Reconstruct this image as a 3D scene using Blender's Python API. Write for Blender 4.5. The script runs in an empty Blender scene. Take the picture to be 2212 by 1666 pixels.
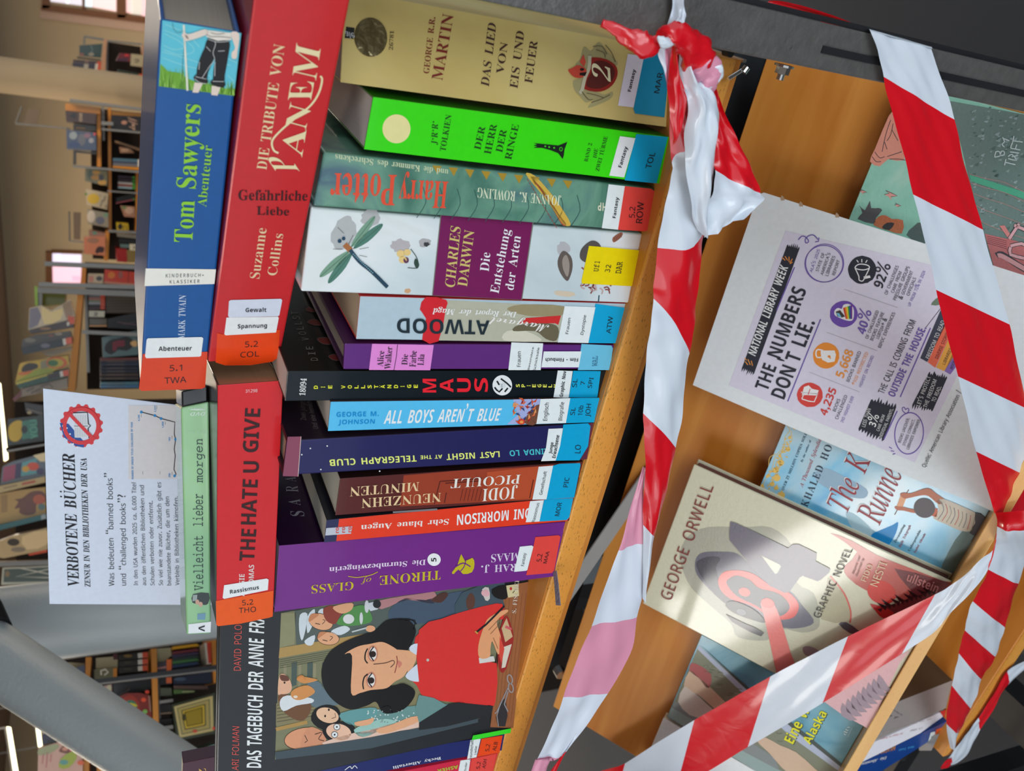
import bpy, bmesh, math, random
from mathutils import Vector, Matrix
from mathutils.geometry import tessellate_polygon

# ---------------------------------------------------------------- camera, world, lights, exposure
SC = bpy.context.scene
COL = SC.collection
F, CX, CY, CZ = 1821.0, 1106.0, 833.0, 1.45      # focal length in pixels of the 2212 x 1666 frame, eye height
M = Matrix(((.20742, -.8682, -.45079), (-.38758, -.49604, .777), (-.8982, .01355, -.43938)))
M = (M.to_quaternion().to_matrix())
cam_d = bpy.data.cameras.new('camera')
cam = bpy.data.objects.new('camera', cam_d)
COL.objects.link(cam)
R, U, B = M.col[0], -M.col[1], -M.col[2]
cam.matrix_world = Matrix(((R[0], U[0], B[0], 0), (R[1], U[1], B[1], 0), (R[2], U[2], B[2], CZ), (0, 0, 0, 1)))
cam_d.sensor_fit = 'HORIZONTAL'
cam_d.sensor_width = 36.0
cam_d.lens = F / 2212 * 36
cam_d.clip_start = .02
cam_d.clip_end = 60
cam_d.dof.use_dof = True
cam_d.dof.focus_distance = .62
cam_d.dof.aperture_fstop = 12.0
SC.camera = cam
SC.view_settings.view_transform = 'Standard'
SC.view_settings.look = 'None'
SC.view_settings.gamma = 1
SC.view_settings.use_curve_mapping = False
SC.view_settings.exposure = 0.1

wd = bpy.data.worlds.new('world')
SC.world = wd
wd.use_nodes = True
bg = wd.node_tree.nodes['Background']
bg.inputs[0].default_value = (.80, .90, 1.0, 1)
bg.inputs[1].default_value = .95

def area(name, loc, target, sx, sy, power, col):
    l = bpy.data.lights.new(name, 'AREA')
    l.shape = 'RECTANGLE'; l.size = sx; l.size_y = sy; l.energy = power; l.color = col
    o = bpy.data.objects.new(name, l)
    COL.objects.link(o)
    o.location = loc
    o.rotation_euler = (Vector(target) - Vector(loc)).to_track_quat('-Z', 'Y').to_euler()
    return o
# added daylight panels behind the camera, for key light and cover reflections
area('added_daylight', (1.6, -2.6, 2.05), (-.3, .5, 1.0), 2.6, 1.4, 62, (.86, .94, 1.0))
area('added_daylight', (-2.6, -2.2, 2.1), (-.3, .5, 1.0), 1.6, 1.2, 16, (.90, .95, 1.0))
# warm ceiling lamps of the library hall
for (lx, ly, lp) in ((-3.9, 2.2, 66), (-3.4, 5.2, 80), (-5.8, 3.2, 80), (-.6, 8.6, 110), (-4.6, 9.0, 130), (.4, 3.6, 40)):
    area('ceiling_and_sheen_lamp', (lx, ly, 2.45), (lx, ly, 0), 1.6, .3, lp, (1.0, .85, .66))
area('ceiling_and_sheen_lamp', (-1.75, -.85, 2.5), (-.5, .4, .7), 1.2, .35, 15, (1.0, .97, .92))  # added lamp, angled to throw a sheen on the cream graphic novel

# ---------------------------------------------------------------- geometry helpers (camera-centred metres, z up)
VT = [0.0, 0.0, 1.0]
def V(ox=0, oy=0, s=1.0):
    VT[0], VT[1], VT[2] = ox, oy, s
Z1 = (0, 0, .3361); Z2 = (0, 500, .3361); Z3 = (0, 1000, .3997)
Z4 = (440, 0, .3361); Z5 = (440, 500, .3361); Z6 = (440, 1000, .3997)
Z7 = (920, 0, .3361); Z8 = (920, 500, .3361); Z9 = (920, 1000, .3997)
ZA = (1400, 0, .3671); ZB = (1400, 500, .3671); ZC = (1400, 1000, .3998)

def ray(p):
    x, y = p[0] * VT[2] + VT[0], p[1] * VT[2] + VT[1]
    return (M @ Vector((x - CX, y - CY, F))).normalized()
def on_z(p, z):
    r = ray(p); return r * (z / r.z)
def on_y(p, y):
    r = ray(p); return r * (y / r.y)
class Pl:
    """a plane; at() gives the point of the plane seen in a given direction"""
    def __init__(s, p, n):
        s.p = Vector(p); s.n = Vector(n).normalized()
        if s.n.dot(s.p) > 0: s.n = -s.n
    def at(s, q, off=0.0):
        r = ray(q)
        return r * (s.p.dot(s.n) / r.dot(s.n)) + s.n * off
def ypl(y): return Pl((0, y, 0), (0, 1, 0))
TH = math.radians(37)
SN = Vector((0, -math.sin(TH), math.cos(TH))); SS = Vector((0, math.cos(TH), math.sin(TH)))
def bpl(c): return Pl(SN * -c, SN)
def farpl(px, d):
    VV = tuple(VT); V()
    r = ray(px); V(*VV)
    h = Vector((r.x, r.y, 0)).normalized()
    return Pl(h * d, h)

def lin(c):
    c = c / 255.0
    return c / 12.92 if c <= .04045 else ((c + .055) / 1.055) ** 2.4
KA = 1.18
def C(r, g, b, k=None):
    k = KA if k is None else k
    return (min(.93, lin(r) * k), min(.93, lin(g) * k), min(.93, lin(b) * k), 1)

# ---------------------------------------------------------------- materials
MATS = {}
def nt(m): return m.node_tree.nodes, m.node_tree.links
def base(name, rough=.5, spec=.5, coat=0.0, metal=0.0):
    m = bpy.data.materials.new(name); m.use_nodes = True
    b = m.node_tree.nodes['Principled BSDF']
    b.inputs['Roughness'].default_value = rough
    b.inputs['Specular IOR Level'].default_value = spec
    b.inputs['Coat Weight'].default_value = coat
    b.inputs['Coat Roughness'].default_value = .08
    b.inputs['Metallic'].default_value = metal
    return m, b
def print_mat(name, rough, coat, bump=0.0, bs=60):
    m, b = base(name, rough, .3, coat)
    N, L = nt(m)
    a = N.new('ShaderNodeAttribute'); a.attribute_name = 'Col'
    tc = N.new('ShaderNodeTexCoord')
    n = N.new('ShaderNodeTexNoise'); n.inputs['Scale'].default_value = 220; n.inputs['Detail'].default_value = 4
    L.new(tc.outputs['Object'], n.inputs['Vector'])
    mr = N.new('ShaderNodeMapRange'); mr.inputs['To Min'].default_value = .93; mr.inputs['To Max'].default_value = 1.05
    L.new(n.outputs['Fac'], mr.inputs['Value'])
    mx = N.new('ShaderNodeMix'); mx.data_type = 'RGBA'; mx.blend_type = 'MULTIPLY'; mx.inputs[0].default_value = 1
    L.new(a.outputs['Color'], mx.inputs[6]); L.new(mr.outputs[0], mx.inputs[7])
    L.new(mx.outputs[2], b.inputs['Base Color'])
    if bump:
        n2 = N.new('ShaderNodeTexNoise'); n2.inputs['Scale'].default_value = bs; n2.inputs['Detail'].default_value = 3
        L.new(tc.outputs['Object'], n2.inputs['Vector'])
        bp = N.new('ShaderNodeBump'); bp.inputs['Strength'].default_value = bump; bp.inputs['Distance'].default_value = .002
        L.new(n2.outputs['Fac'], bp.inputs['Height']); L.new(bp.outputs[0], b.inputs['Normal'])
    return m
GLOSS = print_mat('glossy_print', .34, .26, .12, 35)
SATIN = print_mat('satin_print', .45, .12, .08, 50)
MATTE = print_mat('matte_print', .72, 0)
FOIL = print_mat('foil_laminate', .34, 1.0, .22, 420)

def solid(name, col, rough=.5, coat=0.0, metal=0.0, bump=0.0, bs=80, vary=.1, vs=30):
    if name in MATS: return MATS[name]
    m, b = base(name, rough, .5, coat, metal)
    N, L = nt(m)
    tc = N.new('ShaderNodeTexCoord')
    n = N.new('ShaderNodeTexNoise'); n.inputs['Scale'].default_value = vs; n.inputs['Detail'].default_value = 5
    L.new(tc.outputs['Object'], n.inputs['Vector'])
    mx = N.new('ShaderNodeMix'); mx.data_type = 'RGBA'
    mx.inputs[6].default_value = tuple(min(1, c * (1 - vary)) for c in col[:3]) + (1,)
    mx.inputs[7].default_value = tuple(min(1, c * (1 + vary)) for c in col[:3]) + (1,)
    L.new(n.outputs['Fac'], mx.inputs[0]); L.new(mx.outputs[2], b.inputs['Base Color'])
    if bump:
        n2 = N.new('ShaderNodeTexNoise'); n2.inputs['Scale'].default_value = bs; n2.inputs['Detail'].default_value = 3
        L.new(tc.outputs['Object'], n2.inputs['Vector'])
        bp = N.new('ShaderNodeBump'); bp.inputs['Strength'].default_value = bump; bp.inputs['Distance'].default_value = .003
        L.new(n2.outputs['Fac'], bp.inputs['Height']); L.new(bp.outputs[0], b.inputs['Normal'])
    MATS[name] = m
    return m
def mottle(name, stops, scale=9, detail=6, rough=.3, coat=.5, dist=.6, stretch=(1, 1, 1), bump=.0):
    """blotchy painted cover: noise through a colour ramp"""
    m, b = base(name, rough, .5, coat)
    N, L = nt(m)
    tc = N.new('ShaderNodeTexCoord'); mp = N.new('ShaderNodeMapping')
    mp.inputs['Scale'].default_value = stretch
    L.new(tc.outputs['Object'], mp.inputs['Vector'])
    n = N.new('ShaderNodeTexNoise'); n.inputs['Scale'].default_value = scale; n.inputs['Detail'].default_value = detail
    n.inputs['Distortion'].default_value = dist
    L.new(mp.outputs[0], n.inputs['Vector'])
    r = N.new('ShaderNodeValToRGB')
    r.color_ramp.elements[0].position = stops[0][0]; r.color_ramp.elements[0].color = stops[0][1]
    r.color_ramp.elements[1].position = stops[-1][0]; r.color_ramp.elements[1].color = stops[-1][1]
    for p, c in stops[1:-1]:
        e = r.color_ramp.elements.new(p); e.color = c
    L.new(n.outputs['Fac'], r.inputs[0]); L.new(r.outputs[0], b.inputs['Base Color'])
    if bump:
        bp = N.new('ShaderNodeBump'); bp.inputs['Strength'].default_value = bump; bp.inputs['Distance'].default_value = .001
        n2 = N.new('ShaderNodeTexNoise'); n2.inputs['Scale'].default_value = 350
        L.new(tc.outputs['Object'], n2.inputs['Vector']); L.new(n2.outputs['Fac'], bp.inputs['Height']); L.new(bp.outputs[0], b.inputs['Normal'])
    return m
def wood(name, base_c, dark_c, fleck=.0, rough=.38, stretch=(1.2, 16, 16)):
    m, b = base(name, rough, .5, .12)
    b.inputs['Coat Roughness'].default_value = .25
    N, L = nt(m)
    tc = N.new('ShaderNodeTexCoord'); mp = N.new('ShaderNodeMapping'); mp.inputs['Scale'].default_value = stretch
    L.new(tc.outputs['Object'], mp.inputs['Vector'])
    n = N.new('ShaderNodeTexNoise'); n.inputs['Scale'].default_value = 2.2; n.inputs['Detail'].default_value = 6; n.inputs['Distortion'].default_value = .5
    L.new(mp.outputs[0], n.inputs['Vector'])
    r = N.new('ShaderNodeValToRGB'); r.color_ramp.elements[0].position = .3; r.color_ramp.elements[0].color = dark_c
    r.color_ramp.elements[1].position = .66; r.color_ramp.elements[1].color = base_c
    L.new(n.outputs['Fac'], r.inputs[0])
    out = r.outputs[0]
    if fleck:
        mp2 = N.new('ShaderNodeMapping'); mp2.inputs['Scale'].default_value = (240, 1300, 1300)
        L.new(tc.outputs['Object'], mp2.inputs['Vector'])
        n2 = N.new('ShaderNodeTexNoise'); n2.inputs['Scale'].default_value = 1; n2.inputs['Detail'].default_value = 1
        L.new(mp2.outputs[0], n2.inputs['Vector'])
        mr = N.new('ShaderNodeMapRange'); mr.inputs['From Min'].default_value = .645; mr.inputs['From Max'].default_value = .70
        mr.inputs['To Min'].default_value = 0; mr.inputs['To Max'].default_value = fleck
        L.new(n2.outputs['Fac'], mr.inputs['Value'])
        mx = N.new('ShaderNodeMix'); mx.data_type = 'RGBA'; mx.inputs[7].default_value = tuple(c * .35 for c in dark_c[:3]) + (1,)
        L.new(mr.outputs[0], mx.inputs[0]); L.new(out, mx.inputs[6]); out = mx.outputs[2]
    L.new(out, b.inputs['Base Color'])
    return m
WOOD = wood('beech_board', C(205, 138, 62), C(184, 112, 38))
WOODF = wood('beech_edge', C(226, 158, 70), C(204, 136, 52), .8, .42)
WOODL = wood('lit_beech_ledge', C(236, 186, 116), C(222, 166, 96), .2, .3)  # paler than the board: up-facing brightness put into the wood colour
PAGES = None
def pages_mat():
    m, b = base('page_edges', .85, .2)
    N, L = nt(m)
    a = N.new('ShaderNodeAttribute'); a.attribute_name = 'Col'
    uv = N.new('ShaderNodeUVMap')
    mp = N.new('ShaderNodeMapping'); mp.inputs['Scale'].default_value = (55, 1.5, 1)
    L.new(uv.outputs[0], mp.inputs['Vector'])
    n = N.new('ShaderNodeTexNoise'); n.inputs['Scale'].default_value = 1; n.inputs['Detail'].default_value = 3
    L.new(mp.outputs[0], n.inputs['Vector'])
    mr = N.new('ShaderNodeMapRange'); mr.inputs['To Min'].default_value = .82; mr.inputs['To Max'].default_value = 1.1
    L.new(n.outputs['Fac'], mr.inputs['Value'])
    mx = N.new('ShaderNodeMix'); mx.data_type = 'RGBA'; mx.blend_type = 'MULTIPLY'; mx.inputs[0].default_value = 1
    L.new(a.outputs['Color'], mx.inputs[6]); L.new(mr.outputs[0], mx.inputs[7])
    L.new(mx.outputs[2], b.inputs['Base Color'])
    return m
PAGES = pages_mat()

# ---------------------------------------------------------------- glyphs from the built-in font (letters cached as flat meshes)
GL = {}
STY = {'n': None, 'b': (0x1D400, 0x1D41A, 0x1D7CE), 'i': (0x1D434, 0x1D44E, 0x1D7CE), 'bi': (0x1D468, 0x1D482, 0x1D7CE),
       's': (0x1D400, 0x1D41A, 0x1D7CE), 'a': (0x1D5A0, 0x1D5BA, 0x1D7E2), 'A': (0x1D5D4, 0x1D5EE, 0x1D7EC),
       'ai': (0x1D608, 0x1D622, 0x1D7E2), 'Ai': (0x1D63C, 0x1D656, 0x1D7EC), 'm': (0x1D670, 0x1D68A, 0x1D7F6),
       'c': (0x1D4D0, 0x1D4EA, 0x1D7CE)}
def mapch(ch, st):
    t = STY[st]
    if t is None: return ch
    if 'A' <= ch <= 'Z': return chr(t[0] + ord(ch) - 65)
    if 'a' <= ch <= 'z':
        if st == 'i' and ch == 'h': return '\u210e'
        return chr(t[1] + ord(ch) - 97)
    if '0' <= ch <= '9': return chr(t[2] + ord(ch) - 48)
    return ch
_fc = bpy.data.curves.new('glyph_source', 'FONT'); _fc.resolution_u = 3
_fo = bpy.data.objects.new('glyph_source', _fc); COL.objects.link(_fo)
CHARS = 'ABCDEFGHIJKLMNOPQRSTUVWXYZabcdefghijklmnopqrstuvwxyz0123456789.,-:?&%+/\'\u2019\u201c\u201d\u00b7\u00df'
_fc.space_line = 4.0
_F0 = _fc.font
try:      # the mathematical alphabets (serif, italic, mono ...) of Blender's own font set, reached directly because the automatic fall-back to it is slow
    _F1 = bpy.data.fonts.load(bpy.utils.system_resource('DATAFILES', path='fonts') + '/NotoSansMath-Regular.woff2')
except Exception:
    _F1 = _F0
def _lines(items):
    """every string of items on a line of its own, converted in one go, split by height"""
    _fc.body = '\n'.join(items)
    me = bpy.data.meshes.new_from_object(_fo)
    co = [0.0] * (3 * len(me.vertices)); me.vertices.foreach_get('co', co)
    LH = 4.0; row = [int(round(-(co[3 * i + 1] - .3) / LH)) for i in range(len(me.vertices))]
    out = [([], []) for _ in items]; idx = {}
    for i, r in enumerate(row):
        idx[i] = len(out[r][0]); out[r][0].append((co[3 * i], co[3 * i + 1] + r * LH))
    for p in me.polygons:
        v = p.vertices; out[row[v[0]]][1].append(tuple(idx[k] for k in v))
    bpy.data.meshes.remove(me)
    return out
_RAW = {}
def raw(st):
    if st not in _RAW:
        m = [mapch(c, st) for c in CHARS]
        _fc.offset = -.0045 if st == 's' else 0
        _fc.font = _F0 if st == 'n' else _F1
        g = _lines(m); _fc.offset = 0
        H = mapch('H', st); h = _lines([H + H] + [H + c + H for c in m])
        wd_ = [max(v[0] for v in q[0]) - min(v[0] for v in q[0]) for q in h]
        _RAW[st] = {c: (g[i][0], g[i][1], wd_[i + 1] - wd_[0]) for i, c in enumerate(CHARS)}
    return _RAW[st]
UML = {'Ä': 'A', 'Ö': 'O', 'Ü': 'U', 'ä': 'a', 'ö': 'o', 'ü': 'u'}
def glyph(ch, st):
    k = (ch, st)
    if k in GL: return GL[k]
    if ch == ' ':
        GL[k] = ([], [], .3 if st != 'm' else .6); return GL[k]
    if ch in UML:
        vs, fs, adv = glyph(UML[ch], st)
        vs = list(vs); fs = list(fs)
        xm = (min(v[0] for v in vs) + max(v[0] for v in vs)) / 2; top = max(v[1] for v in vs) + .07
        for dx in (-.13, .13):
            i = len(vs); r = .042
            vs += [(xm + dx + r * math.cos(a * math.pi / 4), top + r + r * math.sin(a * math.pi / 4)) for a in range(8)]
            fs.append(tuple(range(i, i + 8)))
        GL[k] = (vs, fs, adv); return GL[k]
    GL[k] = raw(st if ch.isalnum() and ch != '\u00df' else 'n')[ch]
    return GL[k]
CAP = {}

def caph(st):
    if st not in CAP: CAP[st] = max(v[1] for v in glyph('H', st)[0])
    return CAP[st]
def layout(s, st, track=0.0):
    x = 0; vs = []; fs = []
    for ch in s:
        gv, gf, adv = glyph(ch, st)
        i = len(vs)
        vs += [(x + a, b) for a, b in gv]; fs += [tuple(j + i for j in f) for f in gf]
        x += adv + track
    x0 = min(v[0] for v in vs); x1 = max(v[0] for v in vs); h = caph(st)
    return [((a - x0) / (x1 - x0), b / h) for a, b in vs], fs

def spline(pts, n=4, closed=False):
    out = []; k = len(pts)
    rng = range(k) if closed else range(k - 1)
    for i in rng:
        if closed: p = [pts[(i + j - 1) % k] for j in range(4)]
        else: p = [pts[max(0, i - 1)], pts[i], pts[i + 1], pts[min(k - 1, i + 2)]]
        for t in range(n):
            t /= n
            out.append(tuple(.5 * ((2 * p[1][d]) + (-p[0][d] + p[2][d]) * t + (2 * p[0][d] - 5 * p[1][d] + 4 * p[2][d] - p[3][d]) * t * t + (-p[0][d] + 3 * p[1][d] - 3 * p[2][d] + p[3][d]) * t ** 3) for d in range(len(pts[0]))))
    if not closed: out.append(tuple(pts[-1]))
    return out

# ---------------------------------------------------------------- part builder
LV = .00009
class Pt:
    def __init__(s): s.v = []; s.f = []; s.c = []; s.uv = []
    def face(s, idx, col): s.f.append(tuple(idx)); s.c.append(col)
    def poly(s, pl, pts, col, lv=1, sm=0):
        if sm: pts = spline(pts, sm, True)
        q = [pl.at(p, LV * lv) for p in pts]
        if len(q) > 4 or sm:
            w = (q[1] - q[0]).cross(q[2] - q[0])
            ax = pl.n.orthogonal().normalized(); ay = pl.n.cross(ax)
            tri = tessellate_polygon([[Vector((p.dot(ax), p.dot(ay), 0)) for p in q]])
        else: tri = [tuple(range(len(q)))]
        i = len(s.v); s.v += q
        for t in tri: s.face([i + j for j in t], col)
    def line(s, pl, pts, w, col, lv=2, sm=0, closed=False):
        if sm: pts = spline(pts, sm, closed)
        if closed and not sm: pts = list(pts) + [pts[0]]
        elif closed: pts = list(pts) + [pts[0]]
        k = len(pts); L = []; Rr = []
        for i, p in enumerate(pts):
            a = pts[max(0, i - 1)]; b = pts[min(k - 1, i + 1)]
            if closed and i in (0, k - 1): a, b = pts[-2], pts[1]
            dx, dy = b[0] - a[0], b[1] - a[1]; l = math.hypot(dx, dy) or 1
            nx, ny = -dy / l * w / 2, dx / l * w / 2
            L.append(pl.at((p[0] + nx, p[1] + ny), LV * lv)); Rr.append(pl.at((p[0] - nx, p[1] - ny), LV * lv))
        i = len(s.v); s.v += L + Rr
        for j in range(k - 1): s.face([i + j, i + j + 1, i + k + j + 1, i + k + j], col)
    def ell(s, pl, c, rx, ry, col, lv=1, ang=0, n=28, rough=0):
        rnd = random.Random(int(c[0] * 7 + c[1]))
        pts = []
        for i in range(n):
            a = 2 * math.pi * i / n; k = 1 + rough * (rnd.random() - .5)
            x, y = rx * math.cos(a) * k, ry * math.sin(a) * k
            pts.append((c[0] + x * math.cos(ang) - y * math.sin(ang), c[1] + x * math.sin(ang) + y * math.cos(ang)))
        s.poly(pl, pts, col, lv)
    def ring(s, pl, c, rx, ry, w, col, lv=2, ang=0, n=36):
        s.line(pl, [(c[0] + rx * math.cos(2 * math.pi * i / n) * math.cos(ang) - ry * math.sin(2 * math.pi * i / n) * math.sin(ang),
                     c[1] + rx * math.cos(2 * math.pi * i / n) * math.sin(ang) + ry * math.sin(2 * math.pi * i / n) * math.cos(ang)) for i in range(n)], w, col, lv, 0, True)
    def text(s, pl, t, A, Bp, Cp, st, col, lv=3, track=0.0):
        vs, fs = layout(t, st, track)
        a = pl.at(A, LV * lv); u = pl.at(Bp, LV * lv) - a; w = pl.at(Cp, LV * lv) - a
        i = len(s.v); s.v += [a + u * x + w * y for x, y in vs]
        for f in fs: s.face([i + j for j in f], col)
    def hexa(s, P, col, cols=None):
        """P: eight corners, index a*4+u*2+d"""
        i = len(s.v); s.v += [Vector(p) for p in P]
        Q = ((0, 2, 6, 4), (1, 5, 7, 3), (0, 1, 3, 2), (4, 6, 7, 5), (0, 4, 5, 1), (2, 3, 7, 6))
        for n, q in enumerate(Q): s.face([i + j for j in q], cols[n] if cols else col)
    def build(s, name, mat, parent=None, label=None, bevel=0, smooth=False, seg=2):
        me = bpy.data.meshes.new(name)
        me.from_pydata([(v[0], v[1], v[2] + CZ) for v in s.v], [], s.f)
        if s.c and s.c[0] is not None:
            at = me.color_attributes.new('Col', 'FLOAT_COLOR', 'CORNER')
            buf = []
            for p in me.polygons: buf += list(s.c[p.index]) * p.loop_total
            at.data.foreach_set('color', buf)
        if s.uv:
            uvl = me.uv_layers.new(name='UVMap'); buf = []
            for p in me.polygons:
                for vi in p.vertices: buf += list(s.uv[vi])
            uvl.data.foreach_set('uv', buf)
        me.materials.append(mat)
        if smooth:
            me.polygons.foreach_set('use_smooth', [True] * len(me.polygons))
        me.update()
        o = bpy.data.objects.new(name, me); COL.objects.link(o)
        if parent is not None: o.parent = parent; o.matrix_parent_inverse = Matrix.Translation(-parent.location) if parent.type == 'EMPTY' else Matrix()
        if label: o['label'] = label
        if bevel:
            b = o.modifiers.new('bevel', 'BEVEL'); b.width = bevel; b.segments = seg; b.limit_method = 'ANGLE'
        return o
def thing(name, label, cat, loc, group=None):
    o = bpy.data.objects.new(name, None); COL.objects.link(o)
    o.location = (loc[0], loc[1], loc[2] + CZ)
    o.empty_display_size = .05
    o['label'] = label; o['category'] = cat
    if group: o['group'] = group
    return o
def tag(o, label, cat, group=None, kind=None):
    o['label'] = label; o['category'] = cat
    if group: o['group'] = group
    if kind: o['kind'] = kind
    return o
def struct(o, label=None):
    o['kind'] = 'structure'
    if label: o['label'] = label
    return o
def tri8(c8, a, u, d):
    """point inside an eight-cornered block at fractions a (across), u (up), d (deep)"""
    r = Vector((0, 0, 0))
    for i in (0, 1):
        for j in (0, 1):
            for k in (0, 1):
                r += c8[i * 4 + j * 2 + k] * ((a if i else 1 - a) * (u if j else 1 - u) * (d if k else 1 - d))
    return r
def sub8(c8, a0, a1, u0, u1, d0, d1):
    return [tri8(c8, a, u, d) for a in (a0, a1) for u in (u0, u1) for d in (d0, d1)]
def box8(x0, x1, y0, y1, z0, z1):
    return [Vector((x, y, z)) for x in (x0, x1) for z in (z0, z1) for y in (y0, y1)]

CREAM = C(226, 220, 200)
class Book:
    """spine at d=0, fore-edge at d=1, thickness along a, height along u"""
    def __init__(s, label, c8, mat, col, page=CREAM, hard=False, group=None, side=None, ends=None, name='book', inset=None):
        s.c8 = c8
        s.o = thing(name, label, 'book', (c8[0] + c8[4] + c8[1] + c8[5]) / 4, group)
        ta = (c8[4] - c8[0]).length; tu = (c8[2] - c8[0]).length; td = (c8[1] - c8[0]).length
        ct = .0024 if hard else .0009
        ov = (.003 if hard else .0004) if inset is None else inset
        a, d = ct / ta, ct / td; oa, ou, od = (ct + .0001) / ta, ov / tu, ov / td
        p = Pt(); sc = side or col
        i0 = len(p.v)
        # a c-shaped shell: outline in the a-d plane, swept along u
        prof = [(0, 1), (0, 0), (1, 0), (1, 1), (1 - a, 1), (1 - a, d), (a, d), (a, 1)]
        for u in (0, 1): p.v += [tri8(c8, x, u, y) for x, y in prof]
        for k in range(8):
            n = (k + 1) % 8
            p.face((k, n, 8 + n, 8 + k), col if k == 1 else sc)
        for lo in (0, 8):
            for q in ((0, 1, 6, 7), (1, 2, 5, 6), (2, 3, 4, 5)):
                p.face([lo + j for j in (q if lo else q[::-1])], sc)
        s.cover = p.build('cover', mat, s.o, bevel=.0011 if hard else .0006)
        g = Pt(); P8 = sub8(c8, oa, 1 - oa, ou, 1 - ou, d * 1.05, 1 - od)
        g.hexa(P8, page)
        g.uv = [(x, y) for x in (0, 1) for u in (0, 1) for y in (0, 1)]
        s.pg = g.build('page_block', PAGES, s.o)
        s.pl = Pl(c8[0], (c8[4] - c8[0]).cross(c8[2] - c8[0]))            # spine plane
        s.right = Pl(c8[4], (c8[5] - c8[4]).cross(c8[6] - c8[4]))         # cover on the right
    def part(s, name, mat, fn, label=None, parent=None):
        p = Pt(); fn(p); o = p.build(name, mat, parent or s.o, label); return o
def spine_c8(TL, TR, BR, BL, zb, depth, dvec=None, perp=False):
    bl, br = on_z(BL, zb), on_z(BR, zb)
    pl = Pl(bl, (br - bl).cross(Vector((0, 0, 1))))
    tl, tr = pl.at(TL), pl.at(TR)
    d = Vector((0, 1, 0))
    if perp: d = -pl.n
    if dvec: d = Vector(dvec).normalized()
    d = d * depth
    return [bl, bl + d, tl, tl + d, br, br + d, tr, tr + d]
def lay(c):
    """the same block as a lying book: thickness is upwards"""
    return [c[0], c[1], c[4], c[5], c[2], c[3], c[6], c[7]]
def quadlabel(p, pl, pts, col, lv=4): p.poly(pl, pts, col, lv)
def sticker(bk, pts, col, lines, mat=SATIN, tcol=None, st='a', lab=None, pl=None, lv=5):
    """paper label with its lettering: lines = [(text, A, B, C)]"""
    pl = pl or bk.pl
    p = Pt(); p.poly(pl, pts, col, lv, 0)
    o = p.build('sticker', mat, bk.o, lab)
    if lines:
        q = Pt()
        for l in lines: q.text(pl, l[0], l[1], l[2], l[3], l[4] if len(l) > 4 else st, tcol or C(30, 30, 35), lv + 3)
        q.build('lettering', mat, o)
    return o
# ---------------------------------------------------------------- room shell
def boxobj(name, x0, x1, y0, y1, z0, z1, mat, parent=None, label=None, bevel=0, col=None):
    p = Pt(); p.hexa(box8(x0, x1, y0, y1, z0, z1), col)
    return p.build(name, mat, parent, label, bevel)
CARPET = solid('charcoal_carpet', C(60, 63, 70), .95, bump=.9, bs=900, vary=.55, vs=700)
WALLM = solid('cream_plaster', C(172, 152, 122), .9, vary=.06, vs=2)
CEILM = solid('grey_plaster', C(140, 120, 104), .9, vary=.08, vs=2)
FL = -CZ
struct(boxobj('floor', -10, 4, -4, 12, FL - .1, FL, CARPET))
struct(boxobj('ceiling', -10, 4, -4, 12, 1.1, 1.2, CEILM))
struct(boxobj('wall_back', -10, 4, 12, 12.2, FL, 1.1, WALLM))
struct(boxobj('wall_left', -10.2, -10, -4, 12, FL, 1.1, WALLM))

# ---------------------------------------------------------------- trolley
STEEL = solid('brushed_dark_steel', (.20, .19, .18, 1), .40, metal=.6, bump=.15, bs=300, vary=.25, vs=120)
BLACK = solid('black_powder_coat', (.012, .012, .014, 1), .5, vary=.3)
SLATE = solid('slate_board', (.016, .021, .026, 1), .8, vary=.3, vs=14)
ZINC = solid('zinc_plated_steel', (.62, .62, .60, 1), .28, metal=1.0, vary=.15)
GREYM = solid('grey_painted_steel', (.36, .35, .33, 1), .5, vary=.1)
V()
T = thing('display_trolley', 'beech and dark steel display trolley holding the banned books behind barrier tape', 'trolley', (-.45, .6, FL))
ZS, YS = -.322, .434
XR, XL = -.030, -.905
boxobj('top_shelf', XL, XR, YS, .90, ZS - .0215, ZS, WOODF, T, 'beech shelf board with flecked front edge', .0012)
boxobj('edge_strip', XL, XR, YS + .0035, .46, ZS - .0275, ZS - .0216, WOOD, T)
def fleck_top():
    p = Pt(); p.hexa(box8(XL + .001, XR - .001, YS + .003, .899, ZS, ZS + .0004), None)
    p.build('shelf_top', WOOD, T)
fleck_top()
# sloping display board with its ledge
def slope_box(name, x0, x1, s0, s1, c0, c1, mat, bevel=.0008, parent=T):
    P = [SN * -c + SS * s_ + Vector((x, 0, 0)) for x in (x0, x1) for s_ in (s0, s1) for c in (c0, c1)]
    p = Pt(); p.hexa(P, None); return p.build(name, mat, parent, None, bevel)
CB = .862
V()
sTop = bpl(CB).at((1400, 903)).dot(SS)
sIn = bpl(.836).at((1975, 1385)).dot(SS)
xBL = bpl(CB).at((1197, 1528)).x
slope_box('display_board', xBL, -.0305, sIn - .012, sTop, CB, CB + .018, WOOD)
slope_box('ledge', xBL, -.0305, sIn - .012, sIn, .8165, CB, WOODL)
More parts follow.
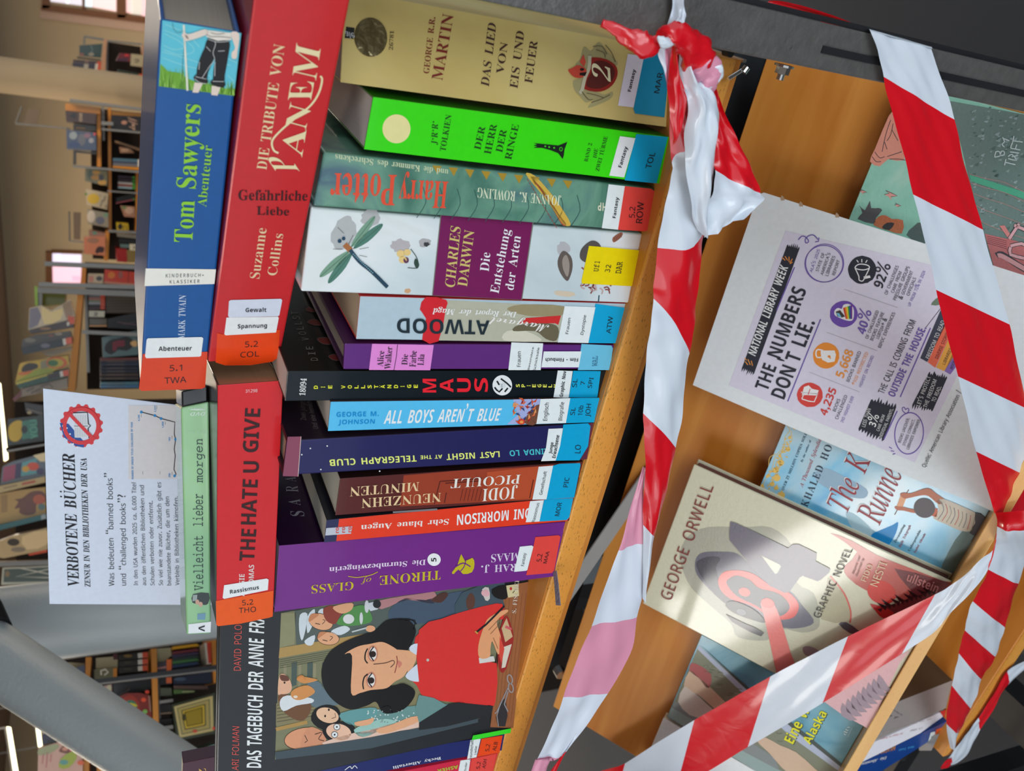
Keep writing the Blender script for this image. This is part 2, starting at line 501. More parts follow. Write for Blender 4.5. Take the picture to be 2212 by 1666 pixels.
# right-hand steel post (box section with a slot), rubber edge, bolt and hinge
def post():
    boxobj('side_post', -.0245, .0, .402, .432, FL + .05, .35, STEEL, T, 'brushed dark steel post', .001)
    boxobj('rubber_edge', .0002, .0032, .404, .430, FL + .05, .35, BLACK, T)
    boxobj('slot', -.0155, -.0115, .4012, .403, -.62, -.374, BLACK, T)
    for z in (-.352,):
        boxobj('rivet', -.0165, -.0155, .4010, .402, z, z + .001, ZINC, T)
    boxobj('side_post', -.028, 0.0, .86, .89, FL + .05, -.03, STEEL, T)
    for y in (.402, .86):
        boxobj('side_post', XL - .026, XL - .001, y, y + .03, FL + .05, -.3, BLACK, T)
post()
def cyl(p, a, b, r, n=12, col=None, r2=None):
    a = Vector(a); b = Vector(b); d = (b - a).normalized(); x = d.orthogonal().normalized(); y = d.cross(x)
    r2 = r if r2 is None else r2; i = len(p.v)
    for c, rr in ((a, r), (b, r2)):
        for k in range(n):
            t = 2 * math.pi * k / n; p.v.append(c + x * rr * math.cos(t) + y * rr * math.sin(t))
    for k in range(n):
        m = (k + 1) % n; p.face((i + k, i + m, i + n + m, i + n + k), col)
    p.face([i + k for k in range(n)][::-1], col); p.face([i + n + k for k in range(n)], col)
def bolt():
    q = ypl(.415).at((1695, 140))
    p = Pt(); cyl(p, q, q + Vector((-.0012, 0, 0)), .0058); o = p.build('washer', ZINC, T)
    p = Pt(); cyl(p, q + Vector((-.0012, 0, 0)), q + Vector((-.0052, 0, 0)), .0042, 6); p.build('nut', ZINC, T)
    p = Pt(); cyl(p, q + Vector((-.0052, 0, 0)), q + Vector((-.0085, 0, 0)), .0021); p.build('bolt', ZINC, T)
    h = on_y((1600, 150), .43)
    p = Pt(); cyl(p, h + Vector((-.006, -.004, .010)), h + Vector((.001, -.002, -.001)), .0011); p.build('hinge_pin', ZINC, T)
    p = Pt(); cyl(p, h + Vector((-.001, -.003, 0)), h + Vector((.002, -.003, -.0015)), .0022); p.build('hinge_knuckle', ZINC, T)
    p = Pt(); cyl(p, on_y((1566, 110), .433), on_y((1580, 114), .428), .0028); p.build('hinge_screw', BLACK, T)
    p = Pt(); p.hexa(box8(-.031, -.029, .436, .5, ZS - .030, ZS - .0275), None); p.build('hinge_plate', ZINC, T)
bolt()
# dark back panel under the top shelf, left frame and grey stay
boxobj('back_panel', -.70, -.031, .735, .745, -.72, ZS - .03, SLATE, T)
boxobj('frame_bar', XL, -.70, .735, .75, -.60, -.50, BLACK, T)
boxobj('frame_bar', XL - .001, XR, .70, .73, -.645, -.615, BLACK, T)
def stay():
    a = on_y((1262, 1232), .66); b = on_y((1318, 1150), .66)
    p = Pt(); d = (b - a).normalized(); w = Vector((d.z, 0, -d.x)) * .011
    a -= d * .05; b += d * .10
    P = [a - w, a - w + Vector((0, .002, 0)), a + w, a + w + Vector((0, .002, 0)), b - w, b - w + Vector((0, .002, 0)), b + w, b + w + Vector((0, .002, 0))]
    p.hexa(P, None); p.build('stay', GREYM, T)
    q = on_y((1205, 1445), .70)
    p = Pt(); cyl(p, q, q + Vector((0, -.012, 0)), .008, 8); p.build('frame_screw', ZINC, T)
stay()
# bottom shelf and base
ZL, YL = -1.0, .405
XLL = on_z((2050, 1628), ZL).x - .012
boxobj('bottom_shelf', XLL, XR, YL, .80, ZL - .022, ZL, WOOD, T, None, .001)
boxobj('edge_strip', XLL, XR, YL - .001, YL + .004, ZL - .024, ZL - .001, WOODF, T)
for y, z in ((.50, -1.12), (.30, -1.30)):
    boxobj('base_bar', -1.02, -.03, y, y + .045, z - .04, z, BLACK, T)
boxobj('base_bar', -.80, -.75, .2, .8, -1.16, -1.12, BLACK, T)
for x in (-.86, -.10):
    boxobj('base_foot', x, x + .05, .25, .85, FL, FL + .05, BLACK, T)
p = Pt(); q = on_y((1945, 1625), .47); cyl(p, q, q + Vector((0, -.01, .004)), .006, 10); p.build('base_bolt', ZINC, T)
p = Pt(); P = [on_z(a, ZL + .004 + k) for k in (0, .0012) for a in ((1985, 1600), (2030, 1585), (2012, 1622), (1985, 1622))]
p.v += P; p.face((0, 1, 2, 3), None); p.face((7, 6, 5, 4), None)
for a, b in ((0, 1), (1, 2), (2, 3), (3, 0)): p.face((a, a + 4, b + 4, b), None)
p.build('shelf_clip', GREYM, T)
# ---------------------------------------------------------------- standing books on the top shelf
G1 = 'standing books on the top shelf'
G2 = 'books lying on top of the row'
ST_BLUE = C(0, 158, 205); ST_RED = C(222, 68, 60); ST_OR = C(228, 70, 15); PAPER = C(222, 230, 240)
INK = C(28, 28, 34)
def spb(label, TL, TR, BR, BL, depth, mat, col, zb=ZS, **k):
    V()
    dv = k.pop('dvec', None); perp = k.pop('perp', False)
    c8 = spine_c8(TL, TR, BR, BL, zb, depth, dv, perp)
    return Book(label, lay(c8) if perp else c8, mat, col, **k)

# --- thick parchment-coloured paperback at the right end
PARCH = mottle('parchment_print', [(.25, C(168, 138, 72)), (.5, C(200, 176, 104)), (.75, C(214, 196, 130))], 7, 8, .42, .3)
b = spb('fat parchment-coloured fantasy paperback with dragon shield, standing rightmost in the row', (735, 178), (745, -22), (1447, 107), (1440, 275), .125, PARCH, None, group=G1)
V(*Z7)
b.part('author_lettering', SATIN, lambda p: (p.text(b.pl, 'GEORGE R.R.', (20, 475), (60, 112), (-18, 470), 's', C(120, 38, 30)), p.text(b.pl, 'MARTIN', (105, 520), (178, 100), (35, 508), 's', C(120, 38, 30))))
b.part('title_lettering', SATIN, lambda p: [p.text(b.pl, t, A, B_, C_, 's', C(70, 45, 38)) for t, A, B_, C_ in (
    ('DAS LIED', (404, 560), (452, 158), (352, 545)), ('VON', (497, 480), (527, 278), (450, 470)),
    ('EIS UND', (588, 572), (632, 208), (537, 560)), ('FEUER', (682, 538), (718, 268), (632, 528)))])
def crest(p):
    P = b.pl
    p.poly(P, [(955, 580), (945, 520), (985, 500), (960, 420), (990, 380), (1015, 300), (1060, 330), (1110, 270), (1160, 330), (1230, 400), (1215, 420), (1160, 380), (1110, 400), (1075, 420), (1060, 560), (1100, 590), (1150, 610), (1200, 590), (1180, 640), (1040, 695), (1080, 640), (1030, 660), (990, 620)], C(168, 158, 112), 2, 3)
    p.poly(P, [(1060, 385), (1075, 370), (1150, 380), (1215, 420), (1230, 480), (1195, 550), (1120, 590), (1020, 575), (1015, 520), (1045, 470)], C(150, 42, 34), 4, 3)
    p.poly(P, [(1080, 400), (1145, 395), (1200, 430), (1212, 480), (1180, 535), (1115, 570), (1035, 560), (1035, 515), (1060, 470)], C(92, 38, 32), 5, 3)
    p.line(P, [(1050, 360), (1045, 440), (1020, 500), (1000, 580), (985, 600)], 22, C(196, 190, 160), 6, 3)
    p.poly(P, [(912, 450), (935, 440), (975, 420), (1020, 440), (1030, 470), (1000, 500), (960, 500), (930, 480)], C(200, 74, 56), 6, 3)
    p.poly(P, [(985, 400), (1010, 350), (1025, 400), (1015, 430)], C(206, 80, 60), 6)
    p.ell(P, (1000, 448), 14, 9, C(40, 28, 26), 7); p.poly(P, [(985, 470), (1030, 465), (1020, 490), (985, 485)], C(40, 28, 26), 7)
    for q in ([(1070, 300), (1130, 300), (1160, 350)], [(1090, 320), (1140, 340), (1150, 370)], [(1030, 600), (1080, 610), (1140, 630)], [(1000, 590), (1040, 640), (1070, 640)], [(1150, 290), (1190, 340), (1215, 400)], [(1060, 660), (1120, 640), (1180, 610)]):
        p.line(P, q, 5, C(104, 96, 66), 7, 3)
    p.text(P, '2', (1185, 530), (1180, 440), (1072, 490), 's', C(226, 218, 176), 8)
b.part('crest', SATIN, crest)
b.part('stock_number', SATIN, lambda p: p.text(b.pl, '26781', ((1215 - 1428), 322), ((1222 - 1428), 200), ((1190 - 1428), 320), 's', C(60, 45, 30)))
GOLDM = solid('gold_foil', (.72, .58, .30, 1), .12, metal=1.0, bump=.4, bs=90, vary=.3)
V(*Z4)
b.part('foil_disc', GOLDM, lambda p: p.ell(b.pl, (1072, 240), 106, 126, None, 4, -.1, 40), 'mirror-like gold foil disc')
b.part('tab', SATIN, lambda p: (p.poly(b.pl, [(915, 172), (970, 180), (962, 250), (905, 245)], C(30, 28, 26), 3), p.text(b.pl, 'ale', (905, 200), (965, 215), (912, 240), 'a', C(200, 200, 200), 5)))
V(*Z7)
s_ = sticker(b, [(1295, 348), (1400, 362), (1332, 692), (1232, 680)], C(222, 216, 228), [('Fantasy', (1312, 592), (1345, 450), (1292, 588), 'A')])
sticker(b, [(1420, 328), (1545, 345), (1568, 400), (1530, 755), (1342, 730), (1332, 700), (1400, 360)], C(20, 140, 180), [('MAR', (1495, 602), (1520, 470), (1462, 598), 'a')])

# --- bright green paperback
GREEN = C(52, 205, 8, 1.3)
b = spb('bright lime-green paperback with a round cream dot and black tower', (786, 323), (806, 209), (1446, 296), (1425, 397), .12, GLOSS, GREEN, page=C(214, 205, 200), group=G1, side=C(30, 110, 4))  # right cover: spine green darkened to carry its shade
V(*Z4)
b.part('dot', SATIN, lambda p: p.ell(b.pl, (1238, 828), 90, 93, C(226, 216, 150), 3, 0, 40), 'round cream dot')
V(*Z7)
b.part('author_lettering', SATIN, lambda p: (p.text(b.pl, 'J·R·R·', (72, 932), (78, 785), (33, 925), 's', C(20, 60, 14)), p.text(b.pl, 'TOLKIEN', (125, 975), (165, 742), (88, 968), 's', C(20, 60, 14))))
b.part('title_lettering', SATIN, lambda p: [p.text(b.pl, t, A, B_, C_, 's', C(16, 60, 12)) for t, A, B_, C_ in (
    ('DER', (350, 965), (382, 818), (308, 955)), ('HERR', (416, 992), (458, 802), (372, 985)), ('DER', (490, 982), (520, 838), (447, 972)), ('RINGE', (548, 1028), (598, 805), (505, 1020)))])
b.part('volume_lettering', SATIN, lambda p: [p.text(b.pl, t, A, B_, C_, 's', C(20, 70, 14)) for t, A, B_, C_ in (
    ('BAND 2', (1038, 1040), (1068, 922), (1015, 1036)), ('DIE', (1095, 1018), (1105, 958), (1072, 1012)), ('ZWEI TÜRME', (1112, 1102), (1168, 880), (1088, 1096)))])
def tower(p):
    P = b.pl; k = C(14, 26, 16)
    p.poly(P, [(688, 918), (745, 925), (800, 930), (850, 935), (908, 912), (890, 960), (885, 1000), (878, 1022), (850, 985), (800, 965), (745, 950), (690, 950), (715, 940), (690, 935), (715, 927)], k, 3)
    for q in ((822, 950), (790, 945), (765, 940)): p.ell(P, q, 6, 6, C(60, 200, 20), 5, 0, 8)
    p.ring(P, (866, 958), 9, 12, 4, C(60, 200, 20), 5, 0, 10)
b.part('tower', SATIN, tower)
sticker(b, [(1245, 875), (1345, 888), (1272, 1140), (1176, 1128)], C(226, 232, 240), [('Fantasy', (1254, 1078), (1294, 945), (1232, 1072), 'A')])
sticker(b, [(1350, 862), (1552, 880), (1480, 1178), (1275, 1158)], ST_BLUE, [('TOL', (1442, 1085), (1472, 982), (1406, 1080), 'a')])

# --- green-grey painted hardcover
HPM = mottle('green_watercolour', [(.3, C(40, 78, 66)), (.45, C(74, 122, 104)), (.56, C(104, 150, 128)), (.7, C(66, 98, 112)), (.82, C(110, 160, 140))], 16, 8, .3, .6, 1.2)
b = spb('grey-green painted fantasy hardcover with red title, between the lime-green and dragonfly books', (677, 445), (700, 328), (1415, 407), (1398, 501), .15, HPM, None, hard=True, group=G1)
def hpart(p):
    P = b.pl
    V(*Z7)
    for q, c in (([(640, 1118), (700, 1130), (800, 1240), (860, 1320), (930, 1440), (880, 1440), (800, 1320), (720, 1220)], C(206, 170, 70)),
                 ([(690, 1160), (770, 1240), (850, 1370), (900, 1440), (870, 1440), (790, 1300)], C(176, 76, 56))): p.poly(P, q, c, 2, 3)
    for i in range(9):
        x = 40 + i * 105; p.poly(P, [(x, 1062 + i * 12), (x + 60, 1068 + i * 12), (x + 34, 1120 + i * 12)], C(166, 134, 40), 2)
    for i in range(10):
        x = -60 + i * 110; p.line(P, [(x, 1400 + i * 6), (x + 60, 1300 + i * 6), (x + 40, 1200 + i * 6)], 4, C(44, 78, 76), 2, 3)
    for i in range(16):
        p.line(P, [(650 + i * 12, 1150 + i * 20), (660 + i * 12, 1165 + i * 20)], 4, C(150, 60, 44), 3)
b.part('painting', SATIN, hpart)
V(*Z4)
b.part('title_lettering', SATIN, lambda p: (p.text(b.pl, 'Harry', (1572, 1168), (1262, 1155), (1555, 1338), 'b', C(222, 78, 50)), p.text(b.pl, 'Potter', (1240, 1125), (820, 1112), (1225, 1320), 'b', C(222, 78, 50))))
b.part('subtitle_lettering', SATIN, lambda p: p.text(b.pl, 'und die Kammer des Schreckens', (1572, 1090), (845, 990), (1570, 1128), 'b', C(196, 206, 168)))
V(*Z7)
b.part('author_lettering', SATIN, lambda p: p.text(b.pl, 'JOANNE K. ROWLING', (868, 1262), (330, 1205), (862, 1322), 's', C(214, 220, 190)))
b.part('emblem', SATIN, lambda p: (p.text(b.pl, 'HP', (1160, 1305), (1105, 1300), (1158, 1358), 'A', C(214, 214, 186)),))
sticker(b, [(1172, 1184), (1276, 1196), (1232, 1476), (1128, 1466)], PAPER, [('Fantasy', (1216, 1402), (1236, 1268), (1196, 1400), 'A')])
sticker(b, [(1276, 1196), (1442, 1212), (1470, 1230), (1432, 1478), (1400, 1487), (1232, 1476)], ST_RED, [('5.2', (1338, 1400), (1342, 1330), (1302, 1398), 'a'), ('ROW', (1386, 1435), (1398, 1300), (1346, 1432), 'a')])

# --- white dragonfly book
WHM = mottle('mottled_white_print', [(.3, C(186, 200, 204)), (.5, C(210, 220, 222)), (.62, C(222, 228, 228)), (.8, C(202, 206, 200))], 10, 7, .28, .6, .6)
b = spb('thick white hardcover with painted dragonfly and wide purple title band', (650, 630), (672, 447), (1388, 505), (1358, 655), .15, WHM, None, group=G1, hard=True)
def dragonfly(p):
    P = b.pl; V(*Z4)
    def leaf(a, c, w, col, lv=3):
        dx, dy = c[0] - a[0], c[1] - a[1]; l = math.hypot(dx, dy); nx, ny = -dy / l * w, dx / l * w
        p.poly(P, [a, (a[0] + dx * .4 + nx, a[1] + dy * .4 + ny), (a[0] + dx * .85 + nx * .7, a[1] + dy * .85 + ny * .7), c, (a[0] + dx * .85 - nx * .7, a[1] + dy * .85 - ny * .7), (a[0] + dx * .4 - nx, a[1] + dy * .4 - ny)], col, lv, 3)
        p.line(P, [a, c], 3, C(60, 90, 76), lv + 1)
    p.ell(P, (900, 1500), 75, 110, C(178, 180, 180), 1, .4, 24, .2); p.ell(P, (1070, 1400), 60, 60, C(176, 176, 176), 1, 0, 20, .3)
    p.ell(P, (1265, 1580), 60, 44, C(180, 174, 176), 1, 0, 20, .3)
    g1, g2 = C(118, 156, 132), C(78, 124, 108)
    leaf((945, 1590), (1100, 1390), 24, g1); leaf((960, 1600), (1150, 1440), 26, g2)
    leaf((940, 1610), (745, 1780), 26, g1, 3); leaf((955, 1620), (800, 1820), 26, g2, 3)
    p.line(P, [(905, 1570), (945, 1610)], 36, C(166, 104, 58), 5, 3); p.ell(P, (872, 1548), 13, 13, C(30, 66, 90), 7, 0, 12); p.ell(P, (898, 1532), 12, 12, C(30, 66, 90), 7, 0, 12)
    p.line(P, [(940, 1605), (1000, 1680), (1080, 1745), (1180, 1845)], 24, C(36, 66, 84), 6, 3)
    for i in range(14): p.ell(P, (960 + i * 9.5, 1632 + i * 9.2), 5, 4, C(120, 160, 170), 8, 0, 8)
    for q in ([(900, 1500), (860, 1460)], [(930, 1570), (960, 1510)], [(890, 1600), (830, 1600)], [(1000, 1600), (1060, 1590)], [(1000, 1640), (1050, 1650)]): p.line(P, q, 3, C(90, 84, 78), 5)
    for dx, dy, r in ((0, 0, 26), (42, -8, 24), (14, 38, 26)): p.ell(P, (1265 + dx, 1630 + dy), r, r * .9, C(226, 196, 128), 4, 0, 16)
    p.ell(P, (1300, 1672), 18, 20, C(104, 60, 84), 4, 0, 12); p.line(P, [(1330, 1600), (1370, 1660), (1375, 1720), (1310, 1720)], 5, C(50, 70, 60), 4, 4)
    p.poly(P, [(1362, 1660), (1384, 1700), (1368, 1726), (1350, 1690)], C(50, 70, 60), 5, 3)
    p.ell(P, (1420, 1560), 40, 30, C(170, 168, 168), 1, 0, 16, .3); p.ell(P, (1432, 1570), 18, 14, C(60, 60, 62), 3, 0, 12, .5)
    p.ell(P, (1310, 1870), 22, 16, C(206, 160, 120), 1, 0, 16, .3)
b.part('dragonfly_picture', SATIN, dragonfly)
def shells(p):
    P = b.pl; V(*Z8)
    p.ell(P, (885, 110), 40, 46, C(176, 176, 178), 1, 0, 18, .3)
    p.poly(P, [(905, 318), (860, 260), (846, 190), (880, 125), (930, 160), (942, 220), (930, 280)], C(96, 86, 80), 3, 4)
    p.poly(P, [(905, 290), (880, 240), (876, 180), (900, 150), (920, 200), (918, 260)], C(150, 138, 128), 4, 4)
    p.poly(P, [(990, 170), (1000, 110), (1060, 60), (1110, 75), (1130, 130), (1100, 200), (1030, 200)], C(84, 78, 74), 3, 4)
    rn = random.Random(4)
    for i in range(46):
        x, y = 1010 + rn.random() * 190, 220 + rn.random() * 160
        if 1030 < x and y < 330 and x > 1040: y += 0
        a = rn.random() * 6.3; p.line(P, [(x, y), (x + 24 * math.cos(a), y + 24 * math.sin(a)), (x + 40 * math.cos(a + .6), y + 40 * math.sin(a + .6))], 8, C(134, 68, 66) if i % 3 else C(190, 160, 156), 3, 3)
    p.poly(P, [(1200, 40), (1250, 6), (1264, 20), (1240, 50), (1205, 70)], C(150, 96, 76), 3, 3)
    for i in range(5): p.line(P, [(1208 + i * 10, 40 - i * 6), (1216 + i * 10, 62 - i * 6)], 3, C(96, 56, 46), 4)
    p.line(P, [(1112, 410), (1108, 455)], 7, C(30, 74, 90), 3)
    p.ell(P, (890, 400), 70, 18, C(206, 190, 166), 1, .1, 18, .3)
b.part('seed_pod_picture', SATIN, shells)
V(*Z8)
b.part('title_band', GLOSS, lambda p: (p.poly(b.pl, [(92, -108), (38, 412), (618, 440), (692, -62)], C(120, 120, 110), 3), p.poly(b.pl, [(98, -106), (44, 410), (612, 438), (684, -62)], C(116, 26, 84), 4)), 'wide purple band')
b.part('title_lettering', SATIN, lambda p: [p.text(b.pl, t, A, B_, C_, 's', c, 7) for t, A, B_, C_, c in (
    ('CHARLES', (182, 362), (222, -26), (120, 350), C(206, 186, 110)), ('DARWIN', (262, 355), (310, -2), (200, 345), C(206, 186, 110)),
    ('Die', (402, 258), (412, 138), (345, 250), C(232, 224, 236)), ('Entstehung', (465, 400), (540, -10), (410, 388), C(232, 224, 236)), ('der Arten', (560, 378), (608, 32), (505, 368), C(232, 224, 236)))])
sticker(b, [(1046, 92), (1368, 120), (1378, 132), (1328, 352), (1002, 334), (998, 318)], C(238, 208, 0), [('Uf1', (1105, 258), (1115, 190), (1075, 255), 'm'), ('32', (1178, 262), (1188, 215), (1148, 260), 'm'), ('DAR', (1250, 270), (1262, 195), (1215, 268), 'm')], lab='yellow shelf-mark sticker')

# --- pale Atwood paperback
b = spb('pale grey-blue paperback with red band, upside-down black capitals and a stepped top', (769, 733), (778, 640), (1352, 656), (1330, 740), .115, GLOSS, C(176, 196, 206), group=G1, page=C(196, 172, 144), side=C(196, 50, 50))
def atw(p):
    P = b.pl; V(*Z8)
    p.poly(P, [(110, 440), (30, 700), (845, 712), (890, 480)], C(176, 176, 156), 1)
    p.poly(P, [(620, 470), (885, 480), (870, 540), (740, 545), (640, 540), (520, 500)], C(150, 138, 104), 2, 3)
    p.poly(P, [(640, 556), (868, 540), (850, 600), (830, 590), (600, 590)], C(200, 44, 44), 3)
    p.poly(P, [(600, 600), (780, 590), (850, 620), (838, 700), (770, 690), (700, 640), (560, 640)], C(104, 96, 74), 3, 3)
    p.poly(P, [(520, 640), (640, 640), (740, 690), (700, 708), (500, 700)], C(206, 202, 182), 2, 3)
    p.poly(P, [(0, 420), (130, 440), (126, 500), (80, 705), (-25, 695), (0, 560), (-40, 500)], C(206, 34, 44), 4, 2)
b.part('painting', SATIN, atw)
V(*Z8)
b.part('author_lettering', SATIN, lambda p: (p.text(b.pl, 'ATWOOD', (408, 572), (-188, 556), (404, 662), 'A', C(30, 44, 52), 6), p.text(b.pl, 'Margaret', (790, 600), (405, 545), (782, 650), 'c', C(230, 226, 220), 7)))
b.part('title_lettering', SATIN, lambda p: p.text(b.pl, 'Der Report der Magd', (583, 516), (42, 492), (580, 552), 'bi', C(232, 232, 228), 6))
sticker(b, [(890, 478), (1088, 486), (1042, 716), (845, 712)], PAPER, [('Frauen', (912, 658), (928, 555), (894, 656), 'a'), ('Dystopie', (1008, 664), (1028, 538), (990, 660), 'a')])
sticker(b, [(1088, 464), (1278, 490), (1232, 718), (1042, 716)], ST_BLUE, [('ATW', (1185, 656), (1200, 546), (1155, 654), 'a')])

# --- purple linen book
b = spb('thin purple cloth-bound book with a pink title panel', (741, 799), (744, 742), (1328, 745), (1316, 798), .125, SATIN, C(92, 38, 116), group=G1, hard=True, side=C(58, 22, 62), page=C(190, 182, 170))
V(*Z5)
b.part('title_panel', SATIN, lambda p: (p.poly(b.pl, [(1082, 722), (1062, 890), (1455, 892), (1478, 730)], C(222, 134, 206), 2), p.line(b.pl, [(1245, 726), (1238, 800), (1222, 890)], 4, C(60, 24, 70), 4)), 'pink title panel')
b.part('title_lettering', SATIN, lambda p: [p.text(b.pl, t, A, B_, C_, 's', INK, 5) for t, A, B_, C_ in (
    ('Alice', (1152, 868), (1160, 768), (1112, 866)), ('Walker', (1200, 884), (1212, 742), (1160, 882)), ('Die', (1308, 858), (1312, 790), (1270, 856)), ('Farbe', (1362, 870), (1368, 768), (1320, 868)), ('Lila', (1412, 860), (1418, 790), (1372, 858)))])
V(*Z8)
sticker(b, [(548, 712), (752, 718), (736, 890), (528, 890)], PAPER, [('Frauen', (606, 868), (608, 770), (582, 868), 'a'), ('Besondere', (662, 888), (692, 742), (650, 888), 'a'), ('Schicksale', (702, 892), (728, 745), (688, 892), 'a')])
sticker(b, [(755, 770), (998, 770), (980, 872), (740, 872)], PAPER, [('Film - Filmbuch', (975, 812), (765, 812), (975, 834), 'A')], lv=6)
sticker(b, [(998, 722), (1190, 732), (1200, 750), (1180, 890), (975, 890)], C(104, 186, 216), [('WAL', (1098, 865), (1102, 800), (1066, 864), 'm')], tcol=C(60, 110, 140))

# --- black graphic-novel spine
b = spb('black graphic-novel omnibus with widely spaced yellow and bold red capitals', (615, 867), (621, 802), (1310, 801), (1293, 858), .165, GLOSS, C(8, 20, 26), group=G1, page=C(200, 196, 186), side=C(20, 19, 18))
V(*Z5)
def spaced(p, s, a, c, h, st, col, lv=4, w=None):
    n = len(s); dx, dy = (c[0] - a[0]) / max(1, n - 1), (c[1] - a[1]) / max(1, n - 1)
    for i, ch in enumerate(s):
        if ch == ' ': continue
        x, y = a[0] + dx * i, a[1] + dy * i; ww = (w or h * .8) * (.3 if ch == 'I' else 1)
        p.text(b.pl, ch, (x + h / 2, y + ww / 2), (x + h / 2 + 0, y - ww / 2), (x - h / 2, y + ww / 2), st, col, lv)
b.part('stock_number', SATIN, lambda p: p.text(b.pl, '18094', (652, 1055), (662, 945), (615, 1052), 's', C(232, 236, 232)))
b.part('series_lettering', SATIN, lambda p: (spaced(p, 'DIE', (720, 1000), (812, 998), 26, 'A', C(232, 232, 60)), spaced(p, 'VOLLSTÄNDIGE', (896, 998), (1362, 994), 26, 'A', C(232, 232, 60))))
b.part('title_lettering', SATIN, lambda p: spaced(p, 'MAUS', (1450, 990), (1782, 985), 86, 'A', C(228, 28, 44), 4, 88))
V(*Z8)
def roundel(p):
    p.ell(b.pl, (490, 988), 63, 65, C(226, 232, 234), 3, 0, 36)
    k = C(16, 22, 26)
    for q in ([(440, 1000), (470, 1030), (500, 990)], [(480, 945), (520, 975), (545, 1000)], [(455, 960), (470, 985)], [(505, 1030), (525, 1005)]): p.line(b.pl, q, 10, k, 5, 2)
    p.ell(b.pl, (492, 990), 20, 17, C(206, 212, 214), 6, 0, 14); p.ell(b.pl, (486, 984), 3, 3, k, 8, 0, 6); p.ell(b.pl, (486, 996), 3, 3, k, 8, 0, 6)
b.part('roundel', SATIN, roundel, 'round white emblem')
b.part('author_lettering', SATIN, lambda p: spaced(p, 'SPIEGELM', (590, 990), (832, 992), 24, 'A', C(226, 226, 90)))
sticker(b, [(846, 892), (942, 896), (916, 1068), (818, 1064)], PAPER, [('Graphic Nov', (878, 1062), (900, 896), (856, 1060), 'A')])
sticker(b, [(946, 894), (1122, 896), (1100, 1068), (918, 1064)], ST_BLUE, [('SL', (966, 1000), (972, 946), (936, 998), 'a'), ('7', (1018, 985), (1022, 962), (990, 984), 'a'), ('SPI', (1062, 1005), (1075, 938), (1036, 1003), 'a')])

V(600, 560, .15606)
def maus_side(p):
    for q in ([(700, 1355), (740, 1328), (815, 1330), (850, 1405), (760, 1400)], [(545, 1115), (590, 1092), (680, 1090), (740, 1115), (745, 1182), (620, 1178)], [(405, 878), (480, 836), (550, 850), (600, 920), (500, 918)], [(385, 700), (440, 665), (520, 735), (420, 730)]):
        p.poly(b.right, q, C(96, 36, 34), 2, 2); p.line(b.right, q, 5, C(90, 86, 80), 3, 2, True)
    for ch, x, y in (('D', 505, 1392), ('I', 470, 1312), ('E', 440, 1236), ('V', 380, 1112), ('O', 340, 1032), ('L', 308, 960), ('L', 280, 890), ('S', 255, 818), ('T', 235, 752)): p.text(b.right, ch, (x + 50, y + 20), (x + 46, y - 20), (x - 48, y + 20), 'a', C(104, 100, 94), 4)
b.part('cover_print', SATIN, maus_side)

# --- light-blue memoir
b = spb('sky-blue paperback memoir with white brush title and flower crown', (708, 932), (714, 868), (1296, 861), (1283, 913), .12, GLOSS, C(84, 186, 232), group=G1, page=C(210, 206, 196), side=C(60, 40, 38))
V(*Z5)
b.part('author_lettering', SATIN, lambda p: (p.text(b.pl, 'GEORGE M.', (852, 1192), (1125, 1186), (852, 1162), 'A', C(0, 134, 196)), p.text(b.pl, 'JOHNSON', (864, 1240), (1098, 1234), (866, 1212), 'A', C(0, 134, 196))))
b.part('title_lettering', SATIN, lambda p: p.text(b.pl, 'ALL BOYS AREN\u2019T BLUE', (1155, 1236), (1902, 1216), (1165, 1150), 'Ai', C(226, 240, 246)))
V(*Z8)
def crown(p):
    P = b.pl; rn = random.Random(2)
    p.poly(P, [(560, 1080), (735, 1076), (708, 1236), (520, 1240), (590, 1180)], C(160, 170, 214), 1)
    p.poly(P, [(640, 1200), (690, 1130), (735, 1120), (708, 1236), (640, 1236)], C(112, 70, 52), 3, 3)
    for i in range(34):
        x, y = 560 + rn.random() * 130, 1090 + rn.random() * 130
        if y - 1090 > 150 - (690 - x) * .2: continue
        a = rn.random() * 6.3; c = rn.choice([C(200, 76, 40), C(214, 104, 60), C(150, 40, 40), C(50, 60, 110), C(226, 150, 90)])
        p.poly(P, [(x, y), (x + 40 * math.cos(a), y + 40 * math.sin(a)), (x + 22 * math.cos(a + .6), y + 22 * math.sin(a + .6))], c, 3 + i % 4)
    p.ell(P, (610, 1222), 24, 20, C(204, 60, 40), 8, 0, 12, .3); p.ell(P, (612, 1222), 12, 10, C(230, 150, 80), 9, 0, 10)
b.part('flower_crown', SATIN, crown)
sticker(b, [(735, 1076), (926, 1070), (898, 1230), (708, 1236)], PAPER, [('Englisch', (776, 1215), (788, 1100), (750, 1214), 'a'), ('Biografie', (872, 1214), (886, 1096), (848, 1212), 'a')])
sticker(b, [(926, 1070), (1112, 1068), (1080, 1226), (898, 1230)], ST_BLUE, [('SL', (952, 1180), (960, 1130), (924, 1178), 'a'), ('10b', (1002, 1182), (1010, 1118), (974, 1180), 'a'), ('JOH', (1050, 1190), (1060, 1108), (1020, 1188), 'a')])

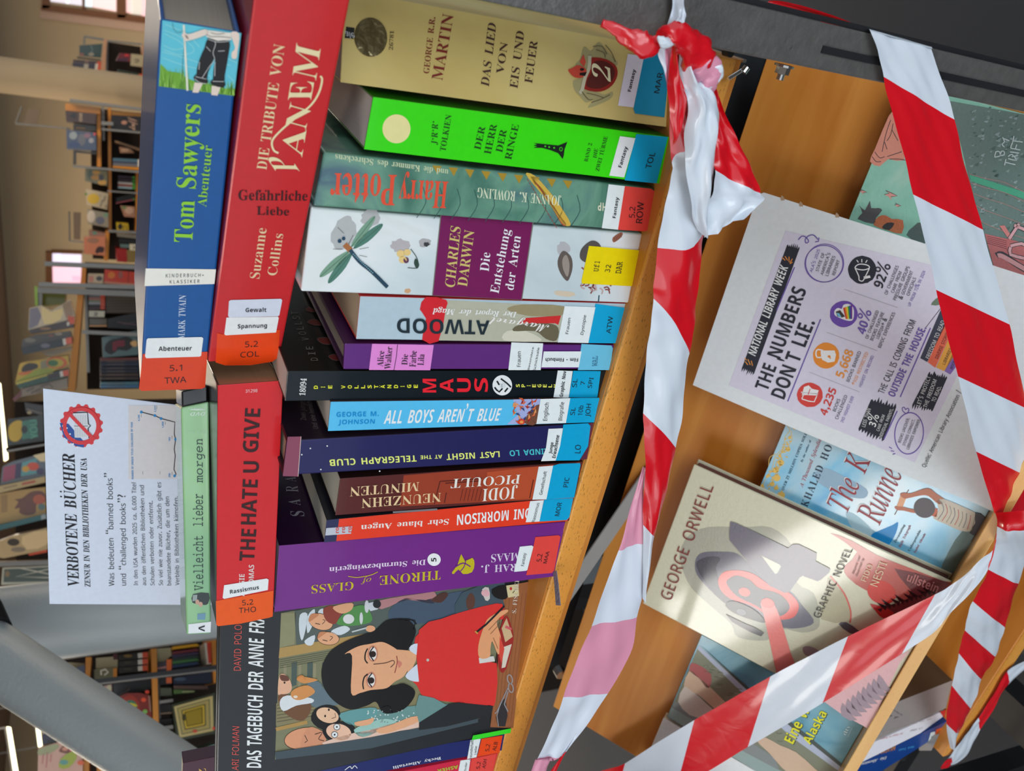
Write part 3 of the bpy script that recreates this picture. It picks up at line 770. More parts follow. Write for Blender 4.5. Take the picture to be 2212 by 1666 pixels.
# --- navy round-backed novel
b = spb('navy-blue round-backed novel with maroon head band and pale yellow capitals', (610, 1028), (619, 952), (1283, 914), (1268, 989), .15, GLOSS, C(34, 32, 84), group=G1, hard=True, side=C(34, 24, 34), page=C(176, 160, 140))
V(*Z5)
b.part('head_band', GLOSS, lambda p: (p.poly(b.pl, [(540, 1320), (625, 1318), (606, 1575), (508, 1572)], C(134, 66, 88), 2), p.line(b.pl, [(625, 1318), (606, 1575)], 3, C(220, 200, 190), 3)), 'maroon band')
b.part('title_lettering', SATIN, lambda p: (p.text(b.pl, 'LAST NIGHT', (1900, 1412), (1558, 1430), (1902, 1450), 'A', C(222, 232, 120)), p.text(b.pl, 'AT THE', (1532, 1434), (1392, 1440), (1533, 1458), 'A', C(222, 232, 120)), p.text(b.pl, 'TELEGRAPH CLUB', (1365, 1438), (806, 1466), (1368, 1478), 'A', C(222, 232, 120)),
      [p.ell(b.pl, q, 5, 5, C(230, 230, 230), 4, 0, 6) for q in ((793, 1378), (685, 1394), (752, 1529), (630, 1434), (1130, 1540))]))
V(*Z8)
b.part('author_lettering', SATIN, lambda p: p.text(b.pl, 'LINDA LO', (780, 1394), (535, 1408), (783, 1430), 'A', C(70, 186, 196)))
sticker(b, [(786, 1268), (882, 1264), (860, 1380), (832, 1472), (738, 1476), (770, 1390)], PAPER, [('Junge', (806, 1428), (818, 1355), (786, 1426), 'A'), ('Erwachsene', (830, 1456), (856, 1310), (808, 1452), 'A')])
sticker(b, [(882, 1240), (1040, 1232), (1056, 1250), (1040, 1380), (985, 1470), (832, 1472), (860, 1380)], ST_BLUE, [('LO', (990, 1425), (994, 1372), (954, 1423), 'a')])
V(590, 860, .20408)
b.part('cover_lettering', SATIN, lambda p: (p.text(b.right, 'Zwei junge', (350, 238), (330, 40), (292, 236), 'a', C(96, 84, 84), 3), p.text(b.right, 'Und eine heimliche', (478, 330), (400, 20), (422, 328), 'a', C(110, 98, 98), 3)))
V(*Z8)
b.part('foot_band', GLOSS, lambda p: p.poly(b.pl, [(1044, 1232), (1080, 1232), (1040, 1462), (990, 1470), (1040, 1380), (1056, 1250)], C(96, 44, 62), 2))

# --- brown school-shooting novel
b = spb('rust-brown paperback with cream upside-down serif capitals over a faint door', (724, 1114), (735, 1034), (1260, 997), (1242, 1074), .118, GLOSS, C(86, 34, 32), group=G1, page=C(208, 204, 190), side=C(40, 22, 22))
def door(p):
    P = b.pl; V(*Z9)
    p.poly(P, [(-120, 68), (200, 40), (480, 26), (790, 8), (830, -5), (800, 190), (580, 200), (200, 218), (-140, 236)], C(150, 58, 34), 1)
    p.poly(P, [(330, 50), (640, 14), (690, 10), (650, 190), (330, 205)], C(178, 74, 40), 2)
    for q in ([(75, 100), (300, 85), (300, 80)], [(75, 100), (45, 222)], [(105, 110), (290, 98)], [(110, 160), (100, 215)], [(580, 90), (560, 190)]): p.line(P, q, 5, C(84, 30, 24), 3)
    for i in range(6): p.line(P, [(200 + i * 20, 140), (185 + i * 20, 205)], 3, C(90, 34, 26), 3)
b.part('door_picture', SATIN, door)
V(*Z6)
b.part('title_lettering', SATIN, lambda p: (p.text(b.pl, 'MINUTEN', (1165, 102), (790, 130), (1162, 150), 's', C(226, 196, 150), 5), p.text(b.pl, 'NEUNZEHN', (1282, 160), (852, 192), (1280, 208), 's', C(226, 196, 150), 5)))
V(*Z9)
b.part('author_lettering', SATIN, lambda p: (p.text(b.pl, 'PICOULT', (512, 62), (138, 86), (505, 110), 's', C(228, 224, 214), 5), p.text(b.pl, 'JODI', (495, 125), (308, 140), (488, 190), 's', C(228, 224, 214), 5)))
sticker(b, [(608, 20), (686, 14), (650, 196), (574, 198)], PAPER, [('Gesellschaft', (626, 172), (652, 45), (610, 170), 'a')])
sticker(b, [(686, 14), (720, 4), (832, 0), (834, 12), (800, 186), (650, 196)], ST_BLUE, [('PIC', (765, 130), (774, 78), (740, 129), 'a')])

# --- orange-red slim paperback
b = spb('slim orange-red paperback with navy tail and grey publisher tag', (700, 1172), (706, 1124), (1240, 1073), (1228, 1126), .118, GLOSS, C(226, 60, 32), group=G1, page=C(206, 200, 186), side=C(34, 34, 40))
V(*Z6)
def mor(p):
    P = b.pl
    p.poly(P, [(664, 310), (732, 302), (716, 425), (650, 430)], C(44, 46, 82), 1)
    p.poly(P, [(662, 352), (802, 342), (796, 382), (656, 392)], C(186, 190, 200), 3)
    for i in range(3): p.text(P, 'ro', (730 + i * 34 , 378 - i * 2), (730 + i * 34, 348 - i * 2), (708 + i * 34, 379 - i * 2), 'A', C(214, 74, 60), 5)
b.part('publisher_tag', SATIN, mor, 'navy tail with a grey tag')
b.part('title_lettering', SATIN, lambda p: p.text(b.pl, 'Sehr blaue Augen', (1325, 302), (850, 336), (1322, 332), 'b', C(236, 224, 216), 4))
V(*Z9)
b.part('author_lettering', SATIN, lambda p: p.text(b.pl, 'TONI MORRISON', (600, 240), (168, 280), (596, 294), 'A', C(240, 232, 228), 4))
b.part('grey_panel', SATIN, lambda p: p.poly(b.pl, [(-180, 262), (60, 246), (62, 256), (-178, 272)], C(120, 116, 120), 2))
sticker(b, [(562, 206), (636, 200), (612, 316), (538, 320)], PAPER, [('Rassismus', (586, 318), (612, 215), (570, 318), 'a')])
sticker(b, [(638, 198), (796, 184), (774, 292), (760, 308), (612, 316)], ST_BLUE, [('MOR', (718, 286), (734, 214), (694, 284), 'a')])
b.part('tail', GLOSS, lambda p: p.poly(b.pl, [(798, 184), (806, 186), (780, 312), (764, 312), (778, 292)], C(30, 34, 60), 2))

# --- purple fantasy volume
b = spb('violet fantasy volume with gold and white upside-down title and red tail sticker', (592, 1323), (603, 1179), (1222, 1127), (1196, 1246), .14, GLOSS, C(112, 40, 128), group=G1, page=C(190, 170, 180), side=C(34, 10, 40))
V(*Z6)
b.part('series_lettering', SATIN, lambda p: (p.text(b.pl, 'THRONE', (1280, 580), (950, 610), (1278, 628), 's', C(196, 178, 40), 4), p.text(b.pl, 'of', (905, 620), (850, 626), (904, 648), 'i', C(196, 178, 40), 4), p.text(b.pl, 'GLASS', (810, 640), (582, 660), (808, 684), 's', C(196, 178, 40), 4),
     p.line(b.pl, [(940, 588), (900, 606), (830, 618), (780, 612)], 4, C(196, 178, 40), 4, 4)))
b.part('title_lettering', SATIN, lambda p: p.text(b.pl, 'Die Sturmbezwingerin', (1200, 522), (678, 564), (1198, 550), 'b', C(224, 206, 226), 4))
b.part('number_disc', SATIN, lambda p: (p.ell(b.pl, (1244, 522), 36, 34, C(232, 236, 240), 4, 0, 30), p.text(b.pl, '5', (1256, 532), (1256, 512), (1228, 532), 'A', INK, 6)), 'white disc with a 5')
V(*Z9)
b.part('emblem', SATIN, lambda p: (p.poly(b.pl, [(140, 590), (170, 550), (190, 492), (210, 530), (250, 512), (262, 545), (248, 590), (200, 600), (175, 575), (150, 600)], C(190, 176, 30), 4, 2), p.line(b.pl, [(160, 560), (200, 540), (240, 560)], 6, C(112, 40, 128), 6, 3), p.line(b.pl, [(180, 590), (205, 560), (215, 520)], 5, C(112, 40, 128), 6, 3)))
b.part('author_lettering', SATIN, lambda p: (p.text(b.pl, 'SARAH J.', (560, 540), (298, 555), (558, 578), 's', C(214, 200, 220), 4), p.text(b.pl, 'MAAS', (508, 482), (352, 494), (506, 524), 's', C(214, 200, 220), 4)))
sticker(b, [(506, 452), (570, 445), (580, 452), (552, 575), (540, 582), (476, 588)], PAPER, [('Fantasy', (528, 556), (540, 486), (512, 555), 'a')])
sticker(b, [(590, 400), (715, 390), (726, 398), (692, 580), (680, 594), (540, 606), (580, 450)], ST_RED, [('5.2', (622, 533), (628, 492), (596, 531), 'a'), ('MAA', (650, 542), (666, 478), (632, 540), 'a')])
def lettered_side(bk, items, col):
    bk.part('cover_lettering', SATIN, lambda p: [p.text(bk.right, t, A, B_, C_, st, col, 3) for t, A, B_, C_, st in items])
V(*Z6)
lettered_side(b, [('S', (545, 290), (540, 262), (472, 290), 's'), ('A', (524, 232), (520, 198), (460, 230), 's'), ('R', (512, 160), (508, 126), (446, 158), 's'), ('A', (500, 104), (496, 78), (440, 102), 's')], C(130, 126, 134))
def ribbon():
    a = [on_z(q, ZS + .0012) for q in ((686, 590), (692, 640), (702, 770), (726, 772), (712, 640), (704, 582))]
    p = Pt(); p.v = a + [v - Vector((0, 0, .0006)) for v in a]
    p.face((0, 1, 2, 3, 4, 5), None); p.face((11, 10, 9, 8, 7, 6), None)
    for i in range(6): p.face((i, (i + 1) % 6, (i + 1) % 6 + 6, i + 6), None)
    p.build('ribbon_bookmark', solid('grey_ribbon', C(120, 120, 134), .8, bump=.5, bs=500), b.o, 'grey ribbon bookmark')
V(*Z9); ribbon()

# --- two small books at the left edge
b = spb('thin navy paperback with orange tail sticker, just left of the black cartoon-cover book', (640, 1700), (640, 1660), (1090, 1586), (1084, 1622), .12, GLOSS, C(34, 42, 100), group=G1, side=C(34, 34, 40))
V(*Z9)
b.part('author_lettering', SATIN, lambda p: p.text(b.pl, 'Becky Albertalli', (80, 1588), (-180, 1640), (82, 1602), 'b', C(226, 226, 236), 4))
sticker(b, [(240, 1498), (295, 1490), (272, 1590), (222, 1600)], PAPER, [('Freundschaft', (246, 1606), (256, 1498), (232, 1604), 'a'), ('Liebe', (270, 1575), (276, 1530), (258, 1574), 'a')])
sticker(b, [(300, 1490), (414, 1472), (396, 1565), (276, 1588)], ST_OR, [('5.2', (340, 1558), (346, 1520), (318, 1556), 'a'), ('ALB', (376, 1555), (388, 1508), (356, 1553), 'a')])
V(*Z6)
b.part('title_swirl', SATIN, lambda p: p.line(b.pl, [(762, 1660), (790, 1640), (800, 1652), (815, 1636), (830, 1650)], 4, C(230, 230, 236), 4, 4))
b = spb('pinkish-red paperback with green lettering, half out of frame at the left end', (640, 1770), (640, 1712), (1076, 1626), (1062, 1680), .12, GLOSS, C(206, 40, 70), group=G1)
V(*Z9)
b.part('author_lettering', SATIN, lambda p: p.text(b.pl, 'ASHER', (172, 1632), (60, 1656), (175, 1650), 'A', C(170, 196, 60), 4))
sticker(b, [(186, 1608), (240, 1600), (228, 1680), (170, 1690)], PAPER, [('Thriller', (216, 1668), (222, 1618), (206, 1666), 'a')])
sticker(b, [(246, 1598), (380, 1570), (362, 1665), (232, 1690)], ST_RED, [('5.2', (290, 1652), (296, 1615), (270, 1650), 'a'), ('ASH', (320, 1650), (328, 1602), (302, 1648), 'a')])
# ---------------------------------------------------------------- front-facing cartoon-cover book leaning at the left
def front_c8(BL, BR, TL, TR, n, th):
    k = n * th
    return [BL - k, BR - k, TL - k, TR - k, BL, BR, TL, TR]
V()
A_ = on_z((1105, 1578), ZS); B_r = on_z((1140, 1266), ZS)
dr = (B_r - A_).normalized(); B_r = A_ + dr * .146
up = Vector((0, 0, 1)); nn = Pl(A_, dr.cross(up)).n
b = Book('large black-bordered comic diary with a black-haired girl in a red cardigan on its cover', front_c8(A_, B_r, A_ + up * .2475, B_r + up * .2475, nn, .014), GLOSS, C(38, 40, 42), group=G1, side=C(40, 42, 44), hard=True)
P = b.right
SK = C(222, 164, 124); HAIR = C(24, 22, 22); REDC = C(212, 50, 46); TEAL = C(90, 112, 108)
V(*Z6)
b.part('author_lettering', SATIN, lambda p: (p.text(P, 'ARI FOLMAN', (188, 1662), (192, 1425), (152, 1660), 'a', C(206, 84, 78)), p.text(P, 'DAVID POLONSKY', (200, 1122), (208, 768), (162, 1122), 'a', C(206, 84, 78))))
b.part('title_lettering', SATIN, lambda p: p.text(P, 'DAS TAGEBUCH DER ANNE FRANK', (310, 1648), (330, 742), (232, 1646), 'A', C(226, 230, 230)))
def scene(p):
    V(*Z6)
    OL = C(122, 122, 92)
    p.poly(P, [(418, 812), (400, 1230), (385, 1605), (1480, 1385), (1520, 1370), (1640, 700), (1420, 640)], OL, 1)
    p.poly(P, [(418, 812), (500, 810), (490, 980), (410, 1000)], C(140, 138, 104), 2)
    p.poly(P, [(490, 800), (900, 740), (1250, 700), (1500, 660), (1500, 1000), (700, 980), (500, 985)], C(86, 96, 90), 2)
    p.poly(P, [(410, 1000), (980, 905), (985, 950), (405, 1055)], C(172, 140, 84), 3)
    for i in range(5): p.line(P, [(410, 1065 + i * 11), (980, 965 + i * 10)], 3, C(92, 92, 72), 3)
    for x in (440, 520, 600, 680, 760): p.line(P, [(x, 1075 + (760 - x) * .05), (x - 6, 1300)], 16, C(140, 134, 104), 3)
    for x in (475, 560, 640, 720): p.poly(P, [(x, 1080), (x + 30, 1074), (x + 26, 1200), (x - 2, 1210)], C(74, 88, 82), 3)
    p.poly(P, [(392, 1300), (640, 1260), (980, 1230), (1480, 1180), (1480, 1280), (1000, 1330), (390, 1420)], C(130, 122, 88), 2)
    for i in range(6): p.line(P, [(395, 1310 + i * 18), (640, 1280 + i * 16)], 3, C(96, 92, 70), 4)
    p.line(P, [(390, 1440), (560, 1400)], 20, C(170, 136, 76), 4)
    # smoke and window
    rn = random.Random(8)
    for q in ([(520, 820), (560, 815), (550, 900), (530, 960), (515, 900)], [(560, 830), (600, 790), (590, 870), (560, 920)], [(545, 960), (600, 930), (590, 980), (560, 985)], [(620, 800), (650, 790), (640, 850), (610, 870)], [(700, 900), (760, 880), (790, 900), (740, 930), (690, 920)]):
        p.poly(P, q, C(206, 214, 218), 4, 3)
    # figures top
    for c, rx, ry, a in (((632, 858), 66, 42, .3), ((672, 948), 58, 34, .1)):
        p.ell(P, c, rx + 3, ry + 3, C(60, 44, 40), 4, a); p.ell(P, c, rx, ry, SK, 5, a)
        p.line(P, [(c[0] + 8, c[1] + 12), (c[0] + 24, c[1] - 6), (c[0] + 10, c[1] - 12)], 3, C(50, 40, 36), 6, 3)
        p.line(P, [(c[0] - 30, c[1] + 8), (c[0] - 4, c[1] + 14)], 4, C(60, 44, 40), 6)
        p.poly(P, [(c[0] - rx, c[1]), (c[0] - rx * .8, c[1] - ry), (c[0] - 10, c[1] - ry), (c[0] - 30, c[1] - ry * .5)], C(196, 130, 90), 6, 3)
    p.poly(P, [(645, 790), (690, 770), (740, 780), (800, 765), (790, 800), (740, 820), (710, 870), (660, 850)], C(140, 62, 48), 6, 3)
    p.poly(P, [(700, 775), (800, 755), (800, 790), (760, 812), (720, 805)], SK, 7, 3)
    p.poly(P, [(740, 830), (800, 780), (870, 770), (905, 820), (900, 860), (800, 880), (720, 870)], C(84, 140, 76), 6, 3)
    p.ell(P, (782, 842), 30, 26, C(216, 216, 214), 8); p.ell(P, (850, 838), 9, 32, C(206, 208, 210), 8); p.ell(P, (880, 775), 12, 34, C(206, 208, 210), 8)
    p.poly(P, [(870, 760), (940, 745), (940, 790), (900, 800)], C(200, 206, 210), 7); p.ell(P, (935, 762), 22, 22, C(40, 42, 44), 8, 0, 14)
    p.poly(P, [(940, 745), (1180, 705), (1250, 700), (1240, 760), (1100, 740), (960, 790)], C(180, 128, 130), 5, 3)
    p.poly(P, [(1000, 800), (1090, 730), (1200, 740), (1400, 690), (1480, 760), (1300, 850), (1040, 870)], C(70, 86, 104), 5, 3)
    p.poly(P, [(1230, 740), (1290, 700), (1320, 712), (1280, 755)], C(82, 52, 46), 6, 3)
    p.line(P, [(880, 890), (800, 912)], 8, C(190, 196, 196), 7); p.ell(P, (900, 895), 26, 18, SK, 7)
    # girl: hair, face, collar, cardigan
    p.poly(P, [(635, 1150), (645, 1080), (690, 1010), (770, 960), (860, 925), (920, 905), (985, 850), (1060, 838), (1110, 850), (1145, 900), (1130, 960), (1100, 1010), (1060, 1020), (1000, 1000), (1000, 1190), (1080, 1190), (1140, 1230), (1120, 1290), (1060, 1340), (970, 1350), (930, 1290), (880, 1310), (790, 1330), (710, 1290), (655, 1225)], HAIR, 9, 4)
    for q in ([(1080, 850), (1140, 850), (1130, 900)], [(960, 1320), (1000, 1310), (1020, 1350)], [(1050, 845), (1110, 842), (1150, 870)]): p.line(P, q, 5, HAIR, 9, 3)
    p.poly(P, [(800, 1040), (760, 1030), (830, 990), (900, 975), (960, 965), (1010, 985), (1060, 1020), (1100, 1060), (1105, 1100), (1080, 1150), (1030, 1180), (985, 1215), (900, 1225), (845, 1240), (795, 1240)], SK, 11, 4)
    p.poly(P, [(990, 1010), (1090, 1010), (1150, 1030), (1130, 1100), (1100, 1130), (1090, 1060)], SK, 10, 2)
    for cx_, cy_ in ((912, 1028), (903, 1170)):
        p.ell(P, (cx_, cy_), 28, 44, C(196, 128, 100), 12, 0, 20); p.ell(P, (cx_, cy_), 20, 36, C(226, 220, 214), 13, 0, 20); p.ell(P, (cx_, cy_ + 2), 17, 17, C(44, 30, 28), 14, 0, 16)
        p.line(P, [(cx_ + 4, cy_ - 38), (cx_ - 18, cy_), (cx_ + 4, cy_ + 38)], 6, HAIR, 15, 4)
    p.line(P, [(862, 1220), (858, 1190), (866, 1155), (885, 1138)], 7, HAIR, 13, 4); p.line(P, [(884, 1080), (870, 1060), (872, 1025), (884, 1000)], 7, HAIR, 13, 4)
    p.line(P, [(915, 1085), (980, 1078), (1020, 1065), (1028, 1080), (1008, 1102)], 4, C(84, 54, 44), 13, 4)
    p.line(P, [(1040, 1040), (1044, 1070), (1036, 1110), (1030, 1132)], 5, C(150, 70, 60), 13, 4); p.poly(P, [(1046, 1066), (1070, 1080), (1052, 1106)], C(204, 124, 104), 12, 3)
    p.poly(P, [(1160, 920), (1300, 880), (1400, 830), (1480, 790), (1660, 770), (1680, 830), (1560, 850), (1500, 870), (1520, 1230), (1500, 1300), (1300, 1285), (1190, 1265), (1150, 1200), (1100, 1140), (1180, 1050), (1140, 985)], REDC, 10, 3)
    p.poly(P, [(1135, 975), (1215, 978), (1232, 1000), (1215, 1060), (1190, 1055), (1110, 1010)], C(206, 212, 224), 12, 3)
    p.poly(P, [(1095, 1135), (1185, 1065), (1215, 1120), (1205, 1165), (1150, 1180), (1100, 1165)], C(206, 212, 224), 12, 3)
    p.poly(P, [(1185, 1055), (1225, 1035), (1240, 1050), (1205, 1088)], C(166, 160, 136), 13); p.ell(P, (1208, 1062), 8, 8, C(200, 196, 180), 14, 0, 10)
    for q in ([(1240, 1045), (1380, 1020), (1480, 1000)], [(1275, 905), (1400, 880)], [(1265, 1195), (1300, 1185)], [(1285, 1205), (1400, 1180)]): p.line(P, q, 3, C(120, 30, 30), 12, 3)
    for q in ((1276, 1046), (1392, 1022)): p.ring(P, q, 9, 9, 3, C(110, 30, 30), 12, 0, 12)
    # figures bottom
    p.ell(P, (545, 1490), 112, 60, C(70, 50, 44), 5, -.15); p.ell(P, (545, 1488), 109, 57, C(214, 150, 112), 6, -.15)
    p.poly(P, [(560, 1430), (640, 1450), (660, 1500), (600, 1550), (520, 1550)], C(206, 142, 108), 7, 3)
    p.line(P, [(545, 1470), (560, 1500), (545, 1510)], 4, C(60, 44, 40), 8); p.line(P, [(600, 1465), (640, 1455), (620, 1490), (650, 1500)], 4, C(60, 44, 40), 8, 3)
    p.poly(P, [(580, 1390), (600, 1330), (660, 1305), (720, 1320), (740, 1370), (720, 1420), (640, 1440)], HAIR, 7, 3); p.ell(P, (668, 1362), 62, 40, C(226, 184, 150), 8, .3)
    p.ell(P, (655, 1366), 5, 7, HAIR, 9, 0, 8); p.ell(P, (675, 1332), 5, 7, HAIR, 9, 0, 8); p.line(P, [(690, 1380), (712, 1372), (708, 1350)], 3, C(90, 60, 50), 9)
    p.poly(P, [(640, 1440), (700, 1400), (780, 1400), (820, 1440), (780, 1470), (680, 1500)], HAIR, 8, 3); p.ell(P, (728, 1452), 68, 44, C(228, 184, 156), 9, .2)
    for q in ((718, 1424), (706, 1466)): p.ell(P, q, 17, 17, C(222, 226, 226), 10, 0, 16); p.ell(P, q, 5, 5, HAIR, 11, 0, 8); p.ring(P, q, 17, 17, 3, C(50, 50, 50), 11, 0, 16)
    p.poly(P, [(740, 1350), (900, 1320), (940, 1340), (900, 1400), (840, 1420), (760, 1400)], C(98, 150, 150), 8, 3)
    p.poly(P, [(860, 1350), (960, 1330), (1320, 1300), (1330, 1360), (1200, 1410), (960, 1430)], C(104, 144, 140), 7, 2)
    for i in range(60):
        x, y = 880 + rn.random() * 430, 1330 + rn.random() * 70
        p.ell(P, (x, y), 4, 4, C(206, 216, 210), 9, 0, 6)
    p.poly(P, [(810, 1440), (900, 1400), (980, 1380), (1040, 1400), (960, 1440), (860, 1480)], C(150, 190, 180), 9, 3)
    p.poly(P, [(640, 1510), (800, 1460), (900, 1440), (1160, 1370), (1200, 1400), (1300, 1410), (1310, 1425), (1220, 1450), (1100, 1440), (960, 1470), (720, 1520)], C(222, 188, 170), 9, 3)
    p.poly(P, [(815, 1400), (880, 1385), (920, 1375), (900, 1410), (830, 1420)], SK, 10, 3); p.poly(P, [(930, 1440), (1020, 1410), (1120, 1370), (1190, 1370), (1130, 1410), (980, 1460)], SK, 10, 3)
    # child with cat
    p.poly(P, [(410, 1145), (450, 1150), (475, 1200), (465, 1240), (420, 1250), (400, 1245)], C(222, 172, 140), 6, 3); p.poly(P, [(412, 1145), (450, 1150), (460, 1175), (420, 1175)], C(104, 64, 50), 7, 3)
    p.ell(P, (436, 1186), 5, 6, HAIR, 8, 0, 8)
    p.poly(P, [(400, 1260), (440, 1250), (560, 1280), (580, 1330), (540, 1390), (480, 1380), (420, 1330)], C(112, 76, 50), 6, 3)
    p.poly(P, [(410, 1290), (450, 1255), (580, 1270), (585, 1295), (500, 1310), (430, 1340)], C(212, 216, 218), 7, 3)
    p.poly(P, [(560, 1190), (620, 1180), (660, 1230), (760, 1290), (700, 1310), (600, 1320), (560, 1270)], C(96, 114, 122), 6, 3)
    p.poly(P, [(470, 1240), (500, 1215), (560, 1200), (600, 1230), (580, 1255), (520, 1280), (480, 1270)], C(206, 140, 80), 8, 3); p.poly(P, [(500, 1165), (540, 1155), (600, 1165), (610, 1175), (540, 1190)], C(206, 140, 80), 8, 3)
    p.line(P, [(505, 1160), (530, 1150), (550, 1170)], 10, C(200, 130, 70), 9, 3); p.ell(P, (495, 1262), 12, 8, C(226, 210, 190), 9, 0, 10)
    p.poly(P, [(388, 1600), (384, 1560), (900, 1480), (1400, 1380), (1480, 1370), (1480, 1400), (900, 1540)], C(66, 78, 84), 11)
b.part('cover_picture', SATIN, scene)
def desk(p):
    V(*Z9)
    p.poly(P, [(190, 700), (420, 640), (420, 780), (300, 830), (160, 830)], C(66, 82, 92), 11, 2)
    p.poly(P, [(215, 740), (240, 700), (262, 730), (255, 780), (225, 790)], C(92, 60, 48), 12, 3)
    p.poly(P, [(425, 780), (415, 740), (470, 655), (552, 640), (470, 1430), (345, 1425), (385, 1080)], C(146, 92, 56), 12)
    for i in range(7): p.line(P, [(540 - i * 22, 700), (455 - i * 17, 1400)], 2, C(118, 70, 42), 13)
    p.poly(P, [(-40, 900), (80, 840), (200, 800), (380, 756), (412, 780), (340, 860), (300, 960), (285, 1070), (380, 1080), (372, 1290), (340, 1305), (220, 1300), (60, 1200), (-40, 1180)], REDC, 14, 2)
    p.poly(P, [(282, 1050), (362, 1040), (370, 1068), (286, 1080)], C(206, 204, 198), 16); p.poly(P, [(286, 1050), (280, 980), (310, 880), (340, 830), (420, 790), (440, 800), (380, 850), (400, 930), (405, 1000), (385, 1030), (355, 960), (345, 1000), (340, 1045)], C(220, 156, 110), 17, 3)
    for q in ([(335, 900), (400, 830)], [(345, 920), (400, 860)], [(360, 940), (385, 1000)]): p.line(P, q, 3, C(120, 76, 54), 18)
    p.line(P, [(268, 912), (320, 870), (420, 770)], 10, C(30, 30, 32), 18); p.line(P, [(262, 905), (276, 918)], 8, C(190, 150, 70), 19)
    p.poly(P, [(395, 900), (430, 820), (455, 870), (470, 950), (430, 1110), (400, 1125), (385, 1060)], C(150, 40, 36), 16, 2); p.poly(P, [(432, 835), (465, 935), (425, 965), (405, 890)], C(196, 170, 130), 17)
    p.poly(P, [(418, 990), (460, 975), (425, 1100), (405, 1105)], C(206, 200, 184), 17); p.poly(P, [(395, 930), (420, 1000), (405, 1080), (392, 1040)], C(206, 70, 56), 18)
    p.line(P, [(425, 880), (458, 895)], 14, C(196, 90, 96), 18)
    for c in ((450, 1165), (455, 1212)): p.ring(P, c, 13, 24, 6, C(150, 146, 146), 16, -.2)
    p.line(P, [(445, 1200), (380, 1340), (370, 1350)], 6, C(140, 138, 140), 17); p.line(P, [(440, 1230), (420, 1300), (440, 1340)], 6, C(140, 138, 140), 17)
    p.poly(P, [(400, 1290), (425, 1270), (438, 1360), (425, 1420), (385, 1420), (375, 1370)], C(46, 46, 48), 16); p.line(P, [(400, 1290), (380, 1360), (388, 1420)], 4, C(150, 146, 146), 18)
    p.poly(P, [(352, 680), (430, 655), (440, 720), (410, 735), (365, 720)], C(26, 24, 24), 15, 2); p.poly(P, [(430, 660), (495, 650), (500, 715), (440, 725)], C(206, 196, 150), 16); p.ell(P, (455, 676), 7, 9, C(190, 50, 50), 17, 0, 10); p.line(P, [(465, 700), (480, 680)], 4, C(60, 60, 40), 17)
    p.ell(P, (318, 700), 20, 20, C(222, 170, 176), 16, 0, 12, .4); p.poly(P, [(300, 680), (335, 670), (342, 730), (318, 740)], C(206, 196, 190), 15, 2)
    p.poly(P, [(120, 1300), (170, 1290), (360, 1310), (350, 1360), (110, 1420), (-40, 1440), (-40, 1400)], C(38, 40, 42), 15)
    p.text(P, 'S. FISCHER', (482, 808), (500, 620), (460, 806), 's', C(206, 196, 180), 20)
    p.poly(P, [(-40, 1250), (120, 1310), (125, 1370), (-40, 1400)], C(104, 140, 136), 13, 2)
b.part('desk_picture', SATIN, desk)
V(*Z9)
b.part('page_marker', solid('green_tape', C(44, 200, 30, 1.3), .4), lambda p: p.poly(P, [(242, 1492), (250, 1466), (455, 1428), (452, 1452)], None, 24), 'bright green marker strip')

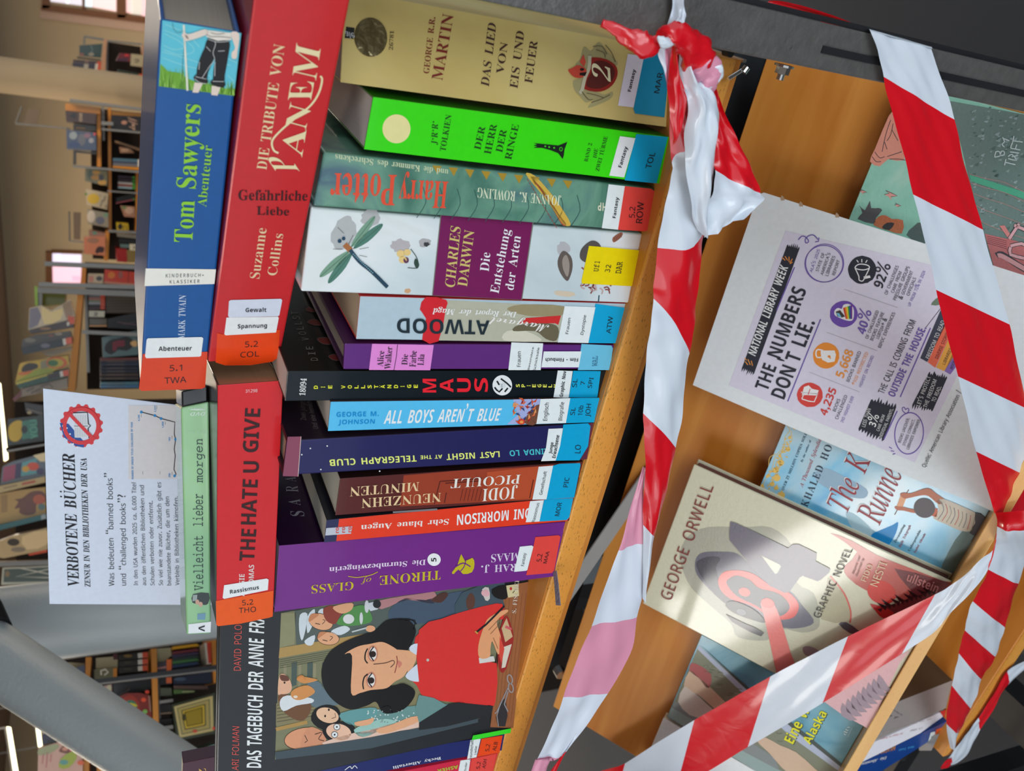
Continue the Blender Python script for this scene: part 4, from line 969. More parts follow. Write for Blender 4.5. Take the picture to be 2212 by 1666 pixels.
# ---------------------------------------------------------------- lying books on top of the row
b = spb('large blue hardcover with lime title, topmost book of the pile', (303, 839), (346, 42), (520, 72), (441, 842), .105, GLOSS, C(6, 80, 146), zb=-.0595, hard=True, group=G2, perp=True, page=C(150, 142, 130))
V(*Z1)
b.part('title_lettering', SATIN, lambda p: (p.text(b.pl, 'Tom Sawyers', (1235, 1555), (1290, 672), (1118, 1550), 'b', C(140, 200, 50), 5), p.text(b.pl, 'Abenteuer', (1325, 1328), (1365, 935), (1268, 1322), 's', C(140, 200, 50), 5)))
def boy(p):
    P = b.pl; V(330, 0, .18)
    p.poly(P, [(115, 240), (1062, 395), (975, 1150), (72, 1032)], C(92, 190, 208), 2)
    for q in ([(150, 290), (400, 400), (560, 560)], [(140, 360), (330, 440), (480, 560), (470, 630), (300, 650), (130, 590)], [(130, 540), (250, 590), (370, 570), (330, 500), (140, 400)], [(120, 690), (400, 790), (600, 830)], [(120, 620), (400, 700), (620, 770)], [(640, 880), (700, 930), (640, 960)], [(900, 900), (970, 980), (900, 1040)], [(900, 700), (1010, 750)], [(880, 770), (930, 782)]): p.line(P, q, 7, C(150, 214, 216), 3, 4)
    rn = random.Random(5); G_ = [C(110, 164, 50), C(150, 196, 90), C(84, 140, 40)]
    p.poly(P, [(92, 760), (180, 850), (320, 870), (420, 940), (560, 990), (700, 1010), (860, 1060), (985, 1060), (975, 1148), (72, 1032)], G_[0], 3)
    for i in range(120):
        x = 90 + rn.random() * 880; y0 = 1030 + (x - 80) * .115; h = 90 + rn.random() * 120 * (1.6 if x < 420 else .7)
        if not 470 > x and x < 560: h *= .6
        dx = rn.uniform(-40, 50); p.poly(P, [(x, y0), (x + 14, y0 + 2), (x + dx, y0 - h)], G_[i % 3], 4 + i % 3)
    SKW = C(222, 206, 192)
    p.line(P, [(370, 290), (415, 1080)], 24, C(222, 222, 206), 8); p.line(P, [(235, 265), (250, 340), (300, 385), (385, 380), (360, 700), (350, 920)], 4, C(30, 40, 44), 8, 4)
    p.poly(P, [(475, 1100), (500, 980), (600, 990), (545, 1105)], SKW, 8); p.poly(P, [(700, 1130), (705, 1020), (815, 1030), (775, 1140)], SKW, 8)
    p.poly(P, [(360, 440), (345, 410), (380, 375), (430, 400), (600, 345), (650, 350), (670, 390), (560, 440), (440, 475), (390, 480)], SKW, 9, 3)
    p.poly(P, [(930, 385), (1035, 395), (1015, 600), (1000, 690), (950, 690), (945, 620), (985, 560)], SKW, 9, 3)
    p.poly(P, [(640, 350), (930, 385), (940, 470), (770, 480), (640, 430)], C(226, 220, 208), 9)
    K_ = C(26, 26, 28)
    p.poly(P, [(660, 450), (780, 480), (915, 480), (910, 620), (860, 900), (850, 960), (720, 950), (745, 720), (730, 700), (660, 860), (640, 940), (520, 900), (560, 700), (620, 560)], K_, 10, 2)
    p.poly(P, [(510, 890), (650, 935), (640, 995), (495, 950)], K_, 11, 2); p.poly(P, [(712, 945), (860, 965), (845, 1040), (700, 1000)], K_, 11, 2)
    W_ = C(206, 206, 204)
    for q in ([(740, 480), (750, 520), (720, 620), (740, 700), (680, 780), (590, 920)], [(660, 455), (780, 490), (910, 480)], [(512, 905), (640, 935)], [(716, 960), (850, 965)], [(500, 930), (560, 975), (640, 990)], [(640, 545), (690, 600)], [(780, 600), (860, 595)], [(560, 730), (550, 820)], [(745, 730), (740, 900)], [(640, 400), (700, 425), (800, 425), (930, 440)], [(690, 375), (760, 395), (860, 385)]): p.line(P, q, 6, W_ if q[0][1] > 445 else C(90, 84, 80), 13, 3)
    for i in range(5): p.line(P, [(385 + i * 8, 400 + i * 6), (400 + i * 6, 440 + i * 4)], 3, K_, 13)
b.part('picture', SATIN, boy, 'boy in rolled black trousers fishing on grass')
V(*Z2)
b.part('series_band', SATIN, lambda p: (p.poly(b.pl, [(936, 236), (1388, 242), (1378, 336), (928, 350)], C(230, 228, 218), 3), p.text(b.pl, 'KINDERBUCH-', (1065, 292), (1308, 288), (1065, 270), 'a', INK, 6, .15), p.text(b.pl, 'KLASSIKER', (1090, 332), (1282, 328), (1090, 310), 'a', INK, 6, .15)), 'white band')
b.part('author_lettering', SATIN, lambda p: p.text(b.pl, 'MARK TWAIN', (1186, 690), (1196, 408), (1144, 688), 's', C(190, 206, 224), 4))
b.part('red_tail', GLOSS, lambda p: p.poly(b.pl, [(918, 786), (1334, 772), (1318, 1000), (1298, 1010), (910, 1024), (893, 1010)], C(216, 62, 22), 3), 'red shelf-mark band')
b.part('mark_lettering', SATIN, lambda p: (p.text(b.pl, '5.1', (1090, 896), (1170, 892), (1090, 858), 'a', INK, 5), p.text(b.pl, 'TWA', (1058, 976), (1198, 968), (1056, 938), 'a', INK, 5)))
V(*Z2)
sticker(b, [(950, 684), (1296, 676), (1306, 684), (1292, 796), (1282, 802), (940, 812), (932, 800), (942, 694)], C(226, 232, 240), [('Abenteuer', (1018, 764), (1232, 760), (1018, 736), 'A')], lab='white genre sticker')

RB = C(196, 36, 40)
b = spb('thick red hardcover with cream title lying beneath the blue book', (449, 783), (556, -70), (768, -60), (604, 774), .145, GLOSS, RB, zb=-.102, hard=True, group=G2, perp=True, page=C(180, 168, 130), side=C(150, 24, 50))
V(*Z4)
b.part('series_lettering', SATIN, lambda p: p.text(b.pl, 'DIE TRIBUTE VON', (403, 1090), (522, 290), (340, 1082), 's', C(232, 206, 160), 4))
def panem(p):
    P = b.pl; c = C(234, 214, 168)
    for ch, a, e, k in (('P', (618, 1098), (560, 1010), (460, 1094)), ('A', (632, 1008), (662, 832), (498, 985)), ('N', (655, 835), (690, 690), (525, 800)), ('E', (690, 640), (712, 520), (540, 640)), ('M', (722, 515), (752, 310), (570, 480))):
        p.text(P, ch, a, e, k, 's', c, 5)
    p.line(P, [(480, 980), (448, 960), (440, 900), (500, 830), (600, 745), (690, 670), (740, 590), (760, 510), (748, 485)], 13, c, 6, 4)
b.part('title_lettering', SATIN, panem)
b.part('subtitle_lettering', SATIN, lambda p: (p.text(b.pl, 'Gefährliche', (222, 1284), (665, 1288), (222, 1220), 'b', C(60, 20, 22), 4), p.text(b.pl, 'Liebe', (340, 1378), (548, 1384), (340, 1325), 'b', C(60, 20, 22), 4)))
V(*Z5)
b.part('author_lettering', SATIN, lambda p: (p.text(b.pl, 'Suzanne', (358, 302), (405, -22), (295, 298), 's', C(226, 196, 156), 4), p.text(b.pl, 'Collins', (468, 282), (512, 14), (408, 278), 's', C(226, 196, 156), 4)))
b.part('red_tail', GLOSS, lambda p: p.poly(b.pl, [(88, 652), (120, 660), (490, 630), (478, 810), (440, 836), (300, 858), (140, 860), (76, 840)], C(226, 66, 14), 3), 'orange shelf-mark band')
b.part('mark_lettering', SATIN, lambda p: (p.text(b.pl, '5.2', (265, 742), (348, 738), (265, 706), 'a', INK, 5), p.text(b.pl, 'COL', (235, 808), (355, 800), (235, 774), 'a', INK, 5)))
sticker(b, [(172, 438), (496, 430), (504, 440), (486, 534), (478, 542), (164, 550), (156, 540), (162, 446)], C(208, 214, 228), [('Gewalt', (268, 514), (402, 512), (268, 488), 'A')])
sticker(b, [(146, 550), (476, 544), (482, 552), (464, 646), (140, 664), (132, 656)], C(228, 234, 240), [('Spannung', (218, 618), (406, 612), (218, 592), 'A')], lv=6)

b = spb('red paperback with tall black stamped capitals lying under the pale green video case', (467, 1349), (470, 832), (612, 822), (590, 1330), .112, GLOSS, C(204, 30, 36), zb=-.103, group=G2, perp=True, page=C(150, 112, 84), side=C(26, 20, 22))
V(*Z6)
def hug(p):
    P = b.pl; c = C(52, 22, 24)
    for t, a, e, k in (('THE', (272, 530), (285, 360), (192, 528)), ('HATE', (281, 334), (293, 92), (200, 332))): p.text(P, t, a, e, k, 'A', c, 4)
    V(*Z5)
    p.text(P, 'U', (352, 1550), (357, 1478), (252, 1550), 'A', c, 4); p.text(P, 'GIVE', (348, 1420), (365, 1140), (250, 1418), 'A', c, 4)
b.part('title_lettering', SATIN, hug)
V(*Z6)
b.part('author_lettering', SATIN, lambda p: (p.text(b.pl, 'ANGIE', (220, 720), (220, 600), (192, 720), 'A', C(220, 200, 196), 4), p.text(b.pl, 'THOMAS', (270, 700), (272, 550), (242, 700), 'A', C(220, 200, 196), 4)))
V(*Z5)
b.part('stock_number', SATIN, lambda p: p.text(b.pl, '31298', (268, 1036), (345, 1032), (268, 1016), 'a', C(220, 200, 200), 4))
V(*Z6)
b.part('orange_tail', GLOSS, lambda p: p.poly(b.pl, [(66, 746), (376, 690), (372, 830), (355, 836), (200, 868), (80, 882), (68, 876)], C(238, 84, 0), 3), 'orange shelf-mark band')
b.part('mark_lettering', SATIN, lambda p: (p.text(b.pl, '5.2', (208, 770), (268, 764), (206, 742), 'a', INK, 5), p.text(b.pl, 'THO', (190, 812), (282, 804), (190, 784), 'a', INK, 5)))
sticker(b, [(110, 660), (340, 624), (350, 630), (346, 686), (110, 734), (102, 728)], C(226, 232, 240), [('Rassismus', (142, 706), (298, 680), (140, 686), 'A')])

# dvd case
V()
c8 = spine_c8((404, 1371), (392, 880), (450, 868), (455, 1369), -.0640, .045, perp=True)
DV = mottle('pale_green_insert', [(.3, C(128, 178, 130)), (.5, C(150, 196, 140)), (.7, C(160, 200, 186))], 8, 4, .2, .8)
t = thing('dvd_case', 'pale green video case lying on the red paperback in front of the white notice', 'dvd case', (c8[0] + c8[4]) / 2, G2)
p = Pt()
ca = sub8(c8, 0, 1, 0, 1, .012, 1); p.hexa(ca, None); p.build('case', solid('black_case_plastic', (.012, .012, .014, 1), .3), t, None, .001)
e8 = list(c8); q = c8[4] + (c8[4] - c8[0]) * .072
for i in (4, 5, 6, 7): e8[i] = c8[i] + (c8[i] - c8[i - 4]) * .07
p = Pt(); p.hexa([e8[4] * .0 + v for v in sub8(e8, .935, 1, .02, .98, .01, 1)], None); p.build('case_end', solid('black_case_plastic', (.012,) * 3 + (1,), .3), t, None, .001)
p = Pt(); p.hexa(sub8(c8, 0, 1, -.02, 1.02, -.006, 1), None); p.build('insert', DV, t, None, .0012, seg=3)
ips = Pl(c8[0] + (c8[0] - c8[1]) * .006, (c8[4] - c8[0]).cross(c8[2] - c8[0]))
def onp(name, fn, lab=None):
    p = Pt(); fn(p); return p.build(name, SATIN, t, lab)
V(*Z3)
onp('title_lettering', lambda p: (p.text(ips, 'Vielleicht lieber', (1098, 690), (1096, 170), (1050, 690), 'm', C(50, 70, 66), 4), p.text(ips, 'morgen', (1096, 108), (1094, -130), (1056, 106), 'm', C(50, 70, 66), 4)))
def dvdart(p):
    p.poly(ips, [(1042, 710), (1128, 704), (1125, 760), (1100, 768), (1070, 760), (1040, 756)], C(60, 66, 66), 3, 2)
    for q in ((1066, 752), (1084, 764)): p.ell(ips, q, 11, 14, C(196, 156, 136), 5, 0, 12)
    p.poly(ips, [(1042, 714), (1066, 712), (1064, 744), (1040, 748)], C(150, 160, 156), 4)
    p.poly(ips, [(1066, 816), (1112, 812), (1108, 848), (1066, 848)], C(110, 150, 170), 3)
onp('portrait', dvdart)
V(*Z2)
onp('disc_logo', lambda p: (p.text(ips, 'DVD', (1322, 1160), (1225, 1162), (1318, 1184), 'Ai', C(206, 222, 206), 4), p.ell(ips, (1270, 1146), 50, 5, C(206, 222, 206), 4), p.text(ips, 'VIDEO', (1318, 1130), (1212, 1132), (1316, 1140), 'a', C(206, 222, 206), 4), p.text(ips, '641400', (1325, 1276), (1195, 1284), (1322, 1298), 'a', C(170, 200, 170), 4)))
V(*Z3)
p = Pt(); p.poly(ips, [(1018, 872), (1140, 858), (1138, 915), (1018, 922)], C(226, 228, 230), 5); o = p.build('sticker', SATIN, t, 'white end sticker')
p = Pt(); p.text(ips, 'V', (1072, 876), (1072, 910), (1106, 877), 'A', INK, 8); p.build('lettering', SATIN, o)
# ---------------------------------------------------------------- books and info sheet on the sloping board
V1 = (1350, 1250, .24975); V2 = (1380, 980, .2521); V3 = (1600, 880, .25206); V4 = (1800, 180, .2641)
G3 = 'books leaning on the sloping display board'
def bbook(label, c, tl, th, mat, col, w=None, tr=None, sb=None, h=None, xr=None, xl=None, **k):
    """tl, tr: seen corners of the cover; it stands on the ledge"""
    V(); pl = bpl(c); a = pl.at(tl); s1 = a.dot(SS); x0 = pl.at(xl).x if xl else a.x
    x1 = xr if xr else x0 + w if w else pl.at(tr).x
    s0 = sIn + .0004 if sb is None else sb
    if h: s0 = s1 - h
    f = lambda x, s_: SN * -c + SS * s_ + Vector((x, 0, 0))
    return Book(label, front_c8(f(x0, s0), f(x1, s0), f(x0, s1), f(x1, s1), pl.n, th), mat, col, group=G3, **k)

# 1984-style graphic novel: cream cover with foil-rough laminate
b = bbook('big cream graphic novel with grey numeral 4, red eye and author in thin capitals', .820, (1388, 1304), .017, FOIL, C(206, 204, 178), tr=(1498, 1003), hard=True, page=C(110, 74, 66))
P = b.right
def orw(p):
    V(*V2)
    GR = C(168, 168, 150); DK = C(62, 64, 76); DK2 = C(98, 98, 112); RD = C(222, 74, 70)
    p.poly(P, [(350, 850), (430, 700), (600, 630), (900, 632), (1130, 632), (1310, 790), (1350, 1100), (1500, 1200), (1550, 1400), (1530, 1500), (1400, 1535), (1200, 1500), (1100, 1600), (850, 1575), (790, 1460), (620, 1310), (450, 1150), (370, 980)], GR, 1, 3)
    p.poly(P, [(480, 950), (500, 880), (560, 845), (700, 840), (850, 860), (1000, 1000), (1130, 1130), (1300, 1180), (1400, 1300), (1500, 1450), (1300, 1500), (1080, 1440), (900, 1400), (745, 1290), (600, 1160), (500, 1040)], DK2, 2, 4)
    p.poly(P, [(490, 960), (540, 900), (640, 880), (700, 900), (660, 980), (700, 1100), (760, 1230), (860, 1310), (745, 1285), (600, 1150)], DK, 3, 3)
    p.poly(P, [(680, 1090), (720, 1020), (800, 1000), (900, 1005), (1000, 1040), (1130, 1130), (1280, 1185), (1370, 1290), (1340, 1390), (1260, 1420), (1150, 1410), (960, 1300), (800, 1250), (710, 1180)], RD, 4, 4)
    p.poly(P, [(752, 1110), (790, 1060), (850, 1045), (950, 1080), (1030, 1150), (1180, 1190), (1270, 1260), (1290, 1330), (1220, 1390), (1120, 1370), (1000, 1300), (840, 1220)], DK, 5, 4)
    p.ell(P, (906, 1185), 50, 36, RD, 6, .3)
    p.poly(P, [(1045, 1280), (1080, 1245), (1140, 1250), (1170, 1310), (1210, 1400), (1300, 1700), (1440, 2100), (1250, 2100), (1120, 1600), (1070, 1380)], C(226, 116, 110), 6, 2)
    p.ell(P, (1105, 1280), 58, 42, RD, 7, .3)
    p.poly(P, [(745, 1300), (770, 1265), (850, 1270), (980, 1330), (1060, 1400), (1080, 1450), (960, 1420), (850, 1380), (780, 1340)], C(34, 36, 42), 8, 3)
    p.ell(P, (880, 1355), 40, 26, DK2, 9, .3)
    p.poly(P, [(745, 1375), (900, 1450), (1000, 1490), (1075, 1535), (1050, 1565), (960, 1530), (800, 1440)], C(60, 58, 66), 8)
    p.poly(P, [(785, 580), (830, 592), (1000, 670), (1280, 808), (1320, 775), (1370, 775), (1525, 850), (1518, 920), (1640, 985), (1635, 1015), (1560, 1080), (1530, 1090), (1405, 1045), (1380, 1060), (1290, 1185), (1250, 1190), (1120, 1130), (980, 980), (780, 740), (776, 690)], C(108, 104, 118), 10, 0)
    p.poly(P, [(1050, 868), (1205, 945), (1220, 962), (1190, 1020), (1170, 1028)], C(206, 206, 184), 12)
    p.line(P, [(1640, 1050), (1760, 1200), (1815, 1350), (1810, 1450)], 14, C(206, 96, 84), 3, 4)
    p.poly(P, [(1620, 1060), (1700, 1140), (1780, 1250), (1810, 1440), (1560, 1420), (1600, 1250)], C(176, 170, 140), 2, 2)
    V(*ZC)
    p.poly(P, [(985, 380), (1100, 420), (1240, 500), (1420, 570), (1600, 640), (1640, 650), (1600, 740), (1500, 800), (1280, 700), (1180, 690), (1080, 620), (1060, 560), (1130, 480)], C(186, 88, 78), 3, 2)
    p.ell(P, (1262, 700), 80, 62, C(206, 60, 52), 4, .4)
    p.poly(P, [(1330, 570), (1600, 640), (1620, 660), (1560, 740), (1460, 800), (1300, 830), (1250, 780), (1360, 760), (1420, 690)], C(112, 50, 54), 4, 2)
    for i in range(13): 
        x, y = 1240 + i * 24, 790 - i * 8; p.poly(P, [(x, y), (x + 26, y - 8), (x + 20, y + 16), (x - 30, y - 18 - (i % 3) * 12)], C(52, 30, 36), 6)
    p.poly(P, [(1200, 760), (1300, 790), (1330, 820), (1270, 840), (1230, 800)], C(190, 50, 48), 5, 2)
    p.poly(P, [(950, 1290), (1010, 1230), (1400, 1020), (1360, 1080), (1210, 1400), (1160, 1420)], C(222, 176, 178), 2, 2)
    for i in range(8):
        x, y = 1040 + i * 28, 1330 - i * 22; p.poly(P, [(x, y), (x + 10, y - 34), (x + 34, y - 8), (x + 60, y + 30), (x + 90, y + 60), (x + 50, y + 62), (x + 6, y + 36)], C(160, 140, 150), 4)
    p.poly(P, [(1030, 870), (1070, 860), (1130, 900), (1160, 930), (1090, 920)], C(84, 80, 90), 4, 2); p.poly(P, [(835, 1000), (870, 990), (930, 1020), (900, 1045), (850, 1040)], C(150, 120, 126), 4, 2)
b.part('cover_picture', FOIL, orw)
V(*V2)
b.part('author_lettering', SATIN, lambda p: p.text(P, 'GEORGE ORWELL', (278, 1262), (645, 285), (185, 1222), 'a', C(128, 54, 52), 14, .03))
V(*ZC)
b.part('subtitle_lettering', SATIN, lambda p: p.text(P, 'GRAPHIC NOVEL', (930, 838), (1108, 465), (892, 826), 'a', INK, 14, .03))
b.part('artist_lettering', SATIN, lambda p: (p.text(P, 'FIDO', (1178, 640), (1216, 552), (1150, 630), 'a', C(226, 206, 170), 14), p.text(P, 'NESTI', (1240, 668), (1294, 540), (1200, 655), 'a', C(226, 206, 170), 14),
      p.text(P, 'Adapted and', (1112, 602), (1150, 505), (1100, 598), 'ai', C(84, 50, 50), 14), p.text(P, 'illustrated by', (1132, 612), (1170, 515), (1120, 608), 'ai', C(84, 50, 50), 14)))
b.part('publisher_lettering', SATIN, lambda p: p.text(P, 'ullstein', (1395, 634), (1560, 700), (1412, 590), 'A', C(190, 120, 118), 14))

# kite novel
KT = mottle('sky_blue_wash', [(.25, C(60, 160, 214)), (.42, C(120, 190, 220)), (.55, C(164, 200, 214)), (.68, C(176, 196, 204)), (.85, C(110, 186, 222))], 9, 7, .3, .7, 1.3)
b = bbook('blue watercolour paperback with gold pomegranates and a kite-flying boy, partly under the info sheet', .836, (1636, 1064), .018, KT, None, w=.128, page=C(150, 140, 120), side=None)
P = b.right
def kite(p):
    V(*V3)
    G_ = C(224, 186, 96); rn = random.Random(3)
    for q, r in (((310, 605), 32), ((348, 752), 32), ((300, 540), 28), ((345, 475), 28), ((405, 360), 22), ((270, 658), 22), ((305, 692), 20), ((420, 262), 14), ((340, 812), 24), ((465, 170), 22), ((230, 592), 14), ((335, 415), 14), ((185, 672), 14), ((270, 745), 12)):
        p.ell(P, q, r, r * .9, G_, 3, 0, 16); p.poly(P, [(q[0] - 4, q[1] - r), (q[0] + 14, q[1] - r - 12), (q[0] + 10, q[1] - r + 6)], G_, 3)
    for q in ([(395, 150), (420, 200), (380, 260), (370, 340), (300, 420), (270, 520), (220, 600)], [(430, 200), (440, 280), (400, 330)], [(300, 400), (250, 430), (240, 500)], [(260, 560), (200, 640), (190, 700)]): p.line(P, q, 5, G_, 2, 4)
    for i in range(46):
        x = 200 + rn.random() * 210; y = 760 - (x - 200) * 2.3 + rn.random() * 130 - 60
        a = rn.random() * 6.3; p.poly(P, [(x, y), (x + 22 * math.cos(a - .3), y + 22 * math.sin(a - .3)), (x + 32 * math.cos(a), y + 32 * math.sin(a)), (x + 22 * math.cos(a + .3), y + 22 * math.sin(a + .3))], G_, 3)
    p.poly(P, [(1120, 1150), (1125, 1090), (1180, 1060), (1300, 1010), (1350, 985), (1330, 1080), (1270, 1180), (1210, 1210), (1160, 1200)], C(30, 140, 206), 1, 3)
    p.poly(P, [(640, 560), (730, 520), (900, 600), (1080, 700), (1060, 780), (900, 760), (760, 700), (660, 640)], C(150, 180, 200), 1, 3)
    p.poly(P, [(900, 900), (1000, 930), (1130, 1060), (1080, 1100), (960, 1040)], C(176, 210, 222), 1, 3)
    S_ = C(186, 112, 84)
    p.line(P, [(1440, 705), (1320, 920)], 7, C(96, 62, 52), 4)
    p.poly(P, [(1375, 745), (1430, 750), (1385, 865), (1335, 855)], C(226, 166, 126), 5)
    p.poly(P, [(1365, 745), (1400, 730), (1460, 735), (1560, 700), (1620, 695), (1680, 740), (1760, 800), (1700, 830), (1610, 760), (1540, 755), (1450, 775), (1400, 780)], S_, 6, 3)
    p.poly(P, [(1320, 850), (1380, 850), (1440, 865), (1510, 880), (1490, 905), (1400, 885), (1340, 880)], S_, 6, 3)
    p.poly(P, [(1640, 850), (1690, 870), (1680, 940), (1640, 930)], C(196, 100, 70), 6)
    p.ell(P, (1575, 862), 92, 84, C(84, 78, 84), 7, .3)
    p.poly(P, [(1680, 800), (1740, 785), (1860, 830), (2010, 900), (2060, 940), (2040, 1000), (1980, 1060), (1880, 1055), (1760, 1000), (1650, 950), (1700, 880)], C(206, 196, 178), 6, 2)
    for i in range(9): p.line(P, [(1720 + i * 36, 810 + i * 16), (1740 + i * 32, 880 + i * 14), (1690 + i * 36, 960 + i * 12)], 6, [C(120, 120, 126), C(190, 100, 84), C(150, 146, 130)][i % 3], 8, 3)
    p.poly(P, [(2010, 900), (2100, 950), (2040, 1090), (1960, 1075), (2010, 990)], C(70, 66, 72), 8, 2)
    p.poly(P, [(1900, 1060), (2000, 1090), (1900, 1300), (1780, 1470), (1700, 1440), (1780, 1240)], C(120, 146, 146), 1, 2)
b.part('cover_picture', SATIN, kite)
V(*V3)
b.part('tagline_lettering', SATIN, lambda p: (p.text(P, 'OVER 21 MILLION COPIES SOLD W', (370, 714), (590, 178), (350, 704), 's', C(40, 60, 80), 5), p.text(P, 'By the author of', (530, 472), (606, 285), (514, 464), 's', C(50, 80, 104), 5), p.text(P, 'A Thousand Splendid', (532, 690), (694, 275), (502, 678), 'i', C(176, 66, 74), 5)))
b.part('author_lettering', SATIN, lambda p: p.text(P, 'KHALED HOSSEINI', (572, 858), (920, 20), (515, 834), 's', C(44, 60, 76), 5, .08))
b.part('title_lettering', SATIN, lambda p: [p.text(P, t, (A_[0] + d, A_[1] + d), (E_[0] + d, E_[1] + d), (C_[0] + d, C_[1] + d), 'i', c, l) for d, c, l in ((-8, C(226, 232, 236), 5), (0, C(150, 54, 64), 7)) for t, A_, E_, C_ in (('The Kite', (915, 905), (1190, 290), (735, 828)), ('Runner', (1190, 1015), (1420, 500), (985, 928)))])
b.part('quote_lettering', SATIN, lambda p: [p.text(P, t, A_, E_, C_, 's', c, 5) for t, A_, E_, C_, c in (("Devastating", (1330, 1162), (1412, 1010), (1312, 1152), INK), ('Daily Telegraph', (1372, 1202), (1462, 1015), (1352, 1192), C(160, 60, 70)), ('Unforgettable', (1450, 1235), (1548, 1055), (1432, 1226), INK), ('Isabel Allende', (1498, 1250), (1588, 1085), (1482, 1240), C(160, 60, 70)))])
b.part('security_clip', GLOSS, lambda p: (p.poly(P, [(1218, 1160), (1320, 1200), (1310, 1222), (1350, 1238), (1355, 1220), (1458, 1268), (1445, 1312), (1415, 1310), (1208, 1222)], C(196, 214, 226), 4), p.poly(P, [(1232, 1178), (1305, 1208), (1292, 1240), (1222, 1212)], C(60, 156, 210), 5)))

# Alaska novel
AK = mottle('teal_photo_print', [(.3, C(60, 120, 146)), (.5, C(96, 156, 176)), (.7, C(120, 172, 186))], 22, 7, .35, .5, .8)
b = bbook('teal paperback with swimmer limbs and yellow title behind the diagonal tape', .8415, (1441, 1549), .015, AK, None, w=.142)
P = b.right
def alaska(p):
    V(*V1)
    OL = C(128, 132, 112); SKN = C(206, 178, 152)
    p.poly(P, [(640, 580), (1060, 960), (1500, 1330), (1872, 1640), (1700, 1975), (1500, 1890), (930, 1540), (372, 1192)], OL, 1)
    p.poly(P, [(640, 580), (1040, 950), (1500, 1330), (1880, 1640), (1850, 1666), (1440, 1370), (1000, 975), (628, 610)], C(176, 186, 206), 2)
    p.poly(P, [(650, 570), (1060, 935), (1500, 1290), (1900, 1620), (1880, 1640), (1480, 1320), (1040, 950)], C(74, 84, 80), 3)
    p.poly(P, [(575, 730), (660, 760), (745, 830), (740, 930), (700, 940), (640, 860), (560, 800)], C(170, 92, 92), 3, 2)
    p.poly(P, [(560, 800), (620, 840), (760, 960), (900, 1100), (1000, 1200), (900, 1230), (780, 1130), (640, 1010), (510, 930)], SKN, 3, 2)
    p.poly(P, [(512, 935), (560, 960), (640, 1020), (760, 1130), (900, 1240), (820, 1300), (700, 1220), (560, 1180), (460, 1065)], C(206, 196, 186), 4, 2)
    p.poly(P, [(460, 1065), (600, 1100), (760, 1190), (900, 1290), (1100, 1420), (1300, 1560), (1300, 1680), (1000, 1480), (700, 1300), (420, 1120)], C(132, 138, 138), 3, 2)
    p.poly(P, [(372, 1192), (405, 1115), (700, 1290), (1000, 1480), (1300, 1640), (1750, 1830), (1700, 1975), (1500, 1890), (930, 1540)], C(146, 166, 162), 4)
    p.poly(P, [(1140, 1400), (1220, 1375), (1340, 1440), (1480, 1500), (1640, 1640), (1800, 1800), (1500, 1760), (1240, 1500)], SKN, 5, 2)
    rn = random.Random(9)
    for i in range(40):
        x = 620 + rn.random() * 700; y = x * .86 + 120 + rn.random() * 150
        p.line(P, [(x, y), (x + 26, y + 10 - rn.random() * 20), (x + 50, y + 4)], 5, C(96, 100, 86) if i % 2 else C(156, 160, 142), 3, 2)
b.part('cover_picture', SATIN, alaska)
V(*V1)
b.part('title_lettering', SATIN, lambda p: [p.text(P, t, (a[0] + d, a[1] + d), (e[0] + d, e[1] + d), (k[0] + d, k[1] + d), 'A', c, l) for d, c, l in ((7, C(40, 60, 56), 7), (0, C(236, 226, 40), 9)) for t, a, e, k in (('Eine wie', (1455, 1432), (1640, 1060), (1375, 1390)), ('Alaska', (1602, 1435), (1750, 1165), (1535, 1400)))])
b.part('publisher_lettering', SATIN, lambda p: (p.text(P, 'dtv', (1912, 1355), (1955, 1272), (1882, 1342), 's', C(206, 226, 230), 7), p.line(P, [(1928, 1368), (1965, 1288)], 3, C(206, 226, 230), 7)))

# white book at the lower left, mostly below the frame
V()
q0 = bpl(.8415).at((1582, 1636))
b = bbook('white paperback beside the teal one, cut off by the frame edge', .8415, (1440, 1900), .012, GLOSS, C(226, 234, 240), w=.092, h=.20)
# keep it left of the teal book: shift into place
dx = (q0.x - .001) - b.c8[5].x; ds = (q0.dot(SS) + .0) - b.c8[6].dot(SS)
b.o.location += Vector((dx, 0, 0)) + SS * ((sIn + .0004 + .2) - b.c8[6].dot(SS))
